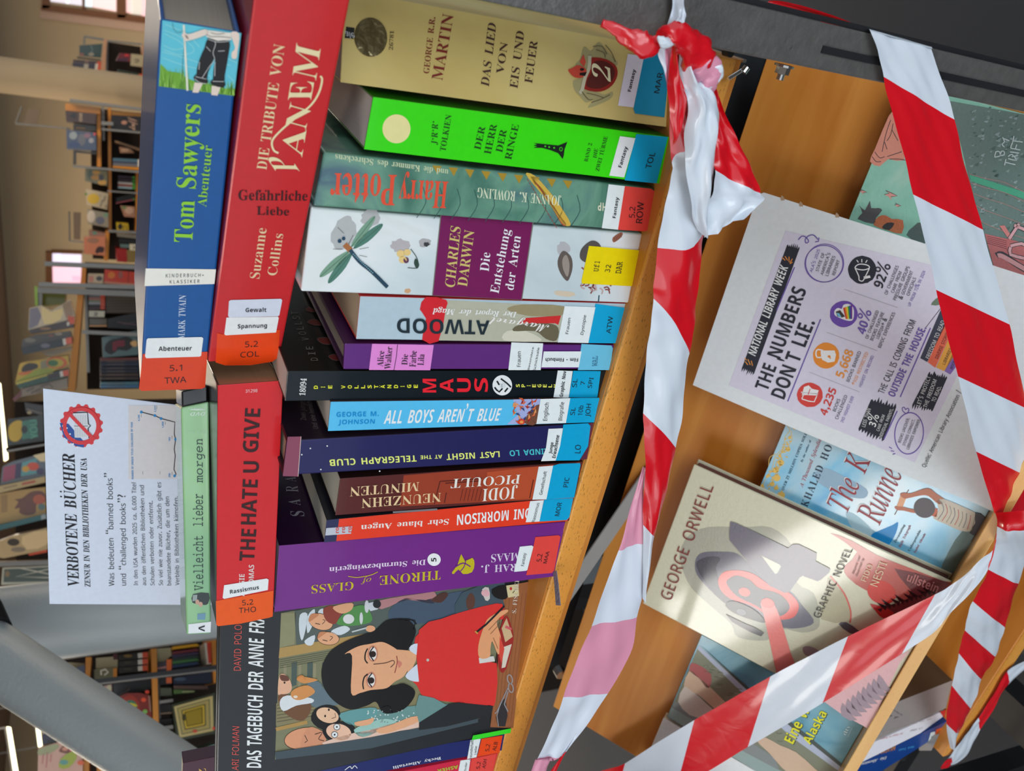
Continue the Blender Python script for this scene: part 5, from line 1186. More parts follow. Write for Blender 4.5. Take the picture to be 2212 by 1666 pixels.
# mint comic memoir on the right
MT = mottle('mint_sea_print', [(.3, C(120, 186, 162)), (.5, C(150, 206, 186)), (.7, C(190, 220, 206))], 14, 7, .3, .9, .6, bump=.4)
b = bbook('mint green comic memoir with salmon shapes, on the right below the steel post', .838, (1835, 470), .014, MT, None, xl=(1800, 560), xr=-.0315)
V(); P = bpl(.838)
def memoir(p):
    V(*V4)
    SAL = C(222, 150, 130)
    p.poly(P, [(455, 265), (500, 255), (560, 420), (580, 630), (450, 620), (380, 680), (300, 640), (340, 540)], SAL, 1, 2)
    for q in ([(470, 300), (430, 420), (400, 560)], [(490, 330), (470, 420), (440, 470)], [(340, 560), (380, 610), (420, 600)], [(320, 600), (350, 640), (390, 640)], [(440, 600), (500, 580), (560, 560)], [(460, 620), (540, 620), (590, 630)], [(480, 380), (530, 470)], [(420, 480), (440, 540)]): p.line(P, q, 5, C(84, 70, 76), 3, 3)
    for c, k in (((240, 888), .7), ((465, 915), 1.2), ((525, 1000), .6)):
        x, y = c; p.poly(P, [(x - 40 * k, y - 5), (x - 5 * k, y - 12 * k), (x - 30 * k, y - 32 * k), (x + 10 * k, y - 15 * k), (x + 50 * k, y + 5 * k), (x + 5 * k, y + 12 * k), (x + 10 * k, y + 36 * k), (x - 10 * k, y + 10 * k)], C(222, 160, 150), 2)
        p.line(P, [(x - 40 * k, y - 5), (x - 5 * k, y - 12 * k), (x - 30 * k, y - 32 * k), (x + 10 * k, y - 15 * k), (x + 50 * k, y + 5 * k), (x + 5 * k, y + 12 * k)], 4, C(60, 70, 76), 3)
    p.poly(P, [(200, 1110), (240, 1060), (215, 1000), (260, 1040), (300, 960), (310, 1020), (370, 1020), (400, 1040), (350, 1100), (330, 1150)], C(92, 92, 96), 3, 2)
    p.poly(P, [(330, 1160), (370, 1090), (430, 1080), (480, 1110), (570, 1120), (560, 1230), (440, 1200)], C(206, 120, 84), 3, 2)
    p.poly(P, [(400, 1180), (440, 1140), (500, 1145), (460, 1200)], C(70, 66, 70), 5, 2)
    p.poly(P, [(600, 1240), (660, 1170), (720, 1140), (760, 1300), (700, 1310)], C(96, 110, 108), 3, 2)
    TG = C(112, 136, 130)
    p.poly(P, [(930, 140), (1700, 280), (1700, 1640), (1300, 1500), (1180, 1100), (1050, 520)], TG, 2)
    rn = random.Random(11)
    for i in range(150):
        x = 1110 + rn.random() * 480; y = 190 + rn.random() * 1000; s_ = 5 + rn.random() * 16
        p.poly(P, [(x, y), (x + s_ * 1.6, y - s_ * rn.random()), (x + s_, y + s_), (x - s_ * rn.random(), y + s_ * .6)], rn.choice([C(150, 172, 172), C(138, 164, 160), C(90, 116, 110)]), 4)  # scattered patches paint the laminate's reflections into the print
    p.poly(P, [(1110, 745), (1600, 900), (1600, 960), (1130, 800)], C(84, 176, 142), 5)
    for i, y in enumerate((740, 815, 900, 1000, 1110)): p.line(P, [(1110 + i * 20, y), (1250, y + 40), (1400, y + 70 + i * 8), (1600, y + 170)], 4, C(196, 150, 146), 6, 3)
    p.poly(P, [(1240, 1230), (1500, 1290), (1640, 1350), (1660, 1640), (1310, 1490)], C(196, 116, 116), 5)
    for i in range(5): p.line(P, [(1260, 1250 + i * 14), (1420, 1290 + i * 16)], 4, C(110, 60, 66), 6)
    p.poly(P, [(1360, 1165), (1400, 1160), (1470, 1270), (1440, 1280)], C(220, 140, 136), 7)
    p.line(P, [(1335, 1410), (1380, 1400), (1500, 1480), (1640, 1560)], 50, C(70, 70, 76), 6, 3); p.line(P, [(1345, 1410), (1380, 1412), (1500, 1480), (1640, 1560)], 36, C(222, 164, 166), 7, 3)
    for q in ([(1440, 1270), (1520, 1150)], [(1480, 1160), (1600, 1210)], [(1450, 1330), (1540, 1310), (1600, 1340)], [(1450, 1340), (1450, 1400), (1560, 1430)]): p.line(P, q, 34, C(70, 70, 76), 8, 2); p.line(P, q, 24, C(226, 176, 180), 9, 2)
    for q in ([(1320, 605), (1395, 585)], [(1320, 605), (1330, 560), (1360, 560), (1365, 595)], [(1365, 595), (1375, 555), (1400, 560), (1395, 590)], [(1400, 520), (1380, 500), (1400, 480)], [(1390, 450), (1440, 470)], [(1402, 480), (1385, 440)],
              [(1400, 670), (1412, 620)], [(1406, 645), (1490, 665)], [(1430, 615), (1500, 630), (1460, 580), (1430, 600)], [(1460, 600), (1510, 590)], [(1445, 560), (1520, 570)], [(1450, 530), (1530, 545)], [(1450, 530), (1460, 490)], [(1490, 535), (1500, 500)], [(1470, 470), (1550, 480)], [(1462, 500), (1478, 430)]): p.line(P, q, 9, C(206, 222, 222), 8, 2)
p = Pt(); memoir(p); o = p.build('cover_picture', FOIL, b.o)
o.matrix_parent_inverse = Matrix.Translation(-b.o.location)

# ---------------------------------------------------------------- info sheet
V()
PS = bpl(.8215)
t = thing('info_sheet', 'white printed infographic sheet on book challenges lying over the leaning books', 'poster', PS.at((1750, 700)))
q = [(1496.5, 832), (1637, 421), (1650, 416), (2002, 528), (2215, 596), (2400, 656), (2330, 900), (2150, 1108), (2108, 1088), (1950, 1025), (1694, 917)]
p = Pt(); p.poly(PS, q, C(222, 228, 244), 0); n = len(p.v); p.v += [v - PS.n * .0004 for v in p.v]; p.f += [tuple(i + n for i in f)[::-1] for f in p.f[:]]; p.c += p.c[:]
p.build('sheet', MATTE, t)
V(*ZB)
NAVY = C(48, 50, 60); PUR = C(112, 92, 168); ORG = C(232, 150, 70); RD2 = C(206, 70, 66); LG = C(228, 230, 240)
def prt(name, fn, lab=None):
    p = Pt(); fn(p); return p.build(name, MATTE, t, lab)
prt('panel', lambda p: p.poly(PS, [(475, 905), (808, -5), (1655, 195), (1900, 265), (1900, 640), (1815, 860), (1570, 1360)], C(214, 210, 226), 2), 'pale lilac print panel')
def brush(p, pts, col, lv, k=9):
    """rough-ended brush block: the two short ends are jagged"""
    a, b_, c, d = pts; out = [a]
    rn = random.Random(int(a[0]))
    def jag(u, v, s_):
        for i in range(1, k * 2):
            f = i / (k * 2); e = (rn.random() * 26 + 4) if i % 2 else -6
            nx, ny = (v[1] - u[1]), -(v[0] - u[0]); l = math.hypot(nx, ny)
            out.append((u[0] + (v[0] - u[0]) * f + nx / l * e * s_, u[1] + (v[1] - u[1]) * f + ny / l * e * s_))
    out.append(b_); jag(b_, c, 1); out.append(c); out.append(d); jag(d, a, 1)
    p.poly(PS, out, col, lv)
prt('banner', lambda p: (brush(p, [(552, 805), (818, 80), (892, 100), (625, 835)], NAVY, 4, 7), [p.line(PS, q, 5, ORG, 6) for q in ([(572, 765), (588, 785)], [(588, 752), (602, 785)], [(608, 760), (615, 790)], [(570, 745), (580, 758)], [(788, 152), (808, 170)], [(806, 145), (822, 170)], [(830, 148), (830, 180)], [(850, 160), (835, 185)], [(850, 180), (835, 190)])]), 'dark brush-stroke banner')
TX = [('NATIONAL LIBRARY WEEK', (632, 735), (828, 205), (587, 720), 'Ai', LG), ('THE NUMBERS', (703, 942), (935, 345), (628, 914), 'A', NAVY), ("DON'T LIE.", (802, 990), (985, 535), (722, 960), 'A', NAVY),
 ("ALA'S 2025", (966, 242), (1013, 108), (950, 236), 'a', PUR), ('STATE OF', (1003, 237), (1042, 130), (986, 231), 'a', NAVY), ("AMERICA'S", (1030, 260), (1075, 130), (1014, 253), 'a', NAVY), ('LIBRARIES', (1060, 264), (1104, 148), (1042, 257), 'a', NAVY), ('REPORT', (1100, 260), (1130, 172), (1083, 253), 'a', NAVY),
 ('92%', (1378, 338), (1432, 200), (1325, 316), 'A', NAVY), ('OF CHALLENGES', (1408, 374), (1477, 205), (1390, 367), 'a', NAVY), ('CAME FROM', (1447, 364), (1495, 240), (1429, 357), 'a', NAVY), ('PRESSURE GROUPS', (1460, 407), (1541, 210), (1441, 399), 'a', NAVY), ('& GOVERNMENT', (1496, 402), (1562, 236), (1478, 394), 'a', NAVY), ('OFFICIALS', (1538, 380), (1579, 275), (1520, 373), 'a', NAVY), ('UP FROM 72% IN 2024', (1544, 442), (1635, 235), (1527, 436), 'a', PUR),
 ('40%', (1276, 610), (1318, 472), (1228, 590), 'A', PUR), ('OF CHALLENGED', (1295, 634), (1360, 470), (1277, 627), 'a', NAVY), ('BOOKS FEATURE', (1324, 644), (1391, 480), (1306, 637), 'a', NAVY), ('LGBTQIA+ &', (1358, 634), (1409, 515), (1340, 627), 'a', NAVY), ('BIPOC EXPERIENCES', (1370, 687), (1456, 480), (1352, 680), 'a', NAVY),
 ('5,668', (1150, 865), (1212, 708), (1102, 846), 'A', ORG), ('BOOKS BANNED', (1184, 887), (1255, 710), (1166, 880), 'a', NAVY), ('+920 RESTRICTED', (1216, 907), (1298, 715), (1199, 900), 'a', ORG), ('HIGHEST ON RECORD', (1255, 917), (1330, 735), (1239, 911), 'a', PUR),
 ('4,235', (1050, 1087), (1112, 932), (1008, 1068), 'A', RD2), ('BOOKS', (1104, 1062), (1133, 990), (1086, 1054), 'a', NAVY), ('CHALLENGED', (1118, 1107), (1175, 968), (1100, 1100), 'a', NAVY), ('2ND HIGHEST EVER', (1148, 1126), (1214, 974), (1132, 1120), 'a', PUR),
 ('THE CALL IS COMING FROM', (1388, 958), (1578, 530), (1352, 944), 'a', NAVY), ('OUTSIDE THE HOUSE.', (1450, 977), (1640, 568), (1410, 960), 'A', PUR),
 ('LESS THAN', (1277, 1152), (1312, 1045), (1256, 1144), 'a', LG), ('3%', (1338, 1152), (1362, 1085), (1298, 1136), 'A', LG), ('CAME FROM', (1360, 1176), (1395, 1082), (1343, 1170), 'a', LG), ('INDIVIDUAL PARENTS.', (1374, 1218), (1446, 1045), (1356, 1212), 'a', LG),
 ('BOOKS UNCOVER.', (1486, 1245), (1540, 1100), (1470, 1239), 'a', NAVY), ('STORIES CONNECT.', (1512, 1262), (1572, 1108), (1497, 1256), 'a', NAVY), ('LIBRARIES EMPOWER.', (1535, 1284), (1605, 1105), (1519, 1278), 'a', NAVY),
 ("LET'S PROTECT", (1600, 1030), (1665, 855), (1578, 1022), 'a', LG), ('THE FREEDOM', (1640, 1038), (1700, 875), (1619, 1030), 'a', LG), ('TO READ.', (1688, 1004), (1728, 915), (1667, 996), 'a', LG),
 ('FREEDOM TO READ', (1655, 750), (1748, 530), (1633, 741), 'a', LG), ('DIVERSE STORIES', (1706, 750), (1775, 590), (1688, 743), 'a', NAVY), ('LIBRARIES', (1748, 785), (1790, 690), (1731, 778), 'a', NAVY), ('BOOKS', (1792, 812), (1815, 755), (1776, 805), 'a', NAVY),
 ('Quelle: American Library Association /', (1632, 1390), (1846, 945), (1610, 1380), 'a', C(40, 40, 46))]
prt('lettering', lambda p: [p.text(PS, s_, A, E_, C_, st, col, 7) for s_, A, E_, C_, st, col in TX])
def icons(p):
    for q in ([(862, 210), (757, 465)], [(1016, 516), (822, 1000)], [(1662, 568), (1484, 974)], [(1466, 1056), (1388, 1222)]): p.line(PS, q, 7, PUR, 5)
    for q in ([(1155, 340), (1468, 448)], [(1050, 593), (1350, 703)], [(950, 828), (1245, 945)]): p.line(PS, q, 3, C(176, 176, 184), 4)
    p.ring(PS, (1035, 190), 112, 108, 5, PUR, 5); p.ring(PS, (1040, 186), 112, 112, 4, PUR, 5, .3)
    p.ell(PS, (1260, 226), 84, 82, NAVY, 4, 0, 32, .05); p.ell(PS, (1152, 486), 82, 78, C(110, 80, 170), 4, 0, 32, .04); p.ell(PS, (1048, 730), 78, 76, C(236, 142, 56), 4, 0, 32, .04); p.ell(PS, (952, 962), 76, 72, C(210, 72, 66), 4, 0, 32, .04)
    W_ = C(232, 232, 236)
    p.line(PS, [(1218, 212), (1235, 195), (1262, 192), (1295, 200), (1302, 215), (1270, 226), (1235, 222)], 6, W_, 6, 3, True); p.line(PS, [(1218, 215), (1240, 262), (1242, 285), (1262, 292), (1276, 270), (1302, 218)], 6, W_, 6, 3)
    p.poly(PS, [(1268, 265), (1305, 258), (1310, 272), (1272, 280)], W_, 6); 
    for q in ([(1228, 168), (1238, 182)], [(1258, 162), (1258, 182)], [(1290, 168), (1280, 184)]): p.line(PS, q, 5, W_, 6)
    H_ = lambda k: [(1120, 505 ), (1098, 490), (1098, 465), (1118, 450), (1140, 455), (1150, 432), (1178, 426), (1202, 440), (1212, 470), (1205, 520), (1170, 524)]
    p.poly(PS, H_(1), W_, 6, 3)
    rb = [C(206, 50, 50), C(232, 140, 40), C(236, 216, 60), C(60, 150, 80), C(60, 80, 160), C(120, 60, 140)]
    for i, c in enumerate(rb): p.poly(PS, [(1148 + i * 9, 450 - i * 3), (1157 + i * 9, 447 - i * 3), (1172 + i * 6, 515), (1164 + i * 6, 513)], c, 8)
    p.poly(PS, [(1105, 472), (1130, 462), (1160, 500), (1140, 506), (1115, 500)], C(70, 60, 60), 9); p.poly(PS, [(1108, 478), (1125, 480), (1140, 505), (1122, 502)], C(120, 190, 220), 10)
    p.poly(PS, [(1015, 705), (1025, 700), (1098, 700), (1106, 725), (1098, 765), (1060, 772), (1025, 755), (1020, 740)], W_, 6); p.line(PS, [(1020, 740), (995, 740), (988, 715), (998, 695), (1030, 700)], 8, W_, 6, 3); p.ell(PS, (1066, 735), 9, 7, C(236, 142, 56), 8); p.line(PS, [(1066, 738), (1076, 748)], 6, C(236, 142, 56), 8)
    p.line(PS, [(905, 985), (915, 962), (900, 945), (935, 950), (1000, 955), (990, 975), (978, 1002), (945, 998), (905, 985)], 6, W_, 6); p.poly(PS, [(918, 915), (945, 905), (965, 925), (1005, 935), (992, 965), (925, 962), (905, 965)], W_, 6)
    p.line(PS, [(955, 925), (942, 960)], 4, RD2, 8)
    p.line(PS, [(884, 50), (905, 28), (930, 35), (945, 58), (930, 68), (925, 48), (945, 26), (975, 22), (1000, 48)], 6, PUR, 5, 4); p.line(PS, [(983, 62), (1004, 58), (1006, 36)], 6, PUR, 5)
    p.ring(PS, (1536, 1188), 84, 122, 6, PUR, 5, .1); p.line(PS, [(1500, 1058), (1495, 1040), (1508, 1035), (1515, 1048), (1528, 1040), (1535, 1052), (1520, 1072), (1500, 1058)], 5, PUR, 5, 3)
    for q in ([(1418, 1268), (1436, 1278)], [(1428, 1290), (1448, 1294)], [(1440, 1312), (1455, 1306)]): p.line(PS, q, 5, PUR, 5)
    brush(p, [(1238, 1160), (1312, 990), (1460, 1035), (1390, 1225)], NAVY, 4); brush(p, [(1555, 1018), (1650, 835), (1760, 862), (1675, 1055)], NAVY, 4)
    for pts, c in (([(1602, 745), (1722, 462), (1790, 470), (1642, 768)], C(66, 70, 84)), ([(1645, 768), (1760, 510), (1800, 560), (1690, 802)], C(230, 110, 84)), ([(1695, 800), (1765, 640), (1830, 690), (1742, 822)], C(236, 168, 76)), ([(1745, 822), (1790, 720), (1840, 760), (1778, 842)], C(136, 110, 180))): p.poly(PS, pts, c, 5)
    p.line(PS, [(1635, 565), (1720, 455)], 3, NAVY, 5); p.poly(PS, [(1665, 432), (1690, 400), (1720, 385), (1722, 430)], C(112, 130, 110), 5, 2)
prt('icons', icons, 'round icons, brush blocks and underlines')
p = Pt()
V()
for x, y in ((1690, 430), (1730, 443), (1808, 467)):
    p.poly(PS, [(x - 4, y - 2), (x - 1, y - 8), (x + 4, y - 3), (x + 5, y + 3), (x - 3, y + 3)], C(176, 150, 124), 3)
p.build('torn_fibres', MATTE, t)

# ---------------------------------------------------------------- notice on the back row
V()
NP = ypl(.735)
t = thing('notice_sheet', 'white notice on banned books with crossed-out book emblem, standing behind the video case', 'poster', on_y((400, 1075), .735))
tl, tr = NP.at((107, 1305)), NP.at((93, 840)); dn = NP.at((408, 1307)) - tl
f = lambda u, v: tl + (tr - tl) * u + dn * (v * 1.28)
p = Pt()
nn_ = 10
for k, off in ((0, 0), (1, .0005)):
    for i in range(nn_ + 1):
        for j in range(nn_ + 1):
            p.v.append(f(i / nn_, j / nn_) + Vector((0, off, 0)))
b0 = (nn_ + 1) ** 2
for i in range(nn_):
    for j in range(nn_):
        a = i * (nn_ + 1) + j; p.face((a, a + 1, a + nn_ + 2, a + nn_ + 1), C(204, 214, 230)); p.face((b0 + a, b0 + a + nn_ + 1, b0 + a + nn_ + 2, b0 + a + 1), C(204, 214, 230))
p.build('sheet', MATTE, t)
zlow = f(0, 1).z
boxobj('sheet_stand', min(tl.x, tr.x) + .06, max(tl.x, tr.x) - .06, .7365, .80, ZS + .0004, zlow + .05, BLACK, t)
def prt(name, fn, lab=None):
    p = Pt(); fn(p); return p.build(name, MATTE, t, lab)
BL = C(40, 130, 190)
def ntext(p):
    V()
    k = C(36, 38, 44)
    for s_, A, E_, C_, st in (('VERBOTENE BÜCHER', (171, 1268), (161, 981), (146.5, 1266), 'b'), ('ZENSUR IN DEN BIBLIOTHEKEN DER USA', (195.5, 1268), (187, 990), (183, 1267), 'b')): p.text(NP, s_, A, E_, C_, st, k, 3)
    p.text(NP, 'Was bedeuten \u201cbanned books\u201d', (247, 1266), (243, 1023), (235, 1266), 'a', k, 3); p.text(NP, 'und \u201cchallenged books\u201d?', (272.5, 1265), (271, 1069), (261, 1265), 'a', k, 3)
    V(*Z3)
    for s_, x, x2, y2 in (('In den USA wurden 2025 ca. 6.000 Titel', 745, 735, 108), ('aus den öffentlichen Bibliotheken und', 790, 778, 122), ('Schulen verboten oder entfernt.', 835, 825, 205), ('So viel wie nie zuvor. Zusätzlich gibt es', 880, 870, 105), ('beanstandete Bücher, die um den', 925, 914, 183), ('Verbleib in Bibliotheken kämpfen.', 969, 962, 180)):
        p.text(NP, s_, (x, 662), (x2, y2), (x - 22, 662), 'a', k, 3)
prt('lettering', ntext)
def emblem(p):
    V(*Z2); R_ = C(206, 66, 72); c = (523, 1248)
    # toothed half ring, striped half ring, blue starred quarter
    pts = []
    for i in range(64):
        a = math.pi * 2 * i / 64; r = 140 if (i // 2) % 2 else 126
        pts.append((c[0] + r * math.cos(a), c[1] + r * math.sin(a)))
    p.poly(NP, pts, R_, 2); p.ell(NP, c, 96, 96, C(206, 214, 230), 4)
    p.poly(NP, [(384, 1230), (440, 1235), (540, 1350), (538, 1388), (480, 1376), (410, 1320)], C(52, 84, 150), 6)
    for x, y in ((405, 1248), (430, 1262), (420, 1290), (450, 1300), (440, 1330), (475, 1335), (470, 1365), (505, 1360), (410, 1275), (495, 1385)): p.ell(NP, (x, y), 6, 6, LG, 8, 0, 5)
    p.ring(NP, c, 108, 108, 24, R_, 9, 0, 44)
    p.poly(NP, [(470, 1165), (560, 1162), (568, 1235), (585, 1245), (565, 1262), (570, 1325), (480, 1322), (476, 1250)], C(206, 210, 216), 10); p.line(NP, [(470, 1163), (562, 1160), (568, 1235), (582, 1246), (566, 1262), (572, 1326)], 7, C(50, 50, 56), 11)
    p.line(NP, [(476, 1248), (566, 1248)], 4, C(90, 90, 96), 11)
    for i in range(7): p.line(NP, [(484 + i * 11, 1175), (486 + i * 11, 1238)], 2, C(150, 150, 156), 11); p.line(NP, [(486 + i * 11, 1258), (488 + i * 11, 1316)], 2, C(150, 150, 156), 11)
    p.line(NP, [(445, 1168), (608, 1338)], 22, R_, 13)
prt('emblem', emblem, 'red crossed-out open book emblem')
def chart(p):
    V(*Z2); k = C(36, 38, 44)
    p.poly(NP, [(825, 1118), (1150, 1116), (1150, 1590), (825, 1592)], C(206, 204, 206), 2)
    p.line(NP, [(908, 1160), (995, 1183), (1035, 1202), (1124, 1225), (1120, 1300), (1128, 1335), (1120, 1400), (1126, 1440), (1118, 1530), (1132, 1560), (1122, 1570)], 6, k, 4)
    for q in ((908, 1160), (995, 1183), (1035, 1202), (1128, 1335), (1122, 1570)): p.ell(NP, q, 9, 9, BL, 6, 0, 14)
    p.text(NP, 'NUMBER OF UNIQUE TITLES CHALLENGED BY YEAR', (859, 1592), (853, 1225), (846, 1592), 'A', BL, 4)
    for s_, x, y in (('4,240', 898, 1218), ('2,571', 1003, 1160), ('1,858', 1052, 1262), ('183', 1095, 1348), ('390', 1095, 1580)): p.text(NP, s_, (x, y), (x, y - 40 if len(s_) > 3 else y - 26), (x - 12, y), 'A', BL, 4)
    for x, y in ((908, 1195), (1008, 1142), (1062, 1242), (1105, 1335), (1105, 1566), (918, 1562), (1028, 1562)): p.line(NP, [(x, y), (x, y - 22)], 2, k, 4)
prt('chart', chart, 'small line chart with blue dots')

# ---------------------------------------------------------------- books on the bottom shelf
V()
G4 = 'books on the bottom shelf'
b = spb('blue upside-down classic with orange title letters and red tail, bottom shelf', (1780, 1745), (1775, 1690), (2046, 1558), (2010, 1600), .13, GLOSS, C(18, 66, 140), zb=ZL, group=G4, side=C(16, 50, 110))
ZD = (1840, 1420, .16817)
V(*ZD)
b.part('title_lettering', SATIN, lambda p: (p.text(b.pl, 'Die Abenteuer des', (452, 1268), (-40, 1400), (445, 1305), 'bi', C(226, 226, 226), 4), p.text(b.pl, 'HUCKLEBERRY', (562, 1125), (120, 1245), (550, 1190), 'A', C(206, 134, 40), 4)))
b.part('author_lettering', SATIN, lambda p: p.text(b.pl, 'Mark Twain', (805, 1130), (600, 1180), (802, 1160), 'bi', C(70, 160, 220), 4))
b.part('red_tail', GLOSS, lambda p: p.poly(b.pl, [(1082, 925), (1200, 890), (1220, 930), (1180, 1080), (1140, 1130), (990, 1175), (1060, 1060)], C(232, 90, 50), 3))
sticker(b, [(1010, 965), (1065, 950), (1072, 990), (1030, 1100), (985, 1165), (935, 1175), (975, 1090)], PAPER, [('Abenteuer', (1005, 1130), (1035, 1010), (985, 1125), 'A')])
b = spb('slim white paperback with small grey lettering, between the blue and grey bottom-shelf books', (1780, 1688), (1776, 1655), (2040, 1535), (2034, 1562), .13, GLOSS, C(226, 224, 232), zb=ZL, group=G4)
V(*ZD)
b.part('title_lettering', SATIN, lambda p: (p.text(b.pl, 'J.D. Salinger', (908, 898), (740, 940), (904, 922), 'i', C(150, 140, 146), 4), p.text(b.pl, 'Der Fänger im Roggen', (660, 965), (375, 1040), (655, 990), 'i', C(190, 120, 126), 4)))
b.part('stripes', SATIN, lambda p: [p.line(b.pl, q, 5, C(90, 90, 96), 4) for q in ([(1160, 790), (1105, 885)], [(1130, 800), (1060, 905)])])
V()
b = spb('wide grey paperback with dark brown cover side, rightmost on the bottom shelf', (1780, 1650), (1776, 1580), (2058, 1470), (2044, 1530), .135, SATIN, C(146, 138, 134), zb=ZL, group=G4, side=C(74, 58, 42))
V(*ZD)
b.part('title_lettering', SATIN, lambda p: (p.text(b.pl, 'J. D. SALINGER', (600, 770), (120, 640), (560, 790), 's', C(60, 54, 54), 4), p.text(b.pl, 'Der Fänger im Roggen', (650, 740), (480, 640), (640, 755), 'i', C(80, 74, 74), 4),
      [p.line(b.pl, [(1020 - i * 90, 790 + i * 26), (960 - i * 90, 806 + i * 26)], 6, C(170, 160, 156), 4) for i in range(8)]))
b.part('red_mark', SATIN, lambda p: p.poly(b.pl, [(1130, 700), (1240, 665), (1260, 800), (1190, 780)], C(190, 40, 40), 3))
# maroon book peeping over the left end
V()
pm = ypl(.50)
c0, c1 = pm.at((395, 1649)), pm.at((395, 1800))
P8 = [Vector((x, y, z)) for x in (c1.x, c0.x) for z in (ZS + .0002, c0.z) for y in (.50, .512)]
b = Book('dark maroon book with a gold letter peeping over the black diary at the left edge', P8, GLOSS, C(64, 24, 40), group=G1)
V(*Z3)
b.part('gold_letter', SATIN, lambda p: p.text(b.pl, 'Z', (1115, 1690), (1112, 1650), (1078, 1690), 's', C(196, 160, 90), 3))
# ---------------------------------------------------------------- red and white barrier tape
def tape_mat(name, red, white, rough=.28):
    m, b = base(name, rough, .5, .35)
    N, L = nt(m)
    uv = N.new('ShaderNodeUVMap'); sp = N.new('ShaderNodeSeparateXYZ'); L.new(uv.outputs[0], sp.inputs[0])
    h = N.new('ShaderNodeMath'); h.operation = 'MULTIPLY'; h.inputs[1].default_value = .5; L.new(sp.outputs[0], h.inputs[0])
    f = N.new('ShaderNodeMath'); f.operation = 'FRACT'; L.new(h.outputs[0], f.inputs[0])
    g = N.new('ShaderNodeMath'); g.operation = 'GREATER_THAN'; g.inputs[1].default_value = .5; L.new(f.outputs[0], g.inputs[0])
    mx = N.new('ShaderNodeMix'); mx.data_type = 'RGBA'; mx.inputs[6].default_value = red; mx.inputs[7].default_value = white
    L.new(g.outputs[0], mx.inputs[0]); L.new(mx.outputs[2], b.inputs['Base Color'])
    tc = N.new('ShaderNodeTexCoord')
    n = N.new('ShaderNodeTexNoise'); n.inputs['Scale'].default_value = 38; n.inputs['Detail'].default_value = 2; n.inputs['Distortion'].default_value = .8
    L.new(tc.outputs['Object'], n.inputs['Vector'])
    bp = N.new('ShaderNodeBump'); bp.inputs['Strength'].default_value = .22; bp.inputs['Distance'].default_value = .003
    L.new(n.outputs['Fac'], bp.inputs['Height']); L.new(bp.outputs[0], b.inputs['Normal'])
    b.inputs['Subsurface Weight'].default_value = 0
    return m
TAPE = tape_mat('barrier_tape_front', C(206, 12, 28), C(206, 214, 224))
TAPB = tape_mat('barrier_tape_back', C(214, 142, 166), C(208, 214, 226), .4)
def q3(p, d):
    if len(p) == 3: return Vector(p)
    if isinstance(d, Pl): return d.at(p)
    if d < 0: return bpl(-d).at(p)
    return on_y(p, d)
def ribbon_tape(name, st, mat, parent, label=None, amp=.0006, seed=1, n=6, m=10, bow=0.0, noise=14):
    """st: stations (left pixel, right pixel, depth left, depth right, stripe count left, stripe count right)"""
    V(); rows = []
    for s_ in st:
        a = q3(s_[0], s_[2]); b_ = q3(s_[1], s_[3])
        rows.append((a.x, a.y, a.z, b_.x, b_.y, b_.z, s_[4], s_[5]))
    # positions smoothed, stripe counts linear
    pos = spline([r[:6] for r in rows], n); cnt = []
    for i in range(len(rows) - 1):
        for k in range(n):
            t = k / n; cnt.append((rows[i][6] * (1 - t) + rows[i + 1][6] * t, rows[i][7] * (1 - t) + rows[i + 1][7] * t))
    cnt.append(rows[-1][6:8])
    rn = random.Random(seed); ph = [rn.random() * 6.3 for _ in range(6)]
    p = Pt()
    for i, (r, c) in enumerate(zip(pos, cnt)):
        a, b_ = Vector(r[:3]), Vector(r[3:6]); w = b_ - a
        j = min(i + 1, len(pos) - 1); k = max(0, i - 1)
        tng = Vector(pos[j][:3]) - Vector(pos[k][:3]); nrm = w.cross(tng)
        nrm = nrm.normalized() if nrm.length > 1e-9 else Vector((0, -1, 0))
        if nrm.dot(a) > 0: nrm = -nrm
        for x in range(m + 1):
            u = x / m
            e = amp * (math.sin(u * noise * .5 + i * .23 + ph[0]) + .6 * math.sin(u * noise + ph[1] - i * .4) + .4 * math.sin(i * .9 + ph[2] + u * 3))
            p.v.append(a + w * u + nrm * (e + bow * math.sin(math.pi * u))); p.uv.append((c[0] * (1 - u) + c[1] * u, u))
    for i in range(len(pos) - 1):
        for x in range(m):
            a = i * (m + 1) + x; p.face((a, a + 1, a + m + 2, a + m + 1), None)
    p.c = []
    return p.build(name, mat, parent, label, 0, True)
V()
G5 = 'lengths of barrier tape around the trolley'
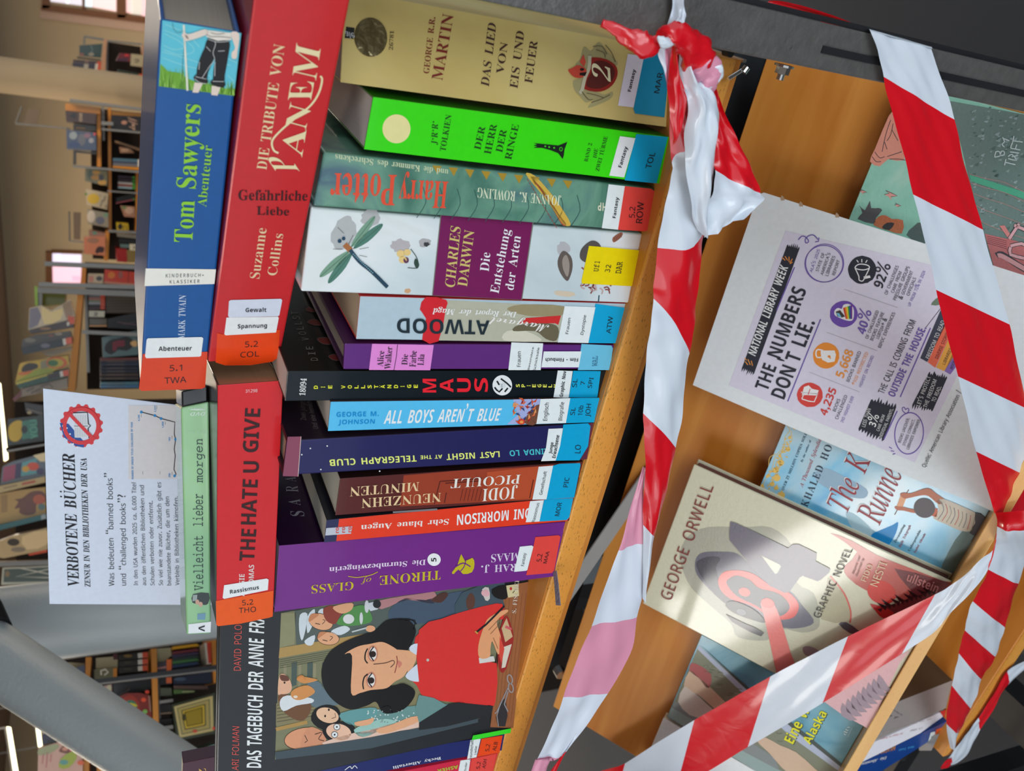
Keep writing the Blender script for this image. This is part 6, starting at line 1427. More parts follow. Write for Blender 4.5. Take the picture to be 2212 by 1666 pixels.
# tape 1: knotted on the post, hanging across the front of the top shelf
T1 = thing('barrier_tape', 'red and white barrier tape knotted on the steel post, hanging past the top shelf', 'barrier tape', on_y((1450, 90), .395), G5)
ya, yb, yc = .404, .398, .385
ribbon_tape('hanging_length', [((1443, 112), (1478, 118), .40, .40, 0, 0), ((1446, 215), (1488, 222), .402, .402, .35, .5), ((1449, 300), (1536, 330), ya, ya, .95, 1.0), ((1452, 352), (1545, 352), ya, ya, 1.0, 1.35),
    ((1449, 380), (1530, 430), ya, ya, 1.12, 1.7), ((1437, 440), (1523, 495), ya, ya, 1.35, 2.0), ((1425, 500), (1517, 540), ya, ya, 1.6, 2.15), ((1416, 600), (1512, 600), ya, ya, 2.7, 2.4), ((1411, 645), (1503, 660), ya, ya, 3.0, 2.62), ((1403, 705), (1497, 710), yb, yb, 3.25, 2.82), ((1397, 765), (1490, 764), yb, yb, 3.48, 3.0),
    ((1393, 830), (1481, 832), yb, yb, 3.75, 3.35), ((1391, 895), (1473, 900), yb, yb, 4.0, 3.7), ((1391, 940), (1459, 967), yb, yb, 4.2, 4.0), ((1392, 1015), (1445, 1030), yb, yb, 4.5, 4.35), ((1391, 1075), (1432, 1095), yb, yb, 4.75, 4.66), ((1390, 1135), (1415, 1160), yb, yb, 5.0, 5.0), ((1389, 1230), (1400, 1240), yb, yb, 5.3, 5.3), ((1388, 1294), (1391, 1296), yb, yb, 5.5, 5.5)], TAPE, T1, None, .0009, 3, bow=.004)
V()
yk = .401
ribbon_tape('folded_length', [((1391, 1010), (1394, 1012), yk, yk, 4.75, 4.72), ((1362, 1100), (1391, 1092), yk, yk, 4.9, 4.82), ((1336, 1189), (1389, 1174), yk, yk, 5.0, 5.0), ((1306, 1266), (1392, 1262), yk, yk, 5.5, 5.55), ((1277, 1352), (1377, 1335), .397, .397, 6.0, 6.0), ((1247, 1430), (1362, 1415), .394, .394, 6.5, 6.5), ((1217, 1507), (1313, 1499), yc, yc, 7.0, 7.0),
    ((1190, 1572), (1264, 1566), yc, yc, 7.5, 7.5), ((1161, 1640), (1216, 1634), yc, yc, 8.0, 8.0), ((1140, 1690), (1175, 1690), yc, yc, 8.4, 8.4), ((XL - .004, .40, -.345), (XL - .004, .40, -.385), 0, 0, 12, 12)], TAPB, T1, 'pale pink and white reverse side', .0009, 5)
ribbon_tape('folded_edge', [((1258, 1570), (1274, 1556), yc - .001, yc, 5.2, 5.2), ((1222, 1622), (1240, 1600), yc - .001, yc, 5.85, 5.85), ((1207, 1640), (1219, 1630), yc - .001, yc, 6.05, 6.05), ((1180, 1680), (1195, 1680), yc - .001, yc, 6.5, 6.5)], TAPE, T1, None, .0003, 6)
# twisted white core below the knot
ribbon_tape('twist', [((1463, 105), (1478, 110), .394, .394, 1.5, 1.5), ((1470, 180), (1500, 160), .392, .392, 1.5, 1.5), ((1488, 220), (1535, 195), .390, .390, 1.5, 1.5), ((1484, 290), (1553, 245), .390, .390, 1.5, 1.5), ((1478, 360), (1548, 330), .391, .391, 1.5, 1.5), ((1490, 450), (1531, 430), .395, .395, 1.5, 1.5), ((1508, 500), (1523, 500), .398, .398, 1.5, 1.5)], TAPE, T1, None, .0018, 8, bow=.006, noise=22)
ribbon_tape('red_strand', [((1450, 98), (1458, 100), .391, .391, .5, .5), ((1446, 160), (1466, 150), .390, .390, .5, .5), ((1444, 200), (1484, 215), .391, .391, .5, .5), ((1447, 260), (1472, 270), .392, .392, .5, .5), ((1455, 300), (1459, 309), .394, .394, .5, .5)], TAPE, T1, None, .0008, 9, bow=.003)
ribbon_tape('pink_strand', [((1422, 92), (1436, 96), .3935, .3935, 1.5, 1.5), ((1422, 118), (1450, 100), .3935, .3935, 1.5, .5), ((1434, 150), (1450, 150), .3930, .393, 1.2, .5), ((1441, 190), (1446, 200), .395, .395, .5, .5)], TAPB, T1, None, .0004, 10)
# tail flaring from the knot
ribbon_tape('tail', [((1538, 185), (1548, 195), .399, .399, .3, .3), ((1540, 270), (1572, 265), .398, .398, .4, .3), ((1541, 330), (1605, 326), .396, .396, .8, .5), ((1541, 367), (1630, 379), .394, .394, 1.0, .75), ((1536, 410), (1647, 419), .392, .392, 1.3, 1.0), ((1530, 455), (1650, 434), .392, .391, 1.6, 1.3), ((1524, 516), (1600, 470), .393, .391, 1.9, 1.8)], TAPE, T1, 'flared loose tail', .0016, 12, noise=18)
# knot: a fat red loop with a white lip, red arm and strand up
def tube(name, pts, rad, mat, parent, s_=.5, flat=.5, n=6, m=16, label=None):
    V(); rt = random.Random(len(name) * 3 + int(rad)); P3 = spline([tuple(on_y(a, d)) + (r,) for (a, d, r) in pts], n); p = Pt()
    for i, c in enumerate(P3):
        a = Vector(P3[max(0, i - 1)][:3]); b_ = Vector(P3[min(len(P3) - 1, i + 1)][:3]); t = (b_ - a).normalized()
        o = Vector(c[:3]); vdir = o.normalized(); x = t.cross(vdir).normalized(); y = x.cross(t)
        for k in range(m):
            an = 2 * math.pi * k / m; rr = c[3] * (1 + .15 * math.sin(3 * an + i * .6) + .09 * math.sin(5 * an - i) + .16 * (rt.random() - .5))
            p.v.append(o + x * rr * math.cos(an) + y * rr * flat * math.sin(an)); p.uv.append((s_, 0))
    for i in range(len(P3) - 1):
        for k in range(m): p.face((i * m + k, i * m + (k + 1) % m, (i + 1) * m + (k + 1) % m, (i + 1) * m + k), None)
    p.face(tuple(range(m))[::-1], None); p.face(tuple((len(P3) - 1) * m + k for k in range(m)), None)
    return p.build(name, mat, parent, label, 0, True)
tube('knot', [((1424, 88), .388, .0018), ((1436, 74), .386, .0042), ((1455, 73), .384, .0052), ((1480, 82), .384, .0058), ((1500, 108), .386, .0078), ((1512, 138), .389, .0085)], 0, TAPE, T1, .5, .55, label='crumpled red knot')
tube('knot_lip', [((1420, 79), .3835, .0005), ((1430, 88), .3825, .0022), ((1443, 93), .3825, .0026), ((1457, 88), .3835, .0006)], 0, TAPE, T1, 1.5, .6, label='white lip of the knot')
tube('red_arm', [((1300, 50), .3955, .0018), ((1335, 66), .3935, .0030), ((1370, 88), .3905, .0052), ((1400, 98), .388, .0055), ((1428, 88), .387, .0026)], 0, TAPE, T1, .5, .35)
tube('torn_end', [((1512, 136), .3870, .0075), ((1528, 160), .3885, .0075), ((1522, 186), .390, .0050), ((1500, 198), .391, .0022)], 0, TAPB, T1, .5, .6, label='crumpled pink torn end')
tube('torn_rim', [((1536, 140), .3860, .0012), ((1550, 148), .3850, .0030), ((1550, 163), .3855, .0026), ((1540, 180), .387, .0016), ((1520, 198), .388, .0014)], 0, TAPE, T1, 1.5, .8, label='white torn rim')
ribbon_tape('strand_above', [((1446, -40), (1482, -40), .3985, .3985, 1.5, 1.5), ((1450, 20), (1478, 22), .397, .397, 1.5, 1.5), ((1444, 50), (1476, 48), .395, .395, 1.5, 1.5), ((1443, 76), (1472, 76), .390, .390, 1.5, 1.5)], TAPE, T1, None, .0012, 13, bow=.003, noise=20)
V()
# tape 2: over the post and down across the info sheet to the ledge, then folded down to the bottom shelf
T2 = thing('barrier_tape', 'wide red and white barrier tape from the steel post across the info sheet', 'barrier tape', on_y((1950, 100), .398), G5)
A3, B3, C3 = on_y((1880, 68), .3975), on_y((2015, 107), .3975), bpl(.8095).at((2150, 1110))
PC = Pl(A3, (B3 - A3).cross(C3 - A3))
ribbon_tape('stretched_length', [((1880, 67), (2014, 106), PC, PC, 1.3, 1.35), ((1895, 115), (2040, 185), PC, PC, 1.62, 1.68), ((1910, 166), (2060, 258), PC, PC, 2.0, 2.0), ((1925, 230), (2080, 340), PC, PC, 2.26, 2.35), ((1950, 330), (2104, 425), PC, PC, 2.65, 2.7), ((1972, 420), (2125, 497), PC, PC, 3.0, 3.0), ((1998, 522), (2150, 595), PC, PC, 3.5, 3.5), ((2024, 627), (2178, 700), PC, PC, 4.0, 4.0),
    ((2046, 720), (2201, 795), PC, PC, 4.5, 4.5), ((2067, 812), (2222, 885), PC, PC, 5.0, 5.0), ((2088, 894), (2240, 970), PC, PC, 5.5, 5.5), ((2109, 976), (2262, 1050), PC, PC, 6.0, 6.0), ((2130, 1046), (2275, 1110), PC, PC, 6.45, 6.4), ((2150, 1110), (2285, 1150), PC, PC, 6.85, 6.7)], TAPE, T2, None, .0007, 21, m=16, noise=20)
# back of the tape beyond the post
ribbon_tape('far_side_length', [((1650, 8), (1662, 2), .47, .47, .5, .5), ((1700, 18), (1700, 4), .46, .46, .5, .5), ((1790, 52), (1790, 30), .44, .44, .5, .5), ((1878, 76), (1880, 66), .412, .412, .9, .9)], TAPE, T2, None, .0002, 22)
ribbon_tape('over_post', [((1880, 67), (2014, 106), .3975, .3975, 1.3, 1.35), ((1876, 62), (2012, 101), .404, .404, 1.2, 1.2), ((1870, 66), (2006, 104), .44, .44, 1.1, 1.1)], TAPE, T2, None, .0001, 23)
d1, d2 = .372, .372
ribbon_tape('folded_length', [((2150, 1108), (2250, 1100), -.8085, -.8085, 2.7, 2.6), ((2154, 1138), (2215, 1146), -.806, -.806, 3.0, 3.0), ((2145, 1185), (2213, 1205), .366, .366, 3.5, 3.5), ((2135, 1231), (2200, 1261), .366, .366, 4.0, 4.0), ((2119, 1266), (2186, 1308), .368, .368, 4.5, 4.5), ((2103, 1301), (2171, 1356), .370, .370, 5.0, 5.0), ((2090, 1330), (2160, 1388), .372, .372, 5.5, 5.5), ((2082, 1359), (2149, 1418), .374, .374, 6.0, 6.0),
    ((2077, 1386), (2136, 1445), .377, .377, 6.5, 6.5), ((2072, 1413), (2121, 1470), .38, .38, 7.0, 7.0), ((2064, 1448), (2110, 1500), .383, .383, 7.5, 7.5), ((2056, 1481), (2096, 1530), .386, .386, 8.0, 8.0), ((2046, 1524), (2084, 1558), .390, .390, 8.5, 8.5), ((2045, 1565), (2071, 1586), .394, .394, 9.0, 9.0), ((2054, 1618), (2062, 1612), .397, .397, 9.5, 9.5)], TAPE, T2, None, .0009, 24, bow=.003)
V(*ZD); SF = lambda pts: [(p_[0] * ZD[2] + ZD[0], p_[1] * ZD[2] + ZD[1]) for p_ in pts]
def lower():
    L_ = SF([(2330, 0), (2010, 180), (1800, 520), (1630, 780), (1500, 930), (1400, 1080), (1300, 1240), (1200, 1340)])
    R_ = SF([(2420, 0), (2020, 360), (1850, 620), (1645, 930), (1560, 1100), (1450, 1290), (1310, 1390), (1250, 1400)])
    sv = [(1.2, 1.2), (2.0, 2.0), (2.5, 2.5), (3.0, 3.0), (3.3, 3.3), (3.5, 3.5), (3.7, 3.7), (3.9, 3.9)]
    ribbon_tape('wrapped_end', [(L_[i], R_[i], .3995, .399, *sv[i]) for i in range(8)], TAPE, T2, None, .0008, 25)
    t = SF([(1290, 1300), (1275, 1395), (1205, 1340), (1200, 1425), (1150, 1400), (1140, 1436)])
    ribbon_tape('red_tip', [(t[0], t[1], .398, .398, .5, .5), (t[2], t[3], .398, .398, .5, .5), (t[4], t[5], .398, .398, .5, .5)], TAPE, T2, None, .0006, 26)
lower()
V()
# tape 3: diagonal from the ledge over the books to the lower left
T3 = thing('barrier_tape', 'red and white barrier tape stretched diagonally over the cream graphic novel', 'barrier tape', bpl(.80).at((1750, 1450)), G5)
c3 = -.799
ribbon_tape('stretched_length', [((2152, 1150), (2152, 1172), -.806, -.806, .7, .7), ((2144, 1188), (2135, 1232), -.804, -.804, 1.0, 1.0), ((2118, 1208), (2096, 1282), c3, c3, 1.15, 1.4), ((2088, 1240), (2052, 1325), c3, c3, 1.4, 1.6), ((2054, 1265), (2016, 1368), c3, c3, 1.7, 1.75), ((2020, 1284), (1948, 1413), c3, c3, 2.0, 2.0), ((1925, 1330), (1862, 1467), c3, c3, 2.5, 2.5), ((1832, 1375), (1777, 1519), c3, c3, 3.0, 3.0),
    ((1748, 1418), (1696, 1567), c3, c3, 3.5, 3.5), ((1664, 1462), (1615, 1615), c3, c3, 4.0, 4.0), ((1582, 1508), (1540, 1661), c3, c3, 4.5, 4.5), ((1500, 1556), (1459, 1708), c3, c3, 5.0, 5.0), ((1425, 1602), (1385, 1755), c3, c3, 5.5, 5.5), ((1350, 1650), (1310, 1800), c3, c3, 6.0, 6.0), ((1270, 1700), (1230, 1850), c3, c3, 6.5, 6.5), ((XL - .004, .40, -.50), (XL - .004, .40, -.57), 0, 0, 8, 8)], TAPE, T3, None, .0005, 31, m=14, noise=8)
# ---------------------------------------------------------------- library hall behind
ZE = (0, 560, .2041); ZF = (0, 860, .2641); ZG = (0, 1340, .21248); ZH = (130, 200, .21605); ZI = (0, 0, .2041)
def emit_mat(name, k):
    m = bpy.data.materials.new(name); m.use_nodes = True; N, L = nt(m); b = N['Principled BSDF']
    a = N.new('ShaderNodeAttribute'); a.attribute_name = 'Col'
    L.new(a.outputs['Color'], b.inputs['Emission Color']); b.inputs['Emission Strength'].default_value = k
    b.inputs['Base Color'].default_value = (.3, .3, .3, 1)
    return m
PANE = emit_mat('bright_window_view', 1.15); TUBE = emit_mat('lamp_tube', 5.0)
FRAME = solid('brown_window_frame', C(112, 66, 30), .5)
BOARD = solid('orange_shelf_board', C(196, 122, 30), .5, vary=.12, vs=6)
RAIL = solid('grey_steel_upright', C(118, 114, 108), .45, metal=.2)
DARK = solid('dark_shelf_back', C(34, 24, 17), .95)
PINKB = solid('pale_beech_board', C(190, 140, 104), .5)
def xy(c): return (c[0] * VT[2] + VT[0], c[1] * VT[2] + VT[1])
def slab(p, pl, pts, deep, col):
    """outline on a plane pushed back to a solid"""
    q = [pl.at(a) for a in pts]; n = len(q); i = len(p.v)
    h = Vector((pl.n.x, pl.n.y, 0)).normalized() * deep
    p.v += q + [v - h for v in q]
    p.face(range(i, i + n), col); p.face([i + n + k for k in range(n)][::-1], col)
    for k in range(n): p.face((i + k, i + (k + 1) % n, i + n + (k + 1) % n, i + n + k), col)
PLD = {}
def upl(key, d):
    return PLD.setdefault((key, d), farpl(UC[key], d))
UC = {'A': (250, 150), 'B': (220, 390), 'C': (200, 720), 'L': (60, 1050), 'D': (300, 1520), 'R': (200, 1330)}
def unit(key, label, d, x0, x1, parts):
    """a bookcase: carcass behind down to the floor, then boards and uprights as seen"""
    pl = upl(key, round(d + .26, 3)); a, b_ = pl.at(x0), pl.at(x1)
    t = thing('bookcase', label, 'bookcase', ((a.x + b_.x) / 2, (a.y + b_.y) / 2, FL), 'bookcases in the hall behind')
    h = -Vector((pl.n.x, pl.n.y, 0)).normalized() * .02; zt = min(a.z, b_.z)
    p = Pt(); p.hexa([Vector((v.x, v.y, z)) + o for v in (a, b_) for z in (FL, zt) for o in (Vector((0, 0, 0)), h)], None); p.build('back_panel', DARK, t)
    pf = upl(key, d)
    for n_, mat, pts, dd in parts:
        p = Pt(); slab(p, upl(key, round(d + dd, 3)), pts, .22 if n_ == 'shelf' else .03, None); p.build(n_, mat, t)
    return t
def bar(a, b_, w):
    dx, dy = b_[0] - a[0], b_[1] - a[1]; l = math.hypot(dx, dy); nx, ny = -dy / l * w / 2, dx / l * w / 2
    return [(a[0] + nx, a[1] + ny), (b_[0] + nx, b_[1] + ny), (b_[0] - nx, b_[1] - ny), (a[0] - nx, a[1] - ny)]
def bgbook(key, d, pts, col, label, art=(), deep=.13, group='books on the bookcases behind', name='book', cat='book', mat=None):
    pl = upl(key, d); c = pl.at((sum(p_[0] for p_ in pts) / len(pts), sum(p_[1] for p_ in pts) / len(pts)))
    t = thing(name, label, cat, c, group)
    p = Pt(); slab(p, pl, pts, deep, col); p.build('cover', mat or SATIN, t)
    if art:
        p = Pt()
        for i, a in enumerate(art):
            lv = 8 + i * 3
            if a[0] == 'p': p.poly(pl, a[1], a[2], lv, a[3] if len(a) > 3 else 0)
            elif a[0] == 'e': p.ell(pl, a[1], a[2], a[3], a[4], lv, 0, 16)
            elif a[0] == 'l': p.line(pl, a[1], a[2], a[3], lv)
            elif a[0] == 't': p.text(pl, a[1], a[2], a[3], a[4], a[5], a[6], lv)
        p.build('cover_print', SATIN, t)
    return t
# windows in the far wall
WP = ypl(11.99)
V(*ZI)
def window(name, frames, panes):
    p = Pt()
    for f_ in frames: slab(p, WP, f_, -.06, None)
    w = p.build(name, FRAME); struct(w)
    q = Pt()
    for pts, c in panes: q.poly(WP, pts, c, 60)
    q.build('pane', PANE, w)
    return w
window('window_1', [bar((440, 70), (1600, 215), 60), bar((470, -200), (490, 80), 80), bar((882, -200), (885, 90), 30), bar((1280, -200), (1285, 180), 90)],
       [([(530, -200), (870, -200), (870, 60), (535, 15)], C(214, 206, 216, 1)), ([(700, -200), (730, -200), (730, 40), (700, 36)], C(236, 246, 255, 1)), ([(900, -200), (980, -200), (980, 75), (900, 68)], C(226, 240, 255, 1)), ([(980, -200), (1230, -200), (1230, 122), (985, 76)], C(244, 204, 200, 1)),
        ([(1335, -200), (1400, -200), (1400, 145), (1337, 130)], C(240, 190, 184, 1)), ([(1385, -200), (1500, -200), (1500, 160), (1385, 145)], C(206, 196, 180, 1)), ([(1500, -200), (1640, -200), (1640, 190), (1500, 165)], C(240, 184, 186, 1))])
p = Pt(); slab(p, WP, [(425, 95), (1620, 250), (1610, 345), (425, 190)], -.02, None); struct(p.build('trim_1', solid('window_reveal', C(186, 156, 138), .8)))
V(*ZE)
window('window_2', [bar((520, -90), (520, 250), 70), bar((545, -92), (870, -80), 24), bar((550, 255), (870, 262), 20)],
       [([(555, -80), (860, -75), (860, 100), (555, 70)], C(226, 214, 236, 1)), ([(555, 70), (860, 100), (855, 250), (560, 245)], C(246, 190, 206, 1)), ([(600, -60), (640, -60), (640, 10), (600, 5)], C(206, 206, 255, 1)), ([(765, 175), (850, 180), (850, 235), (765, 225)], C(150, 130, 150, 1))])
# ceiling lamps
V(*ZF)
def lamp(pts, lab, z=1.085):
    q = [on_z(a, z) for a in pts]; t = thing('ceiling_light', lab, 'lamp', q[0], 'fluorescent lamps on the ceiling')
    p = Pt(); p.v = q + [v + Vector((0, 0, .012)) for v in q]; p.face((0, 1, 2, 3), C(255, 236, 190, 1)); p.face((7, 6, 5, 4), C(255, 236, 190, 1))
    for k in range(4): p.face((k, (k + 1) % 4, (k + 1) % 4 + 4, k + 4), C(255, 236, 190, 1))
    p.build('tube', TUBE, t)
    a, b_, c, d = q; w = (b_ - a).normalized() * .03
    p = Pt(); P4 = [a - w, b_ + w, c + w, d - w]; p.v = [v + Vector((0, 0, .002)) for v in P4] + [Vector((v.x, v.y, z + .0145)) for v in P4]
    p.face((0, 1, 2, 3), None); p.face((7, 6, 5, 4), None)
    for k in range(4): p.face((k, (k + 1) % 4, (k + 1) % 4 + 4, k + 4), None)
    p.build('housing', GREYM, t)
    if z < 1:
        for e_ in ((a + b_) / 2, (c + d) / 2):
            p = Pt(); cyl(p, (e_.x, e_.y, z + .0146), (e_.x, e_.y, 1.0995), .006, 6); p.build('suspension_rod', GREYM, t)
lamp([(-14, -120), (4, -120), (66, 500), (36, 516)], 'bright fluorescent ceiling lamp at the upper edge, beside the bookcase with the yellow cover')
V(*ZG)
lamp([(-30, 500), (-10, 480), (62, 815), (30, 835)], 'short lit ceiling lamp touching the grey diagonal tube', .62)
lamp([(72, 1085), (108, 1090), (210, 1700), (165, 1700)], 'long lit ceiling lamp running to the photo corner', .62)
lamp([(338, 838), (374, 850), (428, 1278), (394, 1290)], 'lit ceiling lamp over the pink comic cover', .55)
# round column, grey column and diagonal strut
def vcyl(name, label, px, d, r, mat):
    V(); c = farpl(px, d).at(px)
    p = Pt(); cyl(p, (c.x, c.y, FL), (c.x, c.y, 1.1), r, 40)
    return tag(p.build(name, mat, None, None, 0, True), label, 'column')
vcyl('column', 'round cream column in front of the far wall beside the left window', (160, 182), 5.2, .088, WALLM)
GM = solid('grey_blue_paint', C(150, 158, 160), .45, bump=.2, bs=200, vary=.04)
vcyl('column', 'grey painted column directly behind the white notice', (200, 1330), 1.75, .068, GM)
V(); PT = farpl((200, 1560), 1.45)
p = Pt(); a = PT.at((-60, 1388)); b_ = PT.at((420, 1702)); b_ = a + (b_ - a) * ((FL - a.z) / (b_.z - a.z)); cyl(p, a, b_, .0445, 40)
st_ = p.build('strut', GM, None, None, 0, True); tag(st_, 'thick grey diagonal steel tube crossing in front of the left bookcase', 'strut')
p = Pt(); d_ = (b_ - a).normalized(); cyl(p, PT.at((-60, 1388)) - d_ * .02 + Vector((0, .03, 0)), a + d_ * .0, .052, 40); p.build('flange', BLACK, st_)

# far unit A (beyond the cream column)
V(*ZI)
unit('A', 'distant bookcase between the cream column and the left window', 5.6, (1120, 440), (1120, 850), [('shelf', PINKB, [(1100, 410), (1135, 415), (1110, 780), (1062, 772)], 0), ('shelf', PINKB, [(1505, 470), (1545, 480), (1570, 850), (1528, 835)], 0), ('upright', RAIL, bar((890, 385), (1100, 420), 24), .05), ('upright', RAIL, bar((895, 385), (890, 470), 24), .05), ('upright', RAIL, bar((1135, 432), (1500, 470), 20), -.02), ('back_rail', RAIL, bar((1140, 430), (1128, 780), 22), .1)])
OT = C(206, 76, 40); WL = C(206, 196, 180)
bgbook('A', 5.62, [(840, 480), (1085, 462), (1070, 612), (840, 590)], C(44, 66, 62), 'dark teal book facing out on the distant bookcase', [('e', (965, 575), 30, 20, C(150, 140, 120)), ('e', (865, 575), 24, 14, C(150, 90, 76)), ('l', [(960, 480), (980, 530), (960, 560)], 10, C(96, 116, 110))])
bgbook('A', 5.60, [(815, 598), (1070, 628), (1065, 645), (815, 618)], C(44, 40, 26), 'thin dark olive spine under the dark teal distant book')
bgbook('A', 5.60, [(775, 630), (1075, 650), (1068, 680), (775, 660)], C(58, 40, 46), 'brown-black spine above the thickest distant one', [('p', [(900, 640), (940, 645), (935, 668), (896, 664)], C(120, 90, 80)), ('p', [(1030, 650), (1070, 652), (1068, 678), (1026, 676)], OT)])
bgbook('A', 5.60, [(768, 662), (1070, 680), (1062, 762), (762, 730)], C(44, 40, 56), 'thickest dark distant spine with white and red tags beside the cream column', [('p', [(890, 675), (940, 680), (930, 725), (886, 720)], C(170, 160, 140)), ('p', [(1010, 672), (1040, 674), (1030, 740), (1002, 736)], WL), ('p', [(1040, 674), (1072, 680), (1062, 745), (1030, 740)], OT)])
bgbook('A', 5.60, [(1270, 560), (1385, 572), (1380, 655), (1230, 640)], C(110, 36, 44), 'small red and purple cover on the lower distant shelf', [('p', [(1240, 620), (1350, 610), (1350, 650), (1236, 640)], C(70, 40, 60)), ('e', (1340, 585), 26, 12, C(196, 50, 44))])
bgbook('A', 5.55, [(1388, 568), (1520, 585), (1512, 712), (1380, 694)], C(176, 160, 126), 'cream shelf letter sign U on the distant bookcase', [('t', 'U', (1470, 660), (1470, 625), (1425, 662), 'A', C(60, 54, 50))], .01, None, 'shelf_sign', 'sign')
bgbook('A', 5.62, [(1250, 735), (1500, 780), (1500, 820), (1240, 790)], C(46, 56, 46), 'dark spine with a red tag on the lower distant shelf', [('p', [(1470, 780), (1525, 790), (1520, 822), (1465, 815)], OT)])
# sign on a wire
def wire_sign(label, rods, sign, key, d):
    t = thing('sign_holder', label, 'sign', upl(key, d).at(sign[0]), 'wire sign holders on the bookcases')
    for r_ in rods:
        p = Pt()
        for i in range(len(r_) - 1): cyl(p, upl(key, d).at(r_[i]), upl(key, d).at(r_[i + 1]), .004, 8)
        p.build('wire', RAIL, t)
    p = Pt(); slab(p, upl(key, d), sign, .006, None); p.build('sign_plate', solid('brown_sign', C(112, 92, 72), .6), t)
wire_sign('small tilted brown sign on a bent wire above the blue cover', [[(745, 1362), (165, 1308), (230, 1130)]], [(300, 1150), (425, 1162), (385, 1322), (250, 1300)], 'B', 4.6)
V(*ZH)
wire_sign('dark oblong sign on a wire, square to the wall above the white lemon cover', [[(235, 1496), (95, 1482), (90, 1190)]], [(132, 1195), (208, 1200), (202, 1472), (135, 1466)], 'B', 4.65)
unit('B', 'long bookcase of orange boards behind the blue top book', 4.6, (300, 150), (300, 1660), [('shelf', BOARD, [(368, 150), (405, 152), (410, 742), (368, 740)], 0), ('shelf', BOARD, [(478, 152), (508, 152), (514, 1390), (484, 1390)], .12), ('shelf', BOARD, [(455, 1390), (492, 1390), (480, 1680), (440, 1680)], 0), ('shelf', BOARD, [(830, 190), (856, 190), (832, 690), (806, 690)], 0), ('shelf', BOARD, [(758, 800), (786, 800), (784, 1395), (750, 1395)], .12),
   ('upright', RAIL, bar((95, 75), (860, 172), 30), -.06), ('upright', RAIL, bar((125, 735), (860, 800), 22), -.06), ('upright', RAIL, bar((470, 985), (800, 1008), 14), -.02), ('upright', RAIL, bar((480, 1385), (790, 1402), 24), -.02), ('upright', RAIL, bar((415, 365), (860, 405), 18), -.05), ('upright', RAIL, bar((412, 305), (530, 312), 34), -.05), ('back_rail', RAIL, [(412, 140), (440, 140), (446, 480), (425, 480)], .1)])
bgbook('B', 4.58, [(50, 108), (402, 150), (400, 215), (52, 178)], C(186, 118, 30), 'orange wooden display block beside the upper dark cover', (), .1, 'display blocks on the bookcase', 'display_block', 'block')
bgbook('B', 4.57, [(52, 180), (362, 212), (356, 318), (60, 286)], C(62, 40, 30), 'dark brown cover with pale lettering, topmost on the orange bookcase', [('p', [(80, 240), (150, 200), (160, 260)], C(24, 22, 22)), ('t', 'ONE', (222, 290), (222, 205), (190, 288), 'A', C(176, 150, 120))])
bgbook('B', 4.6, [(130, 312), (356, 330), (356, 388), (130, 366)], C(56, 50, 36), 'olive-black spines squeezed above the blue fantasy cover', [('l', [(160, 352), (250, 360)], 10, C(150, 100, 30))])
bgbook('B', 4.56, [(62, 370), (358, 402), (362, 580), (66, 562)], C(64, 76, 100), 'blue clouded cover with a pale moon on the orange bookcase', [('e', (130, 430), 40, 40, C(140, 146, 146)), ('e', (215, 470), 40, 60, C(96, 96, 104)), ('e', (270, 430), 36, 26, C(130, 96, 110)), ('e', (310, 480), 26, 26, C(150, 146, 150)), ('e', (140, 520), 60, 24, C(50, 66, 104)), ('e', (345, 415), 12, 14, C(206, 60, 60))])
bgbook('B', 4.6, [(132, 575), (360, 600), (362, 618), (160, 600), (160, 720), (128, 720)], C(60, 52, 42), 'dark metal bookend frame below the blue clouded cover', (), .03, None, 'bookend', 'bookend')
bgbook('B', 4.7, [(250, 755), (476, 785), (470, 935), (246, 885)], C(120, 116, 84), 'grey-green cover with golden leaves on the second orange board', [('e', (300, 820), 26, 50, C(84, 96, 80)), ('e', (360, 800), 40, 20, C(190, 140, 50)), ('e', (350, 850), 44, 26, C(180, 130, 50)), ('e', (420, 900), 44, 26, C(196, 150, 70)), ('e', (410, 850), 26, 30, C(64, 66, 76))])
bgbook('B', 4.68, [(258, 962), (482, 1008), (470, 1172), (262, 1122)], C(190, 170, 136), 'white cover with a big yellow lemon', [('e', (332, 1062), 62, 52, C(206, 166, 14)), ('e', (258, 1015), 14, 12, C(96, 130, 30))] + [('e', (400 + (i * 37) % 70, 1030 + (i * 53) % 120), 6, 6, C(90, 70, 60)) for i in range(12)])
bgbook('B', 4.68, [(270, 1168), (482, 1205), (484, 1352), (276, 1312)], C(150, 140, 120), 'pale cover with a grey-blue figure, next to the lemon cover', [('e', (310, 1240), 40, 62, C(206, 190, 170)), ('e', (400, 1280), 44, 40, C(104, 106, 120)), ('e', (455, 1225), 26, 20, C(120, 150, 120))])
bgbook('B', 4.66, [(284, 1378), (474, 1410), (468, 1452), (290, 1440)], C(150, 116, 100), 'pinkish book with a teal corner behind the salmon cover', [('e', (345, 1405), 22, 14, C(84, 150, 130))])
bgbook('B', 4.58, [(236, 1450), (452, 1440), (452, 1632), (236, 1612)], C(190, 116, 84), 'salmon cover with a small black bird shape', [('p', [(350, 1590), (380, 1540), (440, 1550), (430, 1600), (390, 1600), (370, 1612)], C(60, 40, 40), 2), ('e', (330, 1480), 60, 26, C(150, 106, 84))])
bgbook('B', 4.58, [(515, 180), (838, 205), (836, 242), (520, 222)], C(190, 126, 40), 'orange wooden display block beside the black cover with white script', (), .1, 'display blocks on the bookcase', 'display_block', 'block')
bgbook('B', 4.57, [(512, 224), (832, 242), (826, 388), (508, 385)], C(24, 16, 14), 'black cover with large ragged white script lettering', [('t', 'duff', (752, 375), (735, 250), (690, 372), 'c', C(206, 160, 130)), ('e', (640, 300), 30, 20, C(170, 120, 96))])
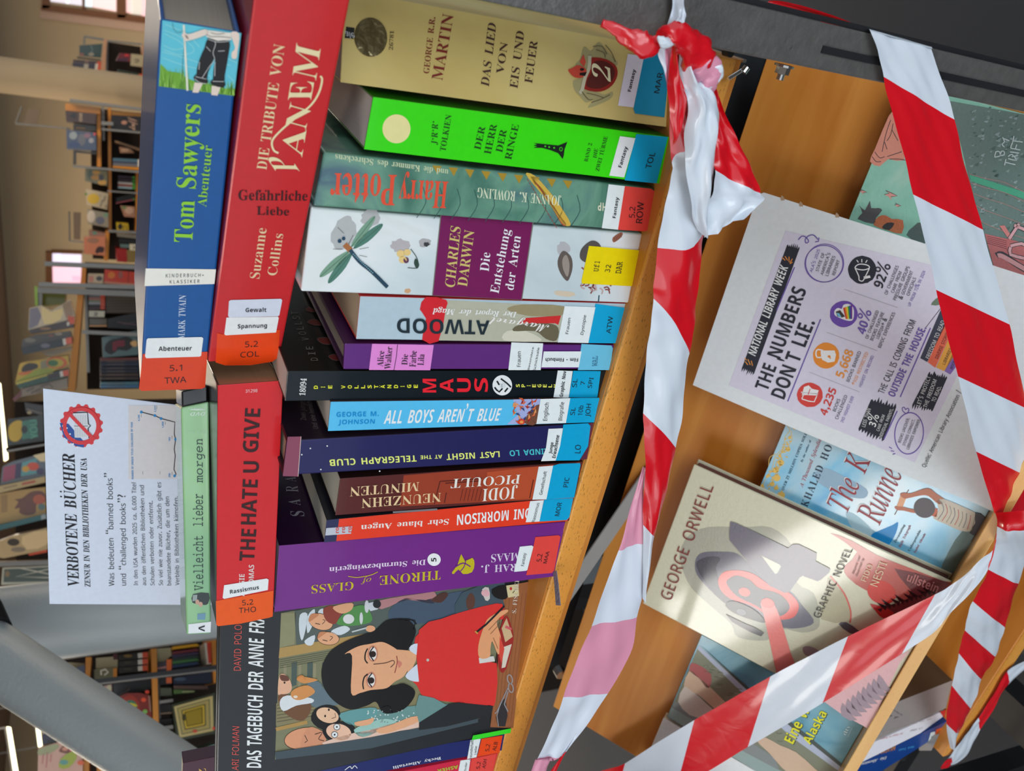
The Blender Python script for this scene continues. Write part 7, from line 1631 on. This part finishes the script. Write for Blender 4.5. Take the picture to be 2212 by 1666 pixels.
bgbook('B', 4.66, [(550, 478), (808, 560), (804, 590), (545, 498)], C(120, 84, 44), 'brown book leaning under the black script cover', [('l', [(560, 488), (800, 572)], 5, C(180, 140, 90))])
bgbook('B', 4.68, [(590, 540), (700, 560), (740, 604), (600, 604)], C(170, 120, 84), 'peach picture cover lying low on the orange bookcase', [('e', (650, 575), 40, 18, C(206, 160, 120))])
for i, (y, c, n_) in enumerate(((655, C(70, 104, 120), 'teal-blue'), (680, C(60, 66, 84), 'dark slate'), (706, C(110, 104, 104), 'grey'))):
    bgbook('B', 4.6, [(530, y), (786, y + 14), (784, y + 38), (528, y + 24)], c, n_ + ' slim spine with white and red tag above the orange book', [('p', [(776, y + 13), (800, y + 14), (798, y + 38), (774, y + 37)], WL), ('p', [(800, y + 14), (826, y + 16), (824, y + 40), (798, y + 38)], OT)])
bgbook('B', 4.6, [(528, 733), (822, 752), (820, 778), (526, 750)], C(206, 130, 20), 'bright orange spine at the end of the third board')
for i, (y, c, n_) in enumerate(((830, C(56, 44, 60), 'dark purple'), (862, C(60, 46, 56), 'black-violet'), (892, C(190, 186, 180), 'white'), (914, C(150, 70, 50), 'red-brown'), (936, C(150, 176, 180), 'pale blue'))):
    bgbook('B', 4.72, [(580, y), (722, y + 10), (722, y + 30), (580, y + 20)], c, n_ + ' spine with a green tag on the fourth board', [('p', [(722, y + 10), (754, y + 13), (752, y + 32), (722, y + 30)], C(70, 160, 40))])
bgbook('B', 4.72, [(560, 1052), (742, 1008), (744, 1060), (562, 1092)], C(20, 24, 18), 'black book tilted beside the green-tagged spines', [('p', [(720, 1060), (750, 1056), (750, 1080), (722, 1082)], C(60, 130, 40))])
bgbook('B', 4.71, [(558, 1100), (730, 1066), (732, 1078), (560, 1112)], C(150, 70, 76), 'thin red and blue book leaning under the tilted black one')
bgbook('B', 4.72, [(600, 1130), (745, 1142), (752, 1250), (640, 1240)], C(186, 130, 100), 'pink and green picture cover on the lower orange board', [('e', (690, 1180), 44, 36, C(214, 170, 140)), ('e', (640, 1150), 24, 16, C(120, 140, 84))])
bgbook('B', 4.72, [(560, 1298), (680, 1310), (686, 1392), (566, 1386)], C(206, 170, 20), 'small yellow cover with black pattern', [('e', (600, 1340), 24, 30, C(40, 30, 20)), ('l', [(640, 1320), (630, 1380)], 8, C(60, 50, 20)), ('l', [(660, 1325), (665, 1380)], 8, C(60, 50, 20))])
bgbook('B', 4.62, [(570, 1412), (784, 1436), (782, 1464), (570, 1440)], C(150, 140, 124), 'pale grey spine on the lowest visible board')
bgbook('B', 4.62, [(590, 1455), (770, 1474), (768, 1510), (588, 1500)], C(36, 34, 34), 'black spine under the pale grey one')
bgbook('B', 4.62, [(600, 1512), (690, 1518), (690, 1556), (600, 1550)], C(96, 120, 116), 'teal-grey spine beside the letter N sign')
bgbook('B', 4.56, [(694, 1514), (784, 1520), (782, 1582), (694, 1576)], C(190, 180, 156), 'cream shelf letter sign N on the orange bookcase', [('t', 'N', (760, 1562), (758, 1536), (728, 1562), 'A', C(90, 80, 70))], .01, None, 'shelf_sign', 'sign')
bgbook('B', 4.6, [(560, 1560), (664, 1566), (670, 1700), (566, 1690)], C(140, 30, 28), 'plain dark red file box', (), .2, 'file boxes', 'file_box', 'box')
bgbook('B', 4.6, [(666, 1575), (784, 1582), (790, 1700), (674, 1700)], C(120, 100, 56), 'khaki file box next to the dark red one', (), .2, 'file boxes', 'file_box', 'box')

# unit C with the sloping orange board and gold covers
V(*ZE)
unit('C', 'bookcase with a steel frame and tilted shiny covers left of the white notice', 3.2, (900, 30), (900, 1380), [('shelf', BOARD, [(826, 320), (886, 326), (796, 1400), (716, 1400)], 0), ('shelf', BOARD, [(868, 90), (912, 95), (905, 250), (852, 248)], .2),
   ('upright', RAIL, bar((470, 45), (1600, 90), 44), -.1), ('upright', RAIL, bar((410, 265), (1600, 300), 44), -.12), ('upright', RAIL, bar((400, 325), (1600, 372), 60), -.1), ('back_rail', RAIL, [(892, 335), (920, 335), (950, 1200), (918, 1200)], .08), ('upright', RAIL, bar((870, 770), (1500, 800), 40), -.02), ('side_panel', RAIL, [(395, 330), (448, 335), (445, 500), (392, 500)], 0)])
bgbook('C', 3.18, [(362, 286), (396, 290), (402, 492), (372, 492)], C(130, 160, 20), 'bright lime strip at the end of the steel-framed bookcase', (), .02, None, 'end_strip', 'panel')
bgbook('C', 3.3, [(448, 362), (694, 366), (684, 470), (450, 492)], C(84, 90, 10), 'moss green cover above the gold-shining cover')
bgbook('C', 3.18, [(310, 520), (440, 486), (540, 545), (745, 425), (792, 600), (700, 652), (300, 752)], C(176, 150, 110), 'gold-shining cover with a notch of light, leaning out of the bookcase', [('p', [(316, 525), (400, 510), (440, 600), (400, 700), (306, 740)], C(120, 110, 120)), ('p', [(440, 500), (540, 560), (660, 520), (640, 640), (470, 690)], C(226, 196, 130), 2), ('p', [(660, 480), (745, 440), (780, 590), (700, 630)], C(150, 120, 90)), ('p', [(720, 600), (790, 610), (780, 680), (715, 680)], OT)], mat=GLOSS)
bgbook('C', 3.17, [(302, 756), (716, 652), (780, 690), (776, 722), (330, 790)], C(56, 38, 34), 'brown spine right under the gold-shining cover', [('e', (480, 735), 60, 14, C(140, 100, 60)), ('p', [(705, 668), (732, 662), (735, 700), (710, 708)], WL), ('p', [(732, 640), (785, 628), (790, 680), (740, 690)], OT)])
bgbook('C', 3.18, [(240, 852), (380, 800), (740, 760), (760, 830), (640, 850), (222, 935)], C(74, 66, 60), 'grey marbled cover above the thick black spine', [('e', (320, 860), 60, 24, C(120, 110, 96)), ('e', (620, 790), 40, 16, C(150, 130, 110)), ('e', (540, 810), 30, 12, C(130, 70, 60))])
bgbook('C', 3.16, [(222, 935), (665, 842), (758, 826), (770, 890), (700, 920), (248, 1012)], C(24, 26, 32), 'thick black spine with white and red tags jutting from the bookcase', [('e', (480, 915), 50, 24, C(104, 100, 110)), ('p', [(662, 845), (692, 838), (702, 905), (672, 912)], WL), ('p', [(692, 838), (758, 824), (766, 892), (702, 905)], OT)])
bgbook('C', 3.22, [(430, 985), (760, 925), (764, 960), (520, 1030)], C(160, 140, 110), 'cream page block lying under the thick black spine')
bgbook('C', 3.18, [(206, 1108), (380, 1070), (722, 1020), (732, 1110), (560, 1190), (160, 1302)], C(196, 156, 40), 'yellow cover with a dark-haired head and a green disc', [('p', [(240, 1140), (300, 1100), (390, 1110), (400, 1150), (330, 1180), (290, 1200), (230, 1190)], C(40, 24, 16), 2), ('p', [(200, 1200), (280, 1190), (340, 1180), (300, 1220), (200, 1226)], C(206, 110, 40), 2), ('p', [(430, 1080), (520, 1060), (510, 1150), (430, 1160)], C(140, 130, 96)), ('e', (600, 1095), 110, 62, C(206, 84, 20)), ('e', (590, 1098), 86, 48, C(190, 160, 40)), ('e', (560, 1100), 56, 34, C(50, 106, 50)), ('p', [(165, 1300), (560, 1192), (560, 1160), (400, 1160), (300, 1220)], C(150, 156, 40))])
bgbook('C', 3.17, [(162, 1306), (560, 1196), (720, 1160), (724, 1240), (500, 1300), (200, 1372)], C(34, 74, 60), 'teal-green thick spine under the yellow cover', [('p', [(162, 1306), (560, 1196), (560, 1216), (168, 1330)], C(190, 170, 60)), ('p', [(500, 1220), (630, 1190), (640, 1250), (510, 1282)], C(40, 26, 26)), ('p', [(630, 1190), (662, 1182), (672, 1240), (640, 1250)], WL), ('p', [(662, 1182), (724, 1168), (728, 1232), (672, 1240)], OT)])
bgbook('C', 3.2, [(220, 1375), (600, 1280), (715, 1255), (715, 1366), (450, 1420), (200, 1460)], C(150, 130, 110), 'white cover with black ink sketch above the white notice', [('l', [(280, 1400), (360, 1360), (330, 1420), (430, 1370)], 12, C(50, 40, 44)), ('l', [(430, 1350), (520, 1320), (560, 1360)], 10, C(60, 50, 50)), ('p', [(130, 1480), (230, 1385), (230, 1440), (160, 1510)], C(110, 40, 40))])
bgbook('C', 3.3, [(1108, 108), (1465, 140), (1465, 278), (1100, 250)], C(190, 50, 24), 'bright red box set with yellow print, near the pink window', [('e', (1180, 170), 40, 36, C(206, 110, 40)), ('e', (1275, 165), 26, 40, C(150, 80, 70)), ('l', [(1362, 130), (1356, 262)], 8, C(120, 30, 20)), ('p', [(1100, 236), (1465, 262), (1465, 280), (1098, 256)], C(190, 120, 90))])
bgbook('C', 3.3, [(932, 150), (1098, 154), (1090, 256), (926, 250)], C(186, 160, 126), 'small cream cover with a dark sketch left of the red box', [('e', (1050, 205), 34, 26, C(60, 50, 40)), ('p', [(940, 180), (990, 180), (990, 240), (940, 240)], C(196, 120, 90))])
for y, c, n_ in ((382, C(110, 104, 106), 'grey'), (408, C(170, 110, 100), 'pink'), (432, C(120, 124, 90), 'olive'), (456, C(150, 150, 150), 'pale'), (480, C(24, 20, 22), 'black'), (508, C(70, 24, 36), 'maroon')):
    bgbook('C', 3.3, [(938, y), (1062, y), (1062, y + 22), (938, y + 22)], c, n_ + ' thin spine with orange tag beside the second letter sign', [('p', [(1062, y), (1110, y), (1110, y + 22), (1062, y + 22)], OT)])
bgbook('C', 3.22, [(940, 545), (1110, 548), (1104, 614), (940, 612)], C(180, 170, 146), 'cream shelf letter sign N on the steel-framed bookcase', [('t', 'N', (1035, 600), (1035, 565), (995, 600), 'A', C(60, 54, 50))], .01, None, 'shelf_sign', 'sign')
bgbook('C', 3.26, [(945, 625), (1130, 628), (1130, 690), (945, 690)], C(90, 76, 60), 'brown-grey box under the cream letter sign', [('l', [(945, 706), (1130, 706)], 16, C(196, 140, 80))], .2, 'file boxes', 'file_box', 'box')
bgbook('C', 3.34, [(1120, 385), (1465, 375), (1465, 565), (1120, 570)], C(92, 74, 56), 'brown-grey page blocks seen edge on beside the blue top book', [('l', [(1120, y), (1465, y)], 4, C(60, 46, 36)) for y in (410, 440, 470, 500, 530)])
bgbook('C', 3.24, [(1140, 632), (1465, 560), (1465, 745), (1140, 725)], C(16, 14, 14), 'large black leaning book with fine pink lines', [('l', [(1240, 665), (1465, 700)], 4, C(150, 100, 110)), ('l', [(1300, 690), (1465, 660)], 3, C(110, 90, 96))])
bgbook('C', 3.22, [(1078, 830), (1465, 752), (1465, 1012), (1090, 1042)], C(84, 104, 104), 'grey-teal cover with black blot and maroon letters', [('p', [(1120, 900), (1180, 850), (1250, 840), (1330, 820), (1400, 850), (1410, 920), (1340, 970), (1250, 960), (1180, 1010), (1110, 970)], C(30, 26, 26), 2), ('p', [(1190, 880), (1250, 860), (1320, 860), (1320, 920), (1240, 930), (1230, 970), (1190, 970)], C(110, 30, 44)), ('p', [(1380, 880), (1440, 860), (1450, 920), (1400, 920)], C(206, 160, 100), 2)])
for y, c, n_ in ((1046, C(110, 50, 44), 'rust-red'), (1072, C(26, 30, 44), 'navy'), (1104, C(30, 36, 54), 'midnight-blue'), (1142, C(22, 26, 44), 'dark navy'), (1176, C(24, 26, 40), 'ink-blue'), (1212, C(60, 40, 34), 'dark brown'), (1250, C(50, 36, 34), 'black-brown'), (1302, C(70, 110, 120), 'teal'), (1336, C(60, 104, 136), 'sea-blue')):
    bgbook('C', 3.24, [(1064, y), (1470, y - 4), (1470, y + 26), (1060, y + 28)], c, n_ + ' spine in the stack beside the blue top book', [('l', [(1130, y + 12), (1320, y + 10)], 6, C(110, 90, 80))] if c[0] < .1 else ())
# covers standing out left of the white notice
V(*ZF)
unit('L', 'bookcase with covers jutting out left of the white notice', 2.95, (120, 30), (120, 1500), [('upright', RAIL, bar((-60, 1362), (420, 1345), 40), -.05), ('upright', RAIL, bar((50, 436), (420, 372), 14), -.2), ('upright', DARK, bar((45, 420), (420, 350), 22), -.1)])
bgbook('L', 2.9, [(200, 36), (352, 60), (352, 150), (210, 110)], C(40, 30, 26), 'dark cover with crossing pale lines just above the notice corner', [('l', [(220, 90), (350, 130)], 6, C(150, 130, 110)), ('e', (240, 120), 20, 14, C(176, 150, 110))])
bgbook('L', 2.84, [(64, 172), (356, 138), (360, 352), (60, 392)], C(30, 34, 26), 'black cover with a yellow head and teal background reading YOU', [('p', [(70, 240), (120, 190), (180, 190), (190, 260), (170, 330), (120, 358), (75, 330)], C(190, 150, 20), 3), ('p', [(180, 190), (300, 170), (310, 320), (180, 340)], C(50, 110, 90)), ('e', (200, 258), 26, 32, C(20, 24, 22)), ('t', 'YOU', (312, 330), (300, 180), (252, 335), 'a', C(96, 160, 130))])
bgbook('L', 2.86, [(20, 562), (100, 520), (370, 448), (372, 640), (0, 712)], C(96, 104, 110), 'comic cover with magenta letters and a red running figure', [('p', [(30, 565), (130, 540), (120, 660), (20, 690)], C(150, 60, 84)), ('p', [(130, 540), (180, 530), (170, 650), (120, 660)], C(50, 40, 76)), ('p', [(180, 530), (300, 490), (300, 620), (170, 640)], C(90, 150, 150)), ('e', (270, 560), 50, 34, C(206, 70, 40)), ('e', (210, 580), 30, 26, C(206, 150, 40)), ('p', [(270, 470), (370, 446), (370, 520), (330, 520)], C(226, 200, 150)), ('e', (330, 600), 30, 26, C(60, 50, 90))])
bgbook('L', 2.84, [(-40, 728), (368, 640), (372, 690), (-40, 786)], C(180, 150, 96), 'cream spine with red title under the comic cover', [('l', [(180, 705), (290, 682)], 16, C(170, 60, 30)), ('l', [(30, 738), (140, 714)], 8, C(120, 96, 60))])
bgbook('L', 2.86, [(-40, 790), (180, 750), (372, 728), (376, 950), (-40, 1040)], C(176, 136, 66), 'golden-brown cover with a red-brown horse', [('p', [(150, 850), (120, 830), (180, 820), (250, 770), (330, 760), (370, 790), (370, 850), (300, 870), (290, 940), (220, 960), (160, 940), (160, 900), (120, 905)], C(104, 50, 30), 3), ('e', (320, 830), 50, 40, C(176, 76, 40)), ('p', [(10, 800), (60, 790), (60, 930), (10, 940)], C(150, 110, 50)), ('e', (340, 890), 30, 26, C(84, 110, 104))])
bgbook('L', 2.84, [(-40, 1046), (376, 946), (380, 988), (-40, 1092)], C(24, 84, 84), 'teal spine under the golden-brown horse cover', [('p', [(335, 958), (376, 948), (380, 986), (338, 996)], C(140, 150, 150))])
bgbook('L', 2.86, [(-30, 1180), (100, 1130), (384, 1062), (388, 1240), (30, 1312), (-30, 1300)], C(190, 156, 104), 'shiny tan cover with dark tree marks', [('e', (110, 1180), 50, 30, C(70, 54, 40)), ('p', [(180, 1130), (384, 1080), (384, 1200), (220, 1240)], C(226, 190, 136), 2), ('e', (150, 1240), 60, 20, C(140, 120, 96)), ('p', [(230, 1275), (384, 1240), (384, 1262), (240, 1290)], OT)], mat=GLOSS)
bgbook('L', 2.9, [(20, 1392), (400, 1372), (402, 1512), (10, 1530)], C(176, 170, 146), 'framed dark green sheet with a white zigzag', [('p', [(34, 1402), (400, 1384), (400, 1500), (28, 1508)], C(44, 58, 40)), ('l', [(140, 1386), (400, 1440)], 9, C(190, 180, 156)), ('l', [(400, 1400), (130, 1462), (400, 1470)], 9, C(190, 180, 156)), ('e', (60, 1440), 20, 26, C(120, 90, 40))], .02, None, 'framed_sheet', 'picture')
# near-left unit D behind the diagonal tube
V(*ZG)
unit('D', 'bookcase behind the thick grey diagonal tube', 2.3, (590, 330), (590, 1700), [('shelf', BOARD, [(872, 378), (932, 376), (900, 760), (862, 760)], 0), ('shelf', BOARD, [(1534, 292), (1592, 290), (1618, 1180), (1560, 1180)], 0), ('shelf', BOARD, [(856, 1150), (912, 1150), (902, 1700), (832, 1700)], -.02), ('shelf', BOARD, [(988, 1220), (1048, 1240), (1026, 1700), (982, 1700)], .1), ('shelf', BOARD, [(2146, 160), (2196, 155), (2210, 640), (2172, 640)], 0),
   ('upright', RAIL, bar((560, 385), (2260, 165), 40), -.06), ('upright', BLACK, bar((560, 352), (2260, 140), 14), -.05), ('upright', BLACK, bar((780, 645), (2260, 470), 44), -.05), ('upright', RAIL, bar((800, 672), (2260, 500), 16), -.05), ('back_rail', RAIL, [(935, 660), (958, 658), (966, 780), (940, 780)], .08), ('back_rail', RAIL, [(1600, 590), (1624, 588), (1640, 1150), (1622, 1150)], .05), ('upright', RAIL, bar((1620, 835), (1760, 815), 30), 0), ('upright', RAIL, bar((1620, 1105), (1760, 1085), 36), 0)])  # thin black bar imitates the shadow line beside the grey column
bgbook('D', 2.34, [(590, 470), (700, 430), (862, 440), (840, 470), (640, 530), (590, 528)], C(150, 134, 100), 'cream page block lying at the left end of the upper board')
bgbook('D', 2.3, [(700, 515), (860, 450), (866, 590), (730, 605)], C(76, 80, 96), 'blue-grey speckled cover beside the first orange board', [('p', [(800, 600), (860, 585), (862, 615), (810, 625)], OT)])
bgbook('D', 2.34, [(975, 385), (1150, 372), (1196, 400), (1196, 480), (975, 502)], C(160, 144, 110), 'thick cream page block between the first two orange boards', [('p', [(1150, 345), (1195, 342), (1195, 400), (1152, 402)], C(70, 24, 26))])
bgbook('D', 2.32, [(955, 502), (1150, 488), (1150, 590), (960, 605)], C(100, 96, 66), 'photo cover with a white letter C', [('l', [(1030, 560), (1025, 515), (1070, 500), (1100, 530), (1060, 560)], 16, C(206, 196, 176)), ('p', [(1150, 490), (1190, 486), (1188, 580), (1150, 588)], C(190, 120, 40))])
for i, n_ in enumerate(('uppermost', 'second', 'third')):
    y = 345 + i * 66; bgbook('D', 2.3, [(1206, y + 8), (1400, y - 12), (1500, y - 24), (1502, y + 36), (1210, y + 66)], C(34, 28, 22), n_ + ' black spine of the white-and-red-tagged set', [('p', [(1400, y - 6), (1446, y - 12), (1450, y + 36), (1404, y + 42)], WL), ('p', [(1446, y - 14), (1500, y - 20), (1504, y + 34), (1450, y + 40)], OT), ('e', (1300, y + 20), 44, 14, C(120, 90, 30) if i == 0 else C(60, 50, 30))])
bgbook('D', 2.34, [(1592, 290), (1732, 280), (1748, 360), (1672, 420), (1592, 430)], C(150, 140, 106), 'cream page block right of the second orange board')
bgbook('D', 2.32, [(1592, 440), (1692, 418), (1694, 510), (1596, 520)], C(70, 60, 70), 'small dark picture cover with a pink strip', [('l', [(1600, 490), (1690, 478)], 16, C(190, 130, 120)), ('p', [(1692, 402), (1746, 396), (1744, 506), (1694, 514)], C(206, 96, 40))])
for y, c, n_ in ((262, C(206, 146, 14), 'golden yellow'), (312, C(110, 36, 44), 'wine-red'), (346, C(56, 40, 70), 'purple'), (378, C(30, 46, 40), 'dark green'), (410, C(60, 110, 56), 'leaf-green'), (446, C(40, 56, 84), 'steel-blue')):
    bgbook('D', 2.3, [(1752, y + 8), (2000, y - 22), (2030, y), (1756, y + 38)], c, n_ + ' spine in the rainbow row left of the black diary')
bgbook('D', 2.3, [(2078, 232), (2146, 222), (2150, 440), (2106, 448)], C(206, 196, 180), 'white-backed book with a broad red end band beside the black diary', [('p', [(2100, 230), (2146, 222), (2150, 436), (2118, 442)], C(196, 56, 24))])
bgbook('D', 2.34, [(970, 690), (1135, 650), (1138, 735), (976, 755)], C(176, 140, 130), 'pink and white small cover under the black upright', [('e', (1020, 705), 40, 24, C(206, 120, 130)), ('e', (1110, 690), 24, 30, C(190, 180, 140))])
bgbook('D', 2.34, [(1145, 640), (1532, 590), (1536, 700), (1300, 760), (1160, 800)], C(28, 26, 26), 'black folder lying behind the round red cover', [('l', [(1180, 790), (1320, 700)], 16, C(96, 84, 76))])
bgbook('D', 2.3, [(1160, 800), (1290, 742), (1420, 740), (1530, 770), (1545, 1000), (1440, 1060), (1300, 1000), (1150, 900)], C(120, 34, 24), 'red storybook cover with a green and yellow ball', [('e', (1320, 890), 100, 130, C(150, 44, 26)), ('e', (1325, 885), 70, 72, C(50, 116, 90)), ('p', [(1270, 880), (1330, 840), (1400, 870), (1340, 900), (1390, 920), (1300, 930)], C(190, 176, 40), 2), ('e', (1460, 810), 26, 22, C(220, 76, 40)), ('e', (1495, 730), 22, 18, C(200, 60, 36)), ('e', (1475, 930), 24, 22, C(120, 170, 80)), ('e', (1425, 1010), 24, 14, C(190, 60, 44)), ('l', [(1515, 770), (1530, 930)], 14, C(150, 110, 90))])
bgbook('D', 2.34, [(1760, 590), (2150, 520), (2165, 640), (1765, 655)], C(30, 38, 60), 'dark blue book lying behind the ornate golden cover', [('e', (1830, 600), 60, 20, C(70, 84, 104))])
bgbook('D', 2.33, [(1620, 590), (1744, 580), (1746, 650), (1622, 660)], C(26, 22, 22), 'black spine with an orange tag under the rainbow row', [('p', [(1690, 584), (1744, 580), (1746, 640), (1690, 644)], C(206, 96, 50))])
bgbook('D', 2.33, [(1764, 664), (2110, 668), (2116, 706), (1766, 700)], C(104, 76, 66), 'brown page block above the ornate golden cover')
bgbook('D', 2.33, [(1764, 706), (1980, 716), (1980, 736), (1766, 752)], C(96, 130, 60), 'slim green and white book above the ornate golden cover', [('l', [(1850, 730), (1970, 724)], 10, C(200, 196, 150))])
bgbook('D', 2.33, [(1626, 690), (1745, 690), (1748, 770), (1630, 772)], C(96, 100, 76), 'mossy little cover beside the second orange board')
for y, n_ in ((860, 'upper'), (1010, 'lower')): bgbook('D', 2.34, [(1630, y), (1745, y - 10), (1748, y + 70), (1632, y + 80)], C(26, 22, 22), n_ + ' black box file left of the ornate golden cover', [('l', [(1630, y + 92), (1745, y + 82)], 12, C(170, 140, 110))], .15, 'file boxes', 'file_box', 'box')
def ring4(s, c): return ('p', [(1965 + (x - 1965) * s, 985 + (y - 985) * s) for x, y in ((1760, 875), (2170, 760), (2180, 1130), (1820, 1205))], c)
bgbook('D', 2.28, [(1745, 860), (2186, 738), (2192, 1152), (1802, 1228)], C(44, 50, 26), 'ornate golden book cover with nested frames behind the diagonal tube', [ring4(.96, C(190, 170, 110)), ring4(.82, C(110, 106, 70)), ring4(.76, C(170, 150, 84)), ring4(.6, C(66, 66, 44)), ring4(.54, C(206, 170, 44)), ring4(.46, C(96, 84, 10)), ring4(.40, C(150, 124, 20)), ('e', (1870, 990), 20, 36, C(60, 54, 10)), ('e', (1980, 1130), 24, 14, C(200, 60, 40)), ('e', (2176, 1100), 20, 16, C(200, 60, 40))], mat=GLOSS)
bgbook('D', 2.3, [(1950, 1342), (2190, 1262), (2192, 1430), (2060, 1440)], C(130, 160, 146), 'pale teal cover with a pink oval near the maroon book', [('e', (2140, 1340), 50, 40, C(200, 140, 130)), ('e', (2060, 1385), 30, 20, C(206, 196, 170)), ('p', [(2060, 1420), (2190, 1390), (2190, 1425), (2080, 1440)], C(40, 56, 46))])
bgbook('D', 2.26, [(388, 1300), (600, 1240), (838, 1170), (842, 1700), (380, 1700)], C(196, 150, 130), 'pink comic cover with a magenta and green figure, lower left corner', [('p', [(400, 1310), (560, 1260), (600, 1290), (500, 1360), (390, 1370)], C(150, 150, 106), 2), ('p', [(600, 1330), (640, 1280), (700, 1270), (740, 1290), (700, 1350), (640, 1350)], C(110, 54, 36), 3), ('e', (660, 1310), 30, 20, C(196, 130, 100)), ('p', [(700, 1230), (790, 1210), (800, 1250), (720, 1270)], C(150, 170, 50), 2), ('e', (760, 1300), 60, 60, C(190, 30, 76)), ('e', (795, 1290), 34, 40, C(70, 60, 110)), ('p', [(620, 1410), (740, 1330), (780, 1400), (700, 1500), (600, 1500)], C(150, 160, 40), 2), ('e', (650, 1445), 44, 26, C(84, 140, 130)), ('e', (820, 1450), 34, 24, C(206, 80, 30)), ('l', [(440, 1360), (430, 1460)], 8, C(176, 90, 96)), ('l', [(480, 1345), (470, 1500)], 8, C(176, 90, 96)), ('l', [(520, 1360), (515, 1440)], 8, C(176, 90, 96))])
bgbook('D', 2.3, [(420, 930), (480, 900), (800, 1110), (700, 1120), (420, 1160)], C(180, 156, 124), 'folded newspaper with a red strip under the grey tube', [('l', [(500, 960), (560, 1110)], 30, C(206, 140, 110))] + [('l', [(440, 960 + i * 28), (500 + i * 30, 950 + i * 28)], 5, C(110, 96, 76)) for i in range(6)], .05, None, 'newspaper', 'newspaper')
bgbook('D', 2.29, [(430, 1165), (570, 1128), (800, 1100), (860, 1150), (600, 1230), (430, 1270)], C(40, 36, 66), 'navy-blue box with a cream label above the pink comic cover', [('p', [(590, 1135), (705, 1112), (710, 1170), (596, 1190)], C(190, 170, 130)), ('p', [(480, 1220), (580, 1200), (560, 1250), (490, 1250)], C(24, 20, 20)), ('l', [(600, 1230), (840, 1150)], 14, C(120, 110, 84))], .12, None, 'storage_box', 'box')
for y, c, n_ in ((1390, C(120, 90, 84), 'grey-pink'), (1440, C(130, 50, 40), 'brick-red'), (1500, C(120, 116, 116), 'ash-grey'), (1560, C(50, 70, 90), 'slate-blue')):
    bgbook('D', 2.3, [(1090, y + 20), (1400, y - 40), (1620, y), (1100, y + 70)], c, n_ + ' box file at the lower edge under the grey tube', (), .15, 'file boxes', 'file_box', 'box')
bgbook('D', 2.34, [(1080, 1330), (1160, 1300), (1165, 1380), (1085, 1400)], C(150, 110, 84), 'peach cover at the end of the narrow orange board')
bpy.data.objects.remove(_fo); bpy.data.curves.remove(_fc)
